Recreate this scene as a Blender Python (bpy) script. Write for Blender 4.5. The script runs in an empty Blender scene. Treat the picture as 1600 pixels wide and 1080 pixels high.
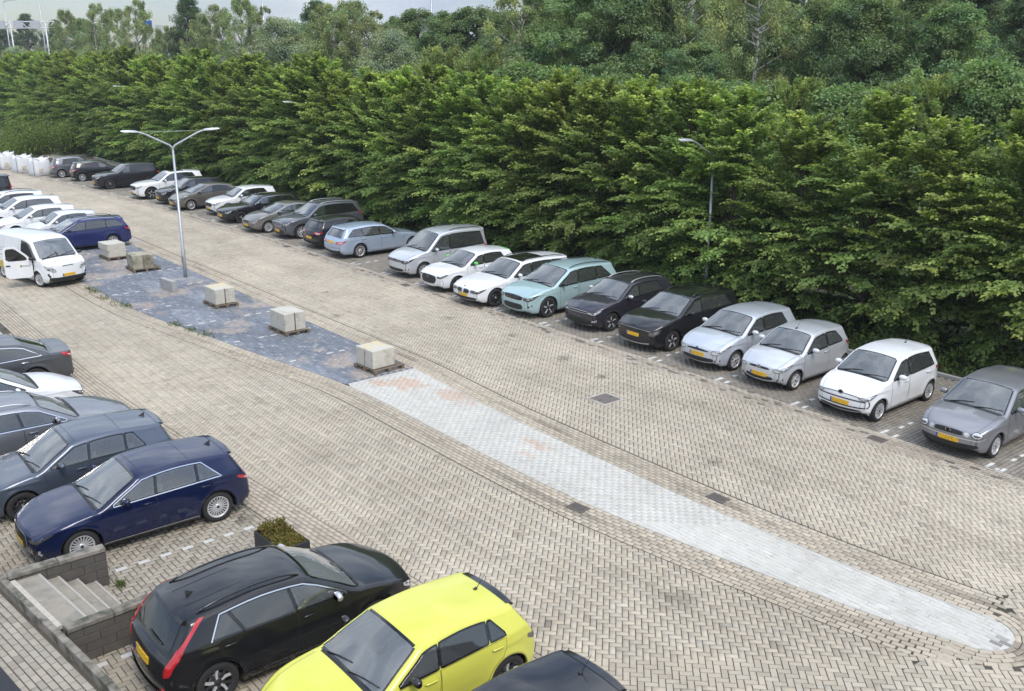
import bpy, math, random
import numpy as np
from mathutils import Vector, Matrix
from mathutils.geometry import delaunay_2d_cdt

# ------------------------------------------------------------------ camera, sky, sun, exposure
# world frame: x runs from the building to the tree row, y runs away along the parking rows, metres
SC = bpy.context.scene
COL = SC.collection
CAM_H, CAM_F, PITCH, YAW = 8.75, 1480.0, math.atan((540 - 92) / 1480.0), math.radians(-39.0)
cam_data = bpy.data.cameras.new('camera')
cam_data.sensor_width = 36.0
cam_data.lens = 36.0 * CAM_F / 1600.0
cam_data.clip_start, cam_data.clip_end = 0.1, 2000.0
cam = bpy.data.objects.new('camera', cam_data)
COL.objects.link(cam)
cam.location = (0, 0, CAM_H)
cam.rotation_euler = (math.pi / 2 - PITCH, 0, YAW)
SC.camera = cam

SUN_EL, SUN_AZ = math.radians(54), math.radians(-100)     # azimuth of the direction TO the sun, from +x towards +y
sun_data = bpy.data.lights.new('sun', 'SUN')
sun_data.energy, sun_data.angle, sun_data.color = 1.5, math.radians(22), (1.0, 0.94, 0.84)
sun = bpy.data.objects.new('sun', sun_data)
COL.objects.link(sun)
to_sun = Vector((math.cos(SUN_EL) * math.cos(SUN_AZ), math.cos(SUN_EL) * math.sin(SUN_AZ), math.sin(SUN_EL)))
sun.rotation_euler = to_sun.to_track_quat('Z', 'Y').to_euler()
sun.location = to_sun * 100

world = bpy.data.worlds.new('World')
SC.world = world
world.use_nodes = True
wn, wl = world.node_tree.nodes, world.node_tree.links
wn.clear()
w_out = wn.new('ShaderNodeOutputWorld')
w_bg = wn.new('ShaderNodeBackground')
w_bg.inputs['Strength'].default_value = 0.12
w_sky = wn.new('ShaderNodeTexSky')
w_sky.sky_type = 'NISHITA'
w_sky.sun_disc = False
w_sky.sun_elevation = SUN_EL
w_sky.sun_rotation = math.pi / 2 - SUN_AZ
w_tc = wn.new('ShaderNodeTexCoord')
w_map = wn.new('ShaderNodeMapping')
w_map.inputs['Scale'].default_value = (1.0, 1.0, 2.2)
w_map.inputs['Location'].default_value = (1.7, -0.6, 0.3)
w_noise = wn.new('ShaderNodeTexNoise')
w_noise.inputs['Scale'].default_value = 2.3
w_noise.inputs['Detail'].default_value = 7
w_noise.inputs['Roughness'].default_value = 0.58
w_ramp = wn.new('ShaderNodeValToRGB')
w_ramp.color_ramp.elements[0].position = 0.38
w_ramp.color_ramp.elements[1].position = 0.62
w_noise2 = wn.new('ShaderNodeTexNoise')
w_noise2.inputs['Scale'].default_value = 4.0
w_noise2.inputs['Detail'].default_value = 6
w_cl = wn.new('ShaderNodeValToRGB')
w_cl.color_ramp.elements[0].position = 0.34
w_cl.color_ramp.elements[0].color = (3.7, 4.5, 5.8, 1)
w_cl.color_ramp.elements[1].position = 0.66
w_cl.color_ramp.elements[1].color = (8.3, 8.7, 9.3, 1)
w_mix = wn.new('ShaderNodeMix')
w_mix.data_type = 'RGBA'
wl.new(w_tc.outputs['Generated'], w_map.inputs['Vector'])
wl.new(w_map.outputs['Vector'], w_noise.inputs['Vector'])
wl.new(w_map.outputs['Vector'], w_noise2.inputs['Vector'])
wl.new(w_noise.outputs['Fac'], w_ramp.inputs['Fac'])
wl.new(w_noise2.outputs['Fac'], w_cl.inputs['Fac'])
wl.new(w_ramp.outputs['Color'], w_mix.inputs['Factor'])
wl.new(w_sky.outputs['Color'], w_mix.inputs['A'])
wl.new(w_cl.outputs['Color'], w_mix.inputs['B'])
# overcast skies are brighter overhead than at the horizon
w_sep = wn.new('ShaderNodeSeparateXYZ'); w_grad = wn.new('ShaderNodeMapRange')
w_grad.inputs['From Min'].default_value = 0.0; w_grad.inputs['From Max'].default_value = 1.0
w_grad.inputs['To Min'].default_value = 0.58; w_grad.inputs['To Max'].default_value = 1.75
w_mul = wn.new('ShaderNodeVectorMath'); w_mul.operation = 'SCALE'
wl.new(w_tc.outputs['Generated'], w_sep.inputs[0]); wl.new(w_sep.outputs['Z'], w_grad.inputs['Value'])
wl.new(w_mix.outputs['Result'], w_mul.inputs[0]); wl.new(w_grad.outputs[0], w_mul.inputs['Scale'])
wl.new(w_mul.outputs[0], w_bg.inputs['Color'])
wl.new(w_bg.outputs['Background'], w_out.inputs['Surface'])

SC.view_settings.view_transform = 'Standard'
SC.view_settings.look = 'None'
SC.view_settings.exposure = 0.62
SC.view_settings.gamma = 1.0
SC.view_settings.use_curve_mapping = False
SC.cycles.use_denoising = True
SC.cycles.max_bounces = 8
SC.cycles.transparent_max_bounces = 8

# ------------------------------------------------------------------ helpers
RNG = random.Random(7)
NPR = np.random.default_rng(11)

def tag(o, label=None, cat=None, group=None, kind=None):
    if label: o['label'] = label
    if cat: o['category'] = cat
    if group: o['group'] = group
    if kind: o['kind'] = kind
    return o

def link(name, data, parent=None, loc=None, rotz=0.0):
    o = bpy.data.objects.new(name, data)
    COL.objects.link(o)
    if parent is not None: o.parent = parent
    if loc is not None: o.location = loc
    if rotz: o.rotation_euler = (0, 0, rotz)
    return o

def empty(name, loc=(0, 0, 0), rotz=0.0):
    o = link(name, None, None, loc, rotz)
    o.empty_display_size = 0.3
    return o

class MB:
    """collects shapes into one mesh"""
    def __init__(s): s.v, s.f, s.m, s.sm = [], [], [], []
    def add(s, verts, faces, mat=0, smooth=False):
        b = len(s.v)
        s.v.extend([tuple(map(float, p)) for p in verts])
        for f in faces:
            s.f.append([b + int(i) for i in f]); s.m.append(mat); s.sm.append(smooth)
        return s
    def box(s, c, d, mat=0, rz=0.0, bev=0.0):
        x, y, z = [q / 2 for q in d]
        cs, sn = math.cos(rz), math.sin(rz)
        def T(p): return (c[0] + p[0] * cs - p[1] * sn, c[1] + p[0] * sn + p[1] * cs, c[2] + p[2])
        if bev <= 0:
            v = [T((sx * x, sy * y, sz * z)) for sz in (-1, 1) for sy in (-1, 1) for sx in (-1, 1)]
            return s.add(v, [(0, 2, 3, 1), (4, 5, 7, 6), (0, 1, 5, 4), (2, 6, 7, 3), (0, 4, 6, 2), (1, 3, 7, 5)], mat)
        rings = []
        for (zz, ins) in ((-z, bev), (-z + bev, 0), (z - bev, 0), (z, bev)):
            a, b_ = x - ins, y - ins
            k = bev * 0.7 if ins == 0 else bev * 0.4
            rings.append([T(q) for q in ((a - k, -b_, zz), (a, -b_ + k, zz), (a, b_ - k, zz), (a - k, b_, zz), (-a + k, b_, zz), (-a, b_ - k, zz), (-a, -b_ + k, zz), (-a + k, -b_, zz))])
        v = [p for r in rings for p in r]
        f = [tuple(range(7, -1, -1)), tuple(range(24, 32))]
        for i in range(3):
            for j in range(8):
                f.append((i * 8 + j, i * 8 + (j + 1) % 8, (i + 1) * 8 + (j + 1) % 8, (i + 1) * 8 + j))
        return s.add(v, f, mat)
    def tube(s, pts, rad, mat=0, n=8, cap=True):
        pts = [Vector(p) for p in pts]
        rad = rad if isinstance(rad, (list, tuple)) else [rad] * len(pts)
        v, f = [], []
        ref = None
        for i, p in enumerate(pts):
            t = (pts[min(i + 1, len(pts) - 1)] - pts[max(i - 1, 0)]).normalized()
            if ref is None:
                ref = Vector((1, 0, 0)) if abs(t.x) < 0.8 else Vector((0, 1, 0))
            a = (ref - t * ref.dot(t)).normalized(); ref = a
            b = t.cross(a)
            for k in range(n):
                q = 2 * math.pi * k / n
                v.append(p + (a * math.cos(q) + b * math.sin(q)) * rad[i])
        for i in range(len(pts) - 1):
            for k in range(n):
                f.append((i * n + k, i * n + (k + 1) % n, (i + 1) * n + (k + 1) % n, (i + 1) * n + k))
        if cap:
            f.append(tuple(range(n - 1, -1, -1))); f.append(tuple(range((len(pts) - 1) * n, len(pts) * n)))
        return s.add(v, f, mat, True)
    def lathe(s, prof, n=24, mat=0, axis='z', c=(0, 0, 0), smooth=True):
        v, f = [], []
        m = len(prof)
        for k in range(n):
            q = 2 * math.pi * k / n
            for (r, h) in prof:
                p = (r * math.cos(q), r * math.sin(q), h) if axis == 'z' else (r * math.cos(q), h, r * math.sin(q))
                v.append((p[0] + c[0], p[1] + c[1], p[2] + c[2]))
        for k in range(n):
            for i in range(m - 1):
                a, b = k * m + i, ((k + 1) % n) * m + i
                q = (a, b, b + 1, a + 1)
                f.append(q if axis == 'z' else q[::-1])
        return s.add(v, f, mat, smooth)
    def prism(s, poly, z0, z1, mat=0):
        n = len(poly)
        v = [(p[0], p[1], z0) for p in poly] + [(p[0], p[1], z1) for p in poly]
        f = [tuple(range(n - 1, -1, -1)), tuple(range(n, 2 * n))] + [(i, (i + 1) % n, n + (i + 1) % n, n + i) for i in range(n)]
        return s.add(v, f, mat)
    def mesh(s, name, mats):
        me = bpy.data.meshes.new(name)
        me.from_pydata(s.v, [], s.f)
        for m in (mats if isinstance(mats, (list, tuple)) else [mats]): me.materials.append(m)
        if s.f:
            me.polygons.foreach_set('material_index', np.array(s.m, np.int32))
            me.polygons.foreach_set('use_smooth', np.array(s.sm, bool))
        me.update()
        return me
    def build(s, name, mats, parent=None, loc=None, rotz=0.0):
        return link(name, s.mesh(name, mats), parent, loc, rotz)

def np_mesh(name, verts, faces, mat, colors=None, smooth=False, k=4):
    """verts (n,3), faces (m,k) numpy arrays; colors: per-vertex rgb"""
    me = bpy.data.meshes.new(name)
    nv, nf = len(verts), len(faces)
    me.vertices.add(nv); me.vertices.foreach_set('co', np.ascontiguousarray(verts, np.float32).ravel())
    me.loops.add(nf * k); me.loops.foreach_set('vertex_index', np.ascontiguousarray(faces, np.int32).ravel())
    me.polygons.add(nf)
    me.polygons.foreach_set('loop_start', np.arange(nf, dtype=np.int32) * k)
    if smooth: me.polygons.foreach_set('use_smooth', np.ones(nf, bool))
    me.update(calc_edges=True)
    if colors is not None:
        at = me.color_attributes.new('col', 'FLOAT_COLOR', 'POINT')
        c4 = np.ones((nv, 4), np.float32); c4[:, :3] = colors
        at.data.foreach_set('color', c4.ravel())
    me.materials.append(mat)
    return me

# ------------------------------------------------------------------ materials
MATS = {}
def new_mat(name):
    m = bpy.data.materials.new(name); m.use_nodes = True
    nt = m.node_tree; nt.nodes.clear()
    out = nt.nodes.new('ShaderNodeOutputMaterial')
    b = nt.nodes.new('ShaderNodeBsdfPrincipled')
    nt.links.new(b.outputs[0], out.inputs[0])
    return m, nt, b, out

def vec_noise(nt, scale, detail=4, rough=0.55, coord='Object'):
    tc = nt.nodes.new('ShaderNodeTexCoord')
    n = nt.nodes.new('ShaderNodeTexNoise')
    n.inputs['Scale'].default_value = scale; n.inputs['Detail'].default_value = detail; n.inputs['Roughness'].default_value = rough
    if coord == 'World':
        g = nt.nodes.new('ShaderNodeNewGeometry'); nt.links.new(g.outputs['Position'], n.inputs['Vector'])
    else:
        nt.links.new(tc.outputs[coord], n.inputs['Vector'])
    return n

def mixc(nt, fac, a, b, blend='MIX'):
    m = nt.nodes.new('ShaderNodeMix'); m.data_type = 'RGBA'; m.blend_type = blend
    for sock, val in (('Factor', fac), ('A', a), ('B', b)):
        i = m.inputs[sock] if sock == 'Factor' else [q for q in m.inputs if q.name == sock and q.type == 'RGBA'][0]
        if isinstance(val, bpy.types.NodeSocket): nt.links.new(val, i)
        elif isinstance(val, (int, float)): i.default_value = val
        else: i.default_value = (*val, 1) if len(val) == 3 else val
    return [q for q in m.outputs if q.type == 'RGBA'][0]

def ramp(nt, src, p0, p1, c0=(0, 0, 0, 1), c1=(1, 1, 1, 1)):
    r = nt.nodes.new('ShaderNodeValToRGB')
    r.color_ramp.elements[0].position = p0; r.color_ramp.elements[1].position = p1
    r.color_ramp.elements[0].color = c0; r.color_ramp.elements[1].color = c1
    nt.links.new(src, r.inputs['Fac'])
    return r.outputs['Color']

def simple(name, color, rough=0.6, metal=0.0, var=0.12, nscale=6.0, bump=0.0, coat=0.0, spec=0.5, dirt=None):
    if name in MATS: return MATS[name]
    m, nt, b, out = new_mat(name)
    n = vec_noise(nt, nscale)
    lo = tuple(max(0, c * (1 - var)) for c in color); hi = tuple(min(1, c * (1 + var)) for c in color)
    c = mixc(nt, n.outputs['Fac'], lo, hi)
    if dirt:
        n2 = vec_noise(nt, dirt[1], 6)
        c = mixc(nt, ramp(nt, n2.outputs['Fac'], dirt[2], dirt[3]), c, dirt[0])
    nt.links.new(c, b.inputs['Base Color'])
    b.inputs['Roughness'].default_value = rough; b.inputs['Metallic'].default_value = metal
    b.inputs['Coat Weight'].default_value = coat; b.inputs['Coat Roughness'].default_value = 0.04
    b.inputs['Specular IOR Level'].default_value = spec
    if bump:
        bp = nt.nodes.new('ShaderNodeBump'); bp.inputs['Strength'].default_value = bump; bp.inputs['Distance'].default_value = 0.01
        n3 = vec_noise(nt, nscale * 8, 5); nt.links.new(n3.outputs['Fac'], bp.inputs['Height']); nt.links.new(bp.outputs['Normal'], b.inputs['Normal'])
    MATS[name] = m
    return m

def brick_mat(name, source):
    """concrete paver: colour from a per-brick attribute or the object colour, plus grain and broad staining"""
    m, nt, b, out = new_mat(name)
    if source == 'attr':
        a = nt.nodes.new('ShaderNodeVertexColor'); a.layer_name = 'col'; base = a.outputs['Color']
    else:
        a = nt.nodes.new('ShaderNodeObjectInfo'); base = a.outputs['Color']
    grain = vec_noise(nt, 90.0, 3, 0.6, 'World')
    c = mixc(nt, 0.35, base, ramp(nt, grain.outputs['Fac'], 0.3, 0.7, (0.55, 0.55, 0.55, 1), (1, 1, 1, 1)), 'MULTIPLY')
    st = vec_noise(nt, 0.45, 7, 0.62, 'World')
    c = mixc(nt, 0.55, c, ramp(nt, st.outputs['Fac'], 0.34, 0.58, (0.74, 0.725, 0.71, 1), (1, 1, 1, 1)), 'MULTIPLY')
    st2 = vec_noise(nt, 2.6, 6, 0.65, 'World')
    c = mixc(nt, 0.5, c, ramp(nt, st2.outputs['Fac'], 0.30, 0.48, (0.78, 0.765, 0.75, 1), (1, 1, 1, 1)), 'MULTIPLY')
    nt.links.new(c, b.inputs['Base Color'])
    b.inputs['Roughness'].default_value = 0.85
    b.inputs['Specular IOR Level'].default_value = 0.35
    bp = nt.nodes.new('ShaderNodeBump'); bp.inputs['Strength'].default_value = 0.25; bp.inputs['Distance'].default_value = 0.004
    nt.links.new(grain.outputs['Fac'], bp.inputs['Height']); nt.links.new(bp.outputs['Normal'], b.inputs['Normal'])
    return m
M_BRICK = brick_mat('paver', 'attr')
M_BRICK1 = brick_mat('paver_single', 'object')

def paint(name, color, metal=0.0, rough=0.35):
    key = 'paint_' + name
    if key in MATS: return MATS[key]
    m, nt, b, out = new_mat(key)
    n = vec_noise(nt, 3.0, 4)
    c = mixc(nt, ramp(nt, n.outputs['Fac'], 0.3, 0.75), color, tuple(q * 0.93 + 0.004 for q in color))
    # road film thrown up on the lower panels
    tc = nt.nodes.new('ShaderNodeTexCoord'); sx = nt.nodes.new('ShaderNodeSeparateXYZ')
    nt.links.new(tc.outputs['Object'], sx.inputs[0])
    n2 = vec_noise(nt, 5.0, 5)
    ad = nt.nodes.new('ShaderNodeMath'); ad.operation = 'MULTIPLY_ADD'; ad.inputs[1].default_value = 0.5
    nt.links.new(n2.outputs['Fac'], ad.inputs[0]); nt.links.new(sx.outputs['Z'], ad.inputs[2])
    fs_ = .12 if max(color) > .12 else .03
    film = ramp(nt, ad.outputs[0], 0.42, 0.62, (fs_, fs_, fs_, 1), (0, 0, 0, 1))
    c = mixc(nt, film, c, (0.16, 0.145, 0.125))
    nt.links.new(c, b.inputs['Base Color'])
    b.inputs['Metallic'].default_value = metal; b.inputs['Roughness'].default_value = rough
    b.inputs['Specular IOR Level'].default_value = 0.12
    b.inputs['Coat Weight'].default_value = 1.0; b.inputs['Coat Roughness'].default_value = 0.03
    MATS[key] = m
    return m

def glassy(name, color, rough=0.03, ior=1.55):
    m, nt, b, out = new_mat(name)
    n = vec_noise(nt, 2.0, 3)
    nt.links.new(mixc(nt, n.outputs['Fac'], tuple(c * 0.75 for c in color), tuple(c * 1.2 for c in color)), b.inputs['Base Color'])
    b.inputs['Roughness'].default_value = rough; b.inputs['IOR'].default_value = ior
    b.inputs['Coat Weight'].default_value = 0.6; b.inputs['Coat Roughness'].default_value = 0.02
    MATS[name] = m
    return m
G_SCREEN = glassy('windscreen_glass', (0.070, 0.079, 0.082), 0.02, 2.1)
G_SIDE = glassy('side_glass', (0.026, 0.031, 0.032), 0.02, 2.0)
G_DARK = glassy('privacy_glass', (0.010, 0.010, 0.011))
def clear_glass(name, tint, k=1.0):
    m, nt, b, out = new_mat(name)
    tr = nt.nodes.new('ShaderNodeBsdfTransparent'); gl = nt.nodes.new('ShaderNodeBsdfGlossy'); gl.inputs['Roughness'].default_value = .015
    n = vec_noise(nt, 3.0, 3); nt.links.new(mixc(nt, n.outputs['Fac'], tuple(c * .93 for c in tint), tint), tr.inputs['Color'])
    fr = nt.nodes.new('ShaderNodeFresnel'); fr.inputs['IOR'].default_value = 1.55
    ad = nt.nodes.new('ShaderNodeMath'); ad.operation = 'MULTIPLY_ADD'; ad.inputs[1].default_value = 2.1; ad.inputs[2].default_value = .035; ad.use_clamp = True
    nt.links.new(fr.outputs[0], ad.inputs[0])          # two faces of a laminated pane reflect
    mx = nt.nodes.new('ShaderNodeMixShader'); nt.links.new(ad.outputs[0], mx.inputs[0]); nt.links.new(tr.outputs[0], mx.inputs[1]); nt.links.new(gl.outputs[0], mx.inputs[2])
    df = nt.nodes.new('ShaderNodeBsdfDiffuse'); df.inputs['Color'].default_value = (.5, .53, .53, 1)      # pale film: bright sky sheen painted into the glass
    m2 = nt.nodes.new('ShaderNodeMixShader'); m2.inputs[0].default_value = .21 * k; nt.links.new(mx.outputs[0], m2.inputs[1]); nt.links.new(df.outputs[0], m2.inputs[2])
    nt.links.new(m2.outputs[0], out.inputs[0])
    return m
G_CLEAR = clear_glass('clear_windscreen', (.90, .93, .92)); G_CLEARS = clear_glass('clear_side_glass', (.80, .84, .83), .45); G_TINT = clear_glass('tinted_side_glass', (.24, .245, .25), .3)
M_TRIM = simple('black_trim', (0.018, 0.018, 0.019), 0.55, var=0.2)
M_GLOSSBLK = simple('gloss_black', (0.010, 0.010, 0.011), 0.12, var=0.1, coat=0.5)
M_RUBBER = simple('tyre_rubber', (0.022, 0.021, 0.020), 0.8, var=0.25, nscale=20)
M_CHROME = simple('chrome', (0.75, 0.75, 0.76), 0.16, 1.0, 0.05)
M_SILVER = simple('alloy_silver', (0.60, 0.60, 0.61), 0.34, 0.45, 0.08)
M_ALLOYDK = simple('alloy_dark', (0.045, 0.045, 0.048), 0.3, 0.4, 0.1)
M_SATIN = simple('satin_aluminium', (0.62, 0.63, 0.64), 0.35, 0.7, 0.05)
M_LAMP = simple('headlamp_lens', (0.60, 0.62, 0.64), 0.08, 0.35, 0.35, 14.0, coat=1.0)
M_LAMPDK = simple('headlamp_dark', (0.10, 0.105, 0.11), 0.08, 0.3, 0.6, 18.0, coat=1.0)
M_RED = simple('tail_lamp_red', (0.42, 0.012, 0.016), 0.1, 0.0, 0.35, 10.0, coat=1.0)
M_REDDK = simple('tail_lamp_dark', (0.06, 0.012, 0.014), 0.1, 0.0, 0.35, 10.0, coat=1.0)
M_SEAM = simple('panel_gap', (0.014, 0.014, 0.014), 0.8)
M_PLATE = simple('number_plate', (0.72, 0.42, 0.02), 0.45, var=0.1, nscale=12, dirt=((0.34, 0.22, 0.03), 30.0, 0.54, 0.62))
M_PLATEB = simple('plate_band', (0.03, 0.08, 0.40), 0.45)
M_WHITE = simple('white_paint_mark', (0.50, 0.49, 0.46), 0.7, var=0.08, nscale=14, dirt=((0.4, 0.38, 0.35), 20.0, 0.55, 0.75))
# ------------------------------------------------------------------ ground and paving
_cy, _sy = math.cos(YAW), math.sin(YAW)
def to_px(x, y, z=0.0):
    """photo pixel of world points, used only to pick which pieces show large"""
    x, y, z = np.asarray(x, float), np.asarray(y, float), np.asarray(z, float) - CAM_H
    rx = x * _cy + y * _sy; ry = -x * _sy + y * _cy
    d = ry * math.cos(PITCH) - z * math.sin(PITCH); u = ry * math.sin(PITCH) + z * math.cos(PITCH)
    d = np.where(d < 0.1, 0.1, d)
    return 800 + CAM_F * rx / d, 540 - CAM_F * u / d, d

def poly_x(pts):
    ys = np.array([p[1] for p in pts]); xs = np.array([p[0] for p in pts]); o = np.argsort(ys)
    return lambda y: np.interp(y, ys[o], xs[o])

# edges of the carriageways, traced on the ground
LEFT_EDGE = [(9.1, -2), (8.65, 4), (8.22, 9.6), (7.8, 14.5), (7.6, 17), (7.3, 20), (6.95, 26), (6.88, 30), (6.85, 48), (6.85, 96)]
ISL_L = [(13.55, 5.55), (13.24, 6.5), (12.86, 8.7), (12.47, 11.4), (12.25, 13.5), (12.22, 17.6), (12.28, 22.5), (11.57, 26.1), (11.0, 30.2), (10.5, 33.0), (10.25, 35.5), (10.15, 40), (10.1, 48)]
ISL_R = [(14.62, 5.55), (14.5, 6.3), (14.25, 8.3), (14.14, 11.2), (14.14, 15), (14.2, 18.6), (14.55, 22.6), (14.5, 27), (14.45, 48)]
def soften(P, n=3):
    P = np.array(P, float)
    for _ in range(n):
        Q = np.empty((2 * len(P), 2)); Q[0], Q[-1] = P[0], P[-1]
        Q[1:-1:2] = .75 * P[:-1] + .25 * P[1:]; Q[2:-1:2] = .25 * P[:-1] + .75 * P[1:]; P = Q
    return [tuple(q) for q in P]
LEFT_EDGE, ISL_L, ISL_R = soften(LEFT_EDGE), soften(ISL_L), soften(ISL_R)
f_left, f_il, f_ir = poly_x(LEFT_EDGE), poly_x(ISL_L), poly_x(ISL_R)
GUT = [(19.8, -2), (19.8, 46), (19.35, 60), (18.45, 72), (16.6, 90), (16.0, 96)]
f_gut = poly_x(GUT)
GUTW, BAY1 = 0.75, 25.85
BORD = 0.78          # width of the running courses beside the island
FAR = 96.0
A = 0.104            # brick module

def vnoise(x, y, s, seed=0):
    """smooth value noise 0..1"""
    r = np.random.default_rng(seed); t = r.random((64, 64))
    x, y = np.asarray(x) * s, np.asarray(y) * s
    xi, yi = np.floor(x).astype(int), np.floor(y).astype(int)
    fx, fy = x - xi, y - yi; fx, fy = fx * fx * (3 - 2 * fx), fy * fy * (3 - 2 * fy)
    g = lambda a, b: t[a % 64, b % 64]
    return (g(xi, yi) * (1 - fx) + g(xi + 1, yi) * fx) * (1 - fy) + (g(xi, yi + 1) * (1 - fx) + g(xi + 1, yi + 1) * fx) * fy

def herringbone(x0, x1, y0, y1, ang):
    """centres and directions of a herringbone of 1:2 bricks covering a rectangle"""
    c, s = math.cos(ang), math.sin(ang)
    R = int(max(x1 - x0, y1 - y0) / A) + 8
    mx, my = (x0 + x1) / 2, (y0 + y1) / 2
    k, m = np.meshgrid(np.arange(-2 * R, 2 * R), np.arange(-R, R), indexing='ij')
    k, m = k.ravel(), m.ravel()
    out = []
    for (du, dv, t) in ((1.0, 0.5, 0.0), (0.5, 2.0, math.pi / 2)):
        u, v = (k - 2 * m + du) * A, (k + 2 * m + dv) * A
        X, Y = mx + u * c - v * s, my + u * s + v * c
        ok = (X > x0) & (X < x1) & (Y > y0) & (Y < y1)
        out.append(np.stack([X[ok], Y[ok], np.full(ok.sum(), ang + t)], 1))
    return np.concatenate(out)

def in_view(x, y, pad=60):
    px, py, d = to_px(x, y)
    return (px > -pad) & (px < 1600 + pad) & (py > -pad) & (py < 1080 + pad) & (d > 2)

def courses(line, offs, y0, y1, side):
    """running courses that follow a line; offs are distances from it"""
    fx = poly_x(line); ys = np.arange(y0, y1, 0.05); xs = fx(ys)
    seg = np.hypot(np.diff(xs), np.diff(ys)); s = np.concatenate([[0], np.cumsum(seg)])
    out = []
    for j, o in enumerate(offs):
        q = np.arange(0.105 + (j % 2) * 0.105, s[-1], 0.21)
        yy, xx = np.interp(q, s, ys), np.interp(q, s, xs)
        h = 0.15
        dx = fx(yy + h) - fx(yy - h); n = np.hypot(dx, 2 * h); tx, ty = dx / n, 2 * h / n
        out.append(np.stack([xx + side * ty * o, yy - side * tx * o, np.arctan2(ty, tx)], 1))
    return np.concatenate(out)

BW, BL, BEV = 0.0458, 0.0977, 0.0050
def brick_mesh(name, arr, cols, mat):
    """all whole bricks of one paving as one mesh, tops at z ~ 0"""
    n = len(arr); zj = NPR.normal(0, 0.0012, n); tx = NPR.normal(0, 0.010, n); ty = NPR.normal(0, 0.010, n)
    cs, sn = np.cos(arr[:, 2]), np.sin(arr[:, 2])
    V = np.zeros((n, 8, 3))
    for i, (sx, sy) in enumerate(((-1, -1), (1, -1), (1, 1), (-1, 1))):
        for lvl in (0, 1):
            u, v = sx * (BL - BEV * lvl), sy * (BW - BEV * lvl)
            V[:, i + 4 * lvl, 0] = arr[:, 0] + u * cs - v * sn
            V[:, i + 4 * lvl, 1] = arr[:, 1] + u * sn + v * cs
            V[:, i + 4 * lvl, 2] = zj + (u * tx + v * ty) if lvl else -0.010
    F = np.array([(4, 5, 6, 7), (0, 1, 5, 4), (1, 2, 6, 5), (2, 3, 7, 6), (3, 0, 4, 7)])
    faces = (np.arange(n)[:, None, None] * 8 + F[None]).reshape(-1, 4)
    return np_mesh(name, V.reshape(-1, 3), faces, mat, np.repeat(cols, 8, 0))

_unit = None
def single_brick():
    global _unit
    if _unit is None:
        mb = MB(); x, y, b = BL, BW, BEV
        v = [(-x, -y, -.05), (x, -y, -.05), (x, y, -.05), (-x, y, -.05), (-x, -y, -b), (x, -y, -b), (x, y, -b), (-x, y, -b),
             (-x + b, -y + b, 0), (x - b, -y + b, 0), (x - b, y - b, 0), (-x + b, y - b, 0)]
        f = [(8, 9, 10, 11)] + [(i, (i + 1) % 4, 4 + (i + 1) % 4, 4 + i) for i in range(4)] + [(4 + i, 4 + (i + 1) % 4, 8 + (i + 1) % 4, 8 + i) for i in range(4)] + [(3, 2, 1, 0)]
        mb.add(v, f); _unit = mb.mesh('brick', M_BRICK1)
    return _unit

def clip_poly(poly, nx, ny, c):
    out = []
    for i in range(len(poly)):
        p, q = poly[i], poly[(i + 1) % len(poly)]
        a, b = p[0] * nx + p[1] * ny - c, q[0] * nx + q[1] * ny - c
        if a >= 0: out.append(p)
        if (a >= 0) != (b >= 0):
            t = a / (a - b); out.append((p[0] + t * (q[0] - p[0]), p[1] + t * (q[1] - p[1])))
    return out

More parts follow.
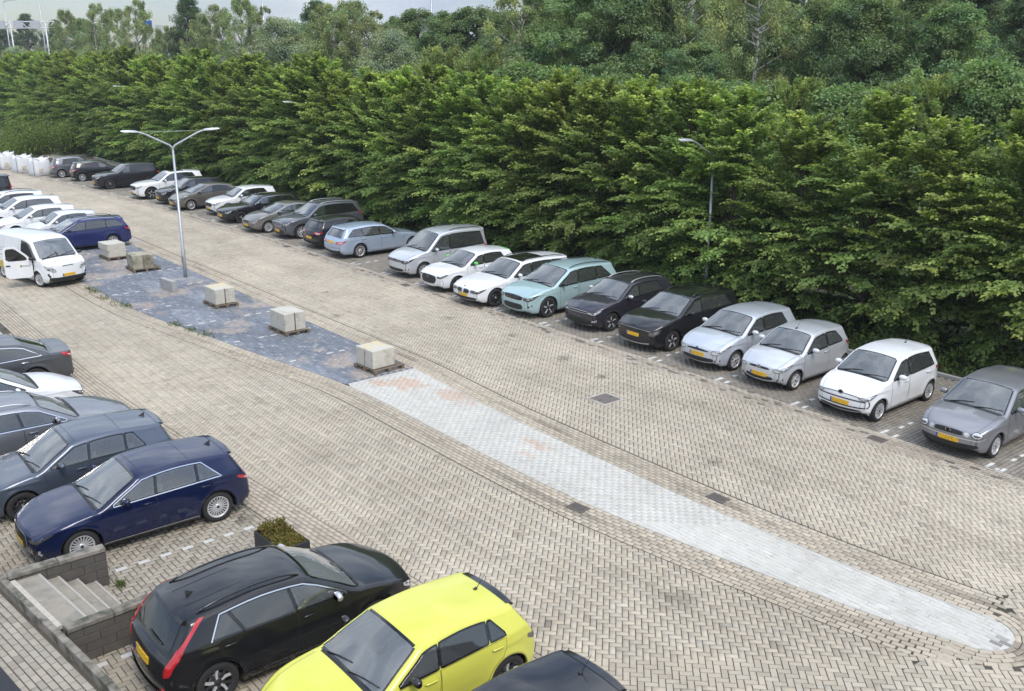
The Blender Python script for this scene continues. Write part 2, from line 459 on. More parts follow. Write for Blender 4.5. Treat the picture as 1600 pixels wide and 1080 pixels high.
def lay(parent, arr, cols, bounds=(), singles=300, name='paving'):
    """bounds: list of (fx, sign): keep sign*(x-fx(y)) > 0; bricks that cross are cut"""
    keep = in_view(arr[:, 0], arr[:, 1]); arr, cols = arr[keep], cols[keep]
    whole = np.ones(len(arr), bool); inside = np.ones(len(arr), bool)
    hx = np.abs(np.cos(arr[:, 2])) * BL + np.abs(np.sin(arr[:, 2])) * BW
    for fx, sg in bounds:
        d = sg * (arr[:, 0] - fx(arr[:, 1]))
        slope = np.abs(fx(arr[:, 1] + .1) - fx(arr[:, 1] - .1)) / .2
        m = hx + slope * 0.1
        whole &= d > m; inside &= d > -m
    cut = inside & ~whole
    mb_v, mb_f, mb_c = [], [], []
    for (x, y, a), c in zip(arr[cut], cols[cut]):
        cs, sn = math.cos(a), math.sin(a)
        P = [(x + u * cs - v * sn, y + u * sn + v * cs) for u, v in ((-BL, -BW), (BL, -BW), (BL, BW), (-BL, BW))]
        for fx, sg in bounds:
            if not P: break
            x0, x1 = float(fx(y - .1)), float(fx(y + .1))
            nx, ny = sg, -sg * (x1 - x0) / .2
            P = clip_poly(P, nx, ny, nx * float(fx(y)) + ny * y + 0.004)
        if len(P) < 3: continue
        cx, cy_ = sum(p[0] for p in P) / len(P), sum(p[1] for p in P) / len(P)
        if abs(sum(P[i][0] * P[(i + 1) % len(P)][1] - P[(i + 1) % len(P)][0] * P[i][1] for i in range(len(P)))) < 0.0010: continue
        b = len(mb_v); n = len(P)
        mb_v += [(p[0], p[1], -0.010) for p in P] + [(cx + (p[0] - cx) * .93, cy_ + (p[1] - cy_) * .93, 0) for p in P]
        mb_f += [list(range(b + n, b + 2 * n))] + [[b + i, b + (i + 1) % n, b + n + (i + 1) % n, b + n + i] for i in range(n)]
        mb_c += [c * 0.9] * (2 * n)
    arr, cols = arr[whole], cols[whole]
    px, py, d = to_px(arr[:, 0], arr[:, 1])
    vis = (px > 10) & (px < 1590) & (py > 10) & (py < 1075)
    order = np.argsort(np.where(vis, d, 1e6))
    pick = order[:min(singles, int(vis.sum()))]
    rest = np.ones(len(arr), bool); rest[pick] = False
    for i in pick:
        o = link('brick', single_brick(), parent, (arr[i, 0], arr[i, 1], float(NPR.normal(0, .0012))))
        o.rotation_euler = (float(NPR.normal(0, .01)), float(NPR.normal(0, .01)), float(arr[i, 2]))
        o.color = (*[float(q) for q in cols[i]], 1)
    tag(link(name, brick_mesh(name, arr[rest], cols[rest], M_BRICK), parent), kind='stuff')
    if mb_f:
        me = bpy.data.meshes.new('cut_paving'); me.from_pydata(mb_v, [], mb_f)
        at = me.color_attributes.new('col', 'FLOAT_COLOR', 'POINT')
        c4 = np.ones((len(mb_v), 4), np.float32); c4[:, :3] = np.array(mb_c); at.data.foreach_set('color', c4.ravel())
        me.materials.append(M_BRICK)
        tag(link('cut_paving', me, parent), kind='stuff')

def tones(n, base, spread=0.055, dark=0.04):
    k = NPR.normal(1, spread, n); k = np.where(NPR.random(n) < dark, k * 0.84, k)
    hue = NPR.normal(0, 0.010, n)
    c = np.array(base)[None] * k[:, None]
    c[:, 0] *= 1 + hue; c[:, 2] *= 1 - hue
    return np.clip(c, 0.02, 0.85)

def sheet(name, poly, z, mat, parent=None):
    mb = MB(); mb.add([(p[0], p[1], z) for p in poly], [tuple(range(len(poly)))])
    return mb.build(name, mat, parent)

M_SOIL = simple('soil', (0.060, 0.052, 0.036), 0.95, var=0.45, nscale=1.4, bump=0.6, dirt=((0.035, 0.055, 0.018), 0.9, 0.42, 0.6))
M_JOINT = simple('joint_sand', (0.080, 0.068, 0.053), 0.95, var=0.3, nscale=9, dirt=((0.028, 0.030, 0.020), 1.7, 0.5, 0.7))
M_JOINTW = simple('painted_joint_white', (0.50, 0.485, 0.44), 0.9, var=0.2, nscale=8, dirt=((0.26, 0.25, 0.23), 5.0, 0.5, 0.7))
M_JOINTB = simple('painted_joint_blue', (0.13, 0.145, 0.185), 0.9, var=0.3, nscale=8)

g = sheet('ground', [(-150, -80), (380, -80), (380, 420), (-150, 420)], -0.06, M_SOIL)
tag(g, kind='structure')

COL_ROAD, COL_BAY, COL_LBAY, COL_EDGE = (0.500, 0.440, 0.347), (0.265, 0.239, 0.20), (0.37, 0.328, 0.262), (0.475, 0.41, 0.322)
_or = random.Random(21)
OIL = [(20.7 + _or.uniform(-.9, 1.2), 8 + 2.575 * i + _or.uniform(.6, 1.9), _or.uniform(.12, .32)) for i in range(16)] + [(_or.uniform(8.5, 19), _or.uniform(7, 40), _or.uniform(.1, .3)) for _ in range(16)] + [(5.2, 14.8, .3), (6.6, 16.6, .25), (11.0, 9.2, .35), (16.0, 12.5, .3)]
def mottled(arr, base, **k):
    c = tones(len(arr), base, **k)
    m = vnoise(arr[:, 0], arr[:, 1], 0.35, 5) * 0.6 + vnoise(arr[:, 0], arr[:, 1], 1.1, 6) * 0.4
    big = vnoise(arr[:, 0], arr[:, 1] * .6, 0.16, 61)
    trk = sum(np.exp(-((arr[:, 0] - x_ - .25 * np.sin(arr[:, 1] * .15)) / .30) ** 2) for x_ in (16.6, 18.1, 9.3, 10.6))
    k = (0.86 + 0.26 * m) * (.93 + .14 * big) * (1 - .07 * np.clip(trk, 0, 1))
    for (x_, y_, r_) in OIL:
        q = np.hypot(arr[:, 0] - x_, (arr[:, 1] - y_)) / r_ + (vnoise(arr[:, 0], arr[:, 1], 6, 71) - .5)
        k = k * (1 - .45 * np.clip(1.1 - q, 0, 1))
    return c * k[:, None]

# both carriageways: one herringbone, split round the island
road = tag(sheet('driveway', [(6.0, -4), (19.8, -4)] + GUT + [(6.0, FAR)], -0.016, M_JOINT), kind='structure')
hb = herringbone(6.5, 20.0, 1.5, FAR, math.pi / 4)
isl_end = 5.0
xl_out = poly_x([(p[0] - BORD, p[1]) for p in ISL_L] + [(9.3, 96)])
xr_out = poly_x([(p[0] + BORD, p[1]) for p in ISL_R] + [(15.2, 96)])
tipL = lambda y: np.where(np.asarray(y) < 5.62, 14.1, xl_out(y))
tipR = lambda y: np.where(np.asarray(y) < 5.62, 14.1, xr_out(y))
left = hb[hb[:, 0] < 14.1]; right = hb[hb[:, 0] >= 14.1]
tip_ok = lambda a: a[np.hypot((a[:, 0] - 14.08) / 1.0, (a[:, 1] - 5.55) / 1.0) > 0.98]
left, right = tip_ok(left), tip_ok(right)
lay(road, left, mottled(left, COL_ROAD), [(f_left, 1), (tipL, -1)], 200)
lay(road, right, mottled(right, COL_ROAD), [(tipR, 1), (f_gut, -1)], 100)

# running courses: along the left bays, round the island, along the gutter of the right bays
edge = tag(sheet('paved_edge', [(5.9, -3.9), (9.4, -3.9), (9.4, 59.97), (5.9, 59.97)], -0.0138, M_JOINT), kind='structure')
a = courses(LEFT_EDGE, [0.055 + i * 0.105 for i in range(7)], 2, 90, -1)
lay(edge, a, mottled(a, COL_EDGE, dark=.14), (), 120)
gut = tag(sheet('gutter', [(p[0] - .02, p[1]) for p in GUT[:-1]] + [(p[0] + GUTW + .02, p[1]) for p in GUT[:-1][::-1]], -0.013, M_JOINT), kind='structure')
a = courses(GUT, [0.055 + i * 0.107 for i in range(7)], 2, FAR, 1)
c = mottled(a, (0.44, 0.385, 0.31), dark=.1)
row = np.floor((a[:, 0] - f_gut(a[:, 1])) / .107)
c[(row == 3) | (row == 4)] *= 0.86                 # the channel bricks lie lower and hold dirt
c[NPR.random(len(c)) < np.where(np.abs(row - 3.5) < 1, .10 + .35 * (vnoise(a[:, 0], a[:, 1], .5, 9) > .66), .02)] *= 0.45
lay(gut, a, c, (), 150)

isl = tag(sheet('island_edge', [(p[0] - BORD - .02, p[1]) for p in ISL_L] + [(p[0] + BORD + .02, p[1]) for p in ISL_R[::-1]], -0.0125, M_JOINT), kind='structure')
nb = 7
aL = courses(ISL_L, [0.055 + i * 0.107 for i in range(nb)], 5.5, 48, -1)
aR = courses(ISL_R, [0.055 + i * 0.107 for i in range(nb)], 5.5, 48, 1)
ring = []
for i in range(nb + 1):                             # header ring round the tip
    r = 0.60 + 0.105 * i
    for t in np.arange(math.pi, 2 * math.pi, 0.206 / r):
        if i < 4: ring.append((14.08 + r * math.cos(t), 5.58 + r * math.sin(t), t + math.pi / 2))
aa = np.concatenate([aL, aR, np.array(ring)])
c = mottled(aa, (0.49, 0.425, 0.332), dark=.06)
dd = np.minimum(np.abs(aa[:, 0] - f_il(aa[:, 1])), np.abs(aa[:, 0] - f_ir(aa[:, 1])))
c[np.abs(dd - .42) < .06] *= 0.84
c *= np.where((np.abs(dd - .42) < .13), 1 - .32 * np.clip((vnoise(aa[:, 0], aa[:, 1], .55, 19) - .62) * 4, 0, 1), 1)[:, None]
lay(isl, aa, c, (), 200)

# the painted island: white near part, blue far part, both worn in places
tipc = [(14.08 + 0.54 * math.cos(t), 5.56 + 0.54 * math.sin(t)) for t in np.linspace(math.pi, 2 * math.pi, 12)]
white = tag(sheet('painted_island_white', [p for p in ISL_L if p[1] < 22.5][::-1] + tipc + [p for p in ISL_R if p[1] < 22.5] + [(14.55, 22.5), (12.28, 22.5)], -0.0065, M_JOINTW), kind='structure')
blue = tag(sheet('painted_island_blue', [p for p in ISL_L if p[1] >= 22.5][::-1] + [(12.28, 22.5), (14.55, 22.5)] + [p for p in ISL_R if p[1] > 22.6] , -0.0075, M_JOINTB), kind='structure')
rows = []
for j, x in enumerate(np.arange(9.9, 15.0, 0.107)):
    ys = np.arange(5.0 + (j % 2) * .105, 48, 0.21); rows.append(np.stack([np.full_like(ys, x), ys, np.full_like(ys, math.pi / 2)], 1))
a = np.concatenate(rows)
tip_in = (a[:, 1] > 5.6) | (np.hypot(a[:, 0] - 14.08, a[:, 1] - 5.56) < .47)
fl2 = lambda y: np.where(np.asarray(y) < 5.7, 13.5, f_il(y)); fr2 = lambda y: np.where(np.asarray(y) < 5.7, 14.66, f_ir(y))
aw = a[(a[:, 1] < 22.4) & tip_in]
sand = np.array((0.56, 0.40, 0.30))
def blend(c, m, col): return c * (1 - m[:, None]) + col[None] * m[:, None]
cw = tones(len(aw), (0.585, 0.568, 0.515), 0.03, 0.0)
grime = np.clip((vnoise(aw[:, 0] * 2, aw[:, 1], .4, 3) - .45) * 2, 0, 1); cw = cw * (1 - .14 * grime[:, None])
tipg = np.clip(1 - np.hypot(aw[:, 0] - 14.0, aw[:, 1] - 5.0) / .35, 0, 1); cw = blend(cw, np.clip(tipg * 2, 0, .7), np.array((.12, .11, .10)))
for (x, y, rx, ry) in ((14.0, 19.75, .33, .75), (13.6, 21.4, .5, .5), (13.55, 15.9, .22, .45), (13.0, 15.7, .15, .25), (13.0, 22.0, .35, .3)):
    m = np.hypot((aw[:, 0] - x) / rx, (aw[:, 1] - y) / ry) + (vnoise(aw[:, 0], aw[:, 1], 5, 8) - .5) * 1.2
    cw = blend(cw, np.clip((1.05 - m) * 3, 0, 1) * NPR.uniform(.5, 1, len(aw)), sand)
lay(white, aw, cw, [(fl2, 1), (fr2, -1)], 300)
ab = a[(a[:, 1] > 22.6) & (a[:, 1] < 47.6)]
cb = tones(len(ab), (0.190, 0.208, 0.236), 0.10, 0.04)
cb = blend(cb, np.clip(NPR.random(len(ab)) - .86, 0, 1) * 4, np.array((.45, .47, .50)))
m = vnoise(ab[:, 0], ab[:, 1] * .8, .75, 21) * .6 + vnoise(ab[:, 0], ab[:, 1], 2.2, 22) * .4
cb = blend(cb, np.clip((m - .60) * 6, 0, .85) * NPR.uniform(.4, 1, len(ab)), np.array((.50, .41, .33)))
chalk = vnoise(ab[:, 0], ab[:, 1] * .5, 1.4, 27)
cb = blend(cb, np.clip((chalk - .55) * 2.2, 0, .5) * NPR.uniform(.2, 1, len(ab)), np.array((.40, .43, .48)))
lay(blue, ab, cb, [(f_il, 1), (f_ir, -1)], 150)
for y0 in (25.4, 28.38, 31.3, 34.4, 37.4, 40.7, 43.7, 46.4):
    bl = tag(empty('bay_line', (0, 0, 0)), kind='structure')
    for x in np.arange(float(f_il(y0)) + .3, float(f_ir(y0)) - .2, .42):
        if NPR.random() < .42: continue
        MB().box((0, 0, 0), (.20, .095, .014), bev=.003).build('brick', M_WHITE, bl, (x, y0 + NPR.normal(0, .01), .0005))

# parking bays under the trees, bays on the left, the double bays beyond the island
bays = tag(sheet('parking_bays', [(BAY1, -1.9), (BAY1, FAR)] + [(p[0] + GUTW, p[1]) for p in GUT[::-1]], -0.012, M_JOINT), kind='structure')
rows = []
for j, y in enumerate(np.arange(4, 92, 0.107)):
    xs = np.arange(16.6 + (j % 2) * .105, BAY1 - .06, 0.21); rows.append(np.stack([xs, np.full_like(xs, y), np.zeros_like(xs)], 1))
a = np.concatenate(rows)
a = a[a[:, 0] > f_gut(a[:, 1]) + GUTW - .12]
c = mottled(a, COL_BAY, dark=.1)
G1 = f_gut(a[:, 1]) + GUTW
BAYLINES = [8.33 + 2.575 * i for i in range(-1, 31)]
for yb in BAYLINES:
    on = (np.abs(a[:, 1] - yb) < .0536) & (np.mod(np.round((a[:, 0] - G1) / .21), 3) < 1.5) & (np.mod(np.round((a[:, 0] - G1) / .21), 2) < .5)
    on |= (np.abs(np.abs(a[:, 1] - yb) - .16) < .054) & (a[:, 0] < G1 + .28)
    c = blend(c, np.where(on, NPR.uniform(.75, 1, len(a)), 0), np.array((.70, .69, .66)))
lay(bays, a, c, [(lambda y: f_gut(y) + GUTW + .003, 1)], 200)

lbay = tag(sheet('left_bays', [(2.2, -3.9), (8.4, -3.9), (8.4, 96), (2.2, 96)], -0.020, M_JOINT), kind='structure')
a = herringbone(2.0, 8.6, 4, 34, 0.02)
lay(lbay, a, mottled(a, COL_LBAY, dark=.12), [(lambda y: f_left(y) - .76, -1), (lambda y: np.interp(y, [11.7, 16.1], [2.85, 2.30]), 1)], 200)
for k, y0 in enumerate((16.12, 13.45, 10.85)):
    bl = tag(empty('bay_line', (0, 0, 0)), kind='structure')
    for x in np.arange(2.9 if k else 4.05, 6.6, 0.405):
        o = MB().box((0, 0, 0), (.20, .10, .012), bev=.003).build('brick', M_WHITE, bl, (x, y0 + (x - 4) * .012, 0.0005), 0.012)
mbay = tag(sheet('middle_bays', [(9.3, 47.6), (15.2, 47.6), (15.2, 92), (9.3, 92)], -0.008, simple('bay_paving_far', (0.36, 0.33, 0.285), .9, var=.25, nscale=1.2)), kind='structure')
kerb = MB(); 
for y in np.arange(2, 94, 1.0): kerb.box((BAY1 + .06, y, .01), (.12, .985, .16), bev=.012)
tag(kerb.build('kerb', simple('kerb_concrete', (0.33, 0.32, 0.29), .9, var=.25, nscale=3)), kind='structure')
far_lot = tag(sheet('far_forecourt', [(-30, 60), (6.9, 60), (6.9, FAR), (30, FAR), (30, 150), (-30, 150)], -0.0095, simple('worn_paving_far', (0.40, 0.365, 0.31), .9, var=.3, nscale=.8)), kind='structure')
far_lot2 = tag(sheet('left_far_paving', [(-30, 34), (5.88, 34), (5.88, 59.98), (-30, 59.98)], -0.0095, simple('worn_paving_far', (0.40, 0.365, 0.31))), kind='structure')
# ------------------------------------------------------------------ cars
def chaikin(P, n):
    P = np.array(P, float)
    for _ in range(n):
        Q = np.empty((2 * len(P), P.shape[1]))
        Q[0] = P[0]; Q[-1] = P[-1]
        Q[1:-1:2] = .75 * P[:-1] + .25 * P[1:]
        Q[2:-1:2] = .25 * P[:-1] + .75 * P[1:]
        P = Q
    return P

def pip(pt, poly):
    x, y = pt; r = False
    for i in range(len(poly)):
        (x1, y1), (x2, y2) = poly[i], poly[i - 1]
        if (y1 > y) != (y2 > y) and x < (x2 - x1) * (y - y1) / (y2 - y1) + x1: r = not r
    return r

class Car:
    def __init__(s, **k):
        d = dict(L=4.1, Wd=1.76, H=1.47, wb=2.55, fo=.82, R=.31, hz0=.74, hz1=.96, xc=1.05, xw=1.78, zw=None, xr=.42, zr=None, xb=.16, zb=.98, zt=.80,
                 deck=0, belt=(.93, 1.0), tum=.73, af=.26, lf=.85, ar=.19, lr=.65, clear=.19, it=2, nose=.11, noseup=0.0, xm=None, rail=.085, wxc=None)
        d.update(k)
        for q, v in d.items(): setattr(s, q, v)
        L, H = s.L, s.H
        zw = s.zw or H - .07; zr = s.zr or H - .09; xm = s.xm or (s.xw + (L - s.xr)) * .5
        s.zw, s.zr = zw, zr
        c = s.clear
        P = [(.24, c, .05), (.07, c + .03, .09), (.01, c + .14, s.nose), (0, c + .30, s.nose), (.015 + s.noseup, s.hz0 - .10, s.nose), (.05 + s.noseup * 1.3, s.hz0 - .03, s.nose * .8), (.16 + s.noseup, s.hz0 + .012, .06),
             (.16 + .40 * (s.xc - .16), s.hz0 + .62 * (s.hz1 - s.hz0), .038), (s.xc - .10, s.hz1 - .012, .035), (s.xc - .01, s.hz1, .04), (s.xc + .03, s.hz1 + .012, .055),
             (s.xc + .16, s.hz1 + .16 * (zw - s.hz1) / max(.2, s.xw - s.xc) + .008, .075), (.5 * (s.xc + s.xw), .5 * (s.hz1 + zw) + .03, .085), (s.xw - .08, zw - .045, .068), (s.xw, zw, .06), (s.xw + .10, zw + .03, .048)]
        P += [(min(xm, s.xw + .5), H - .008, .034), (xm, H, .03), (L - s.xr - .35, zr + .42 * (H - zr), .03), (L - s.xr - .05, zr + .015, .032), (L - s.xr, zr, .035)]
        if s.deck:
            P += [(L - s.xb - .08, s.zb + .05, .05), (L - s.xb, s.zb, .045), (L - s.xb + .08, s.zb - .012, .035), (L - .14, s.zb - .03, .035), (L - .07, s.zb - .035, .05), (L - .045, s.zb - .09, .07), (L - .03, s.zt - .1, .08)]
        else:
            P += [(L - s.xr + .03, zr - .035, .04), (.5 * (L - s.xr + L - s.xb), .5 * (zr + s.zb) + .012, .06), (L - s.xb, s.zb, .06), (L - s.xb * .75, s.zb - .07, .065), (L - .05, s.zt - .03, .07)]
        P += [(L - .01, .62, .08), (L, .50, .085), (L - .01, .36, .08), (L - .06, c + .08, .07), (L - .22, c + .01, .04)]
        s.ctrl = P
        C = chaikin(P, s.it)
        t = np.gradient(C[:, :2], axis=0); t /= np.maximum(np.linalg.norm(t, axis=1, keepdims=True), 1e-9)
        N = np.stack([-t[:, 1], t[:, 0]], 1)           # outward: profile runs front-bottom, over the roof, to rear-bottom
        s.C, s.N, s.c = C[:, :2], N, C[:, 2]
        E = s.C - N * s.c[:, None]
        s.E = E
        i0, i1 = int(np.argmin(E[:, 0])), int(np.argmax(E[:, 0]))
        s.i0, s.i1 = i0, i1
        up = E[i0:i1 + 1].copy(); up[:, 0] = np.maximum.accumulate(up[:, 0] + np.arange(len(up)) * 1e-6)
        s.up = up
        s.We = s.W(E[:, 0], E[:, 1])
        s.xf, s.xrw = s.fo, s.fo + s.wb
        s.pidx = np.arange(len(C))
    # ---- half width of the body side
    def W(s, x, z):
        x, z = np.atleast_1d(np.asarray(x, float)), np.atleast_1d(np.asarray(z, float))
        h = s.Wd / 2
        P = 1 - s.af * np.clip(1 - x / s.lf, 0, 1) ** 2.3 - s.ar * np.clip(1 - (s.L - x) / s.lr, 0, 1) ** 2.2
        zb = np.interp(x, [s.xc, s.L - .4], s.belt)
        lo = 1 - .075 * np.clip((.46 - z) / .28, 0, 1.2) ** 2
        mid = 1 - .030 * np.clip((z - .66) / np.maximum(zb - .66, .1), 0, 1) ** 1.6
        k = np.clip((z - zb) / np.maximum(s.H - zb, .2), 0, 1.1)
        top = 1 - (1 - s.tum / .97) * (k * .88 + .12 * k * k)
        top = top * (1 - .085 * np.clip((x - .55 * s.L) / (.45 * s.L), 0, 1) ** 1.6 * np.clip(k * 1.6, 0, 1))
        w = h * P * lo * mid * top
        for xa in (s.fo, s.fo + s.wb):
            r = np.hypot(x - xa, z - s.R)
            w = w + .014 * np.exp(-((r - s.R - .075) / .05) ** 2) * (z < zb)
        mid_x = np.clip((x - s.fo - .35) / .25, 0, 1) * np.clip((s.fo + s.wb - .3 - x) / .25, 0, 1)
        w = w - .020 * np.exp(-((z - .42) / .085) ** 2) * mid_x
        zr_ = zb - .13 + .02 * (x - s.L / 2) / s.L
        w = w + .010 * np.clip(1 - np.abs(z - zr_) / .055, 0, 1)
        A_, B_ = s.E[:-1], s.E[1:]; ab = B_ - A_; l2 = np.maximum((ab ** 2).sum(1), 1e-12)
        qx, qz = x[:, None] - A_[None, :, 0], z[:, None] - A_[None, :, 1]
        tt = np.clip((qx * ab[None, :, 0] + qz * ab[None, :, 1]) / l2[None], 0, 1)
        d = np.sqrt(((qx - tt * ab[None, :, 0]) ** 2 + (qz - tt * ab[None, :, 1]) ** 2).min(1))
        rf = .060
        q = np.clip(1 - d / rf, 0, 1)
        return w - rf * (1 - np.sqrt(np.maximum(0, 1 - q * q)))
    # ---- surfaces, all in drawing coordinates (x from the nose, y, z)
    def S(s, p, f):
        p, f = np.broadcast_arrays(np.asarray(p, float), np.asarray(f, float))
        I = lambda a: np.interp(p, s.pidx, a)
        b = I(s.c) * (1 - np.abs(f) ** 2.2)
        return np.stack([I(s.E[:, 0]) + I(s.N[:, 0]) * b, f * I(s.We), I(s.E[:, 1]) + I(s.N[:, 1]) * b], -1)
    def side(s, sg):
        return lambda x, z: np.stack([np.asarray(x, float), sg * s.W(x, z), np.asarray(z, float)], -1)
    def end(s, rear=False, sg=1):
        """unrolled front or rear: coordinate a is measured sideways from the centre line and wraps round onto the flank"""
        idx = np.arange(s.i1, len(s.C)) if rear else np.arange(0, s.i0 + 1)
        if rear:
            jr = int(np.argmin(np.abs(s.C[:, 0] - (s.L - s.xr)) + (s.pidx < len(s.C) * .5) * 9)); idx = np.arange(jr, len(s.C))
        else:
            jf = int(np.argmin(np.abs(s.C[:, 0] - s.xc) + (s.pidx > len(s.C) * .6) * 9)); idx = np.arange(0, jf)
        zz = s.C[idx, 1]; o = np.argsort(zz)
        zz, idx = zz[o], idx[o]
        def fn(a, z):
            a, z = np.broadcast_arrays(np.asarray(a, float), np.asarray(z, float))
            p = np.interp(z, zz, idx)
            we = np.interp(p, s.pidx, s.We); ex = np.interp(p, s.pidx, s.E[:, 0]); ez = np.interp(p, s.pidx, s.E[:, 1])
            base = s.S(p, np.clip(a / we, -1, 1))
            over = np.maximum(a - we, 0)
            x = ex + (-over if rear else over)
            ez2 = np.minimum(ez + .32 * over, np.maximum(s.top_z(x) - .012, ez))
            w = s.W(x.ravel(), ez2.ravel()).reshape(x.shape)
            out = np.where((over > 0)[..., None], np.stack([x, w, ez2], -1), base)
            out = out.copy(); out[..., 1] *= sg
            return out
        return fn
    def edge(s, z, rear=True):
        a = int(len(s.C) * .62) if rear else 0; b = len(s.C) if rear else int(len(s.C) * .4)
        zz, w = s.C[a:b, 1], s.We[a:b]; o = np.argsort(zz)
        return float(np.interp(z, zz[o], w[o]))
    def p_at_x(s, x, frm=.15, to=.9):
        a, b = int(len(s.C) * frm), int(len(s.C) * to)
        return float(np.interp(x, s.C[a:b, 0], s.pidx[a:b]))
    def O(s, v):                       # drawing -> object coordinates (nose towards +x)
        v = np.asarray(v, float); o = v.copy(); o[..., 0] = s.L / 2 - v[..., 0]; o[..., 1] = -v[..., 1]
        return o
    def top_z(s, x): return np.interp(x, s.up[:, 0], s.up[:, 1])

def normals(fn, u, v, e=.004):
    a = fn(u + e, v) - fn(u - e, v); b = fn(u, v + e) - fn(u, v - e)
    n = np.cross(a, b); n /= np.maximum(np.linalg.norm(n, axis=-1, keepdims=True), 1e-9)
    p = fn(u, v)
    out = p - np.array((0, 0, .55)); out[..., 0] = np.where(np.abs(n[..., 0]) > .5, (p[..., 0] - 2.0), 0)
    return n * np.where((n * out).sum(-1, keepdims=True) < 0, -1, 1), p

def smooth_poly(poly, n=1):
    P = np.array(poly, float)
    for _ in range(n):
        Q = np.empty((2 * len(P), 2)); R = np.roll(P, -1, 0)
        Q[0::2] = .86 * P + .14 * R; Q[1::2] = .14 * P + .86 * R
        P = Q
    return P

def patch(car, mb, poly, fn, off=.004, step=.07, mat=0, rnd=1, thick=.012):
    """fills an outline on a body surface, standing off it, with a turned-in rim"""
    P = smooth_poly(poly, rnd) if rnd else np.array(poly, float)
    B = []
    for i in range(len(P)):
        a, b = P[i], P[(i + 1) % len(P)]; n = max(1, int(np.hypot(*(b - a)) / step))
        for j in range(n): B.append(a + (b - a) * j / n)
    B = np.array(B); nB = len(B)
    lo, hi = B.min(0), B.max(0)
    inner = [(x, y) for x in np.arange(lo[0] + step * .5, hi[0], step) for y in np.arange(lo[1] + step * .5, hi[1], step)]
    bl = [tuple(q) for q in B]
    inner = [q for q in inner if pip(q, bl) and ((B - np.array(q)) ** 2).sum(1).min() > (step * .45) ** 2]
    pts = [Vector(q) for q in bl] + [Vector(q) for q in inner]
    vo, _, fo, ov, _, _ = delaunay_2d_cdt(pts, [(i, (i + 1) % nB) for i in range(nB)], [], 1, 1e-6)
    U = np.array([(q.x, q.y) for q in vo])
    n, p = normals(fn, U[:, 0], U[:, 1])
    q = car.O(p + n * off); nn = car.O(n + np.array((car.L / 2, 0, 0)))
    nn = np.stack([-n[:, 0], -n[:, 1], n[:, 2]], 1)
    faces = []
    for f in fo:
        f = list(f); g = np.cross(q[f[1]] - q[f[0]], q[f[2]] - q[f[0]])
        if g @ nn[f[0]] < 0: f = f[::-1]
        faces.append(f)
    mb.add(q, faces, mat, True)
    nb, pb = normals(fn, B[:, 0], B[:, 1])
    a, b = car.O(pb + nb * off), car.O(pb + nb * (off - thick))
    ring = [(i, (i + 1) % nB, nB + (i + 1) % nB, nB + i) for i in range(nB)]
    mb.add(np.concatenate([a, b]), ring, mat, False)

def ribbon(car, mb, line, fn, width, off=.004, mat=0, closed=False, step=.04):
    P = np.array(line, float); B = []
    m = len(P) if closed else len(P) - 1
    for i in range(m):
        a, b = P[i], P[(i + 1) % len(P)]; n = max(1, int(np.hypot(*(b - a)) / step))
        for j in range(n): B.append(a + (b - a) * j / n)
    if not closed: B.append(P[-1])
    B = np.array(B)
    n, p = normals(fn, B[:, 0], B[:, 1])
    t = (np.roll(p, -1, 0) - np.roll(p, 1, 0)) if closed else np.gradient(p, axis=0)
    t /= np.maximum(np.linalg.norm(t, axis=1, keepdims=True), 1e-9)
    w = np.cross(n, t) * width / 2
    a, b = car.O(p + n * off + w), car.O(p + n * off - w)
    k = len(B); q = np.concatenate([a, b]); nn = np.stack([-n[:, 0], -n[:, 1], n[:, 2]], 1)
    fs = []
    for i in range(k if closed else k - 1):
        f = [i, (i + 1) % k, k + (i + 1) % k, k + i]
        if np.cross(q[f[1]] - q[f[0]], q[f[3]] - q[f[0]]) @ nn[i] < 0: f = f[::-1]
        fs.append(f)
    mb.add(q, fs, mat, True)

def strip_patch(car, mb, p0, p1, fl, off=.004, mat=0, rows=9, cols=12, fl1=None):
    """windscreen-like panel on the profile strip; fl(t) = half width fraction"""
    P = np.linspace(p0, p1, rows); v = []
    for r, p in enumerate(P):
        w = fl(r / (rows - 1)); f = np.linspace(-w, w, cols)
        n, q = normals(lambda a, b: car.S(a, b), np.full(cols, p), f, .02)
        v.append(car.O(q + n * off))
    V = np.concatenate(v); fs = []
    for r in range(rows - 1):
        for c in range(cols - 1):
            fs.append((r * cols + c, r * cols + c + 1, (r + 1) * cols + c + 1, (r + 1) * cols + c))
    g = np.cross(V[fs[0][1]] - V[fs[0][0]], V[fs[0][3]] - V[fs[0][0]])
    mid = V[len(V) // 2]
    if g[2] < 0: fs = [f[::-1] for f in fs]
    mb.add(V, fs, mat, True)

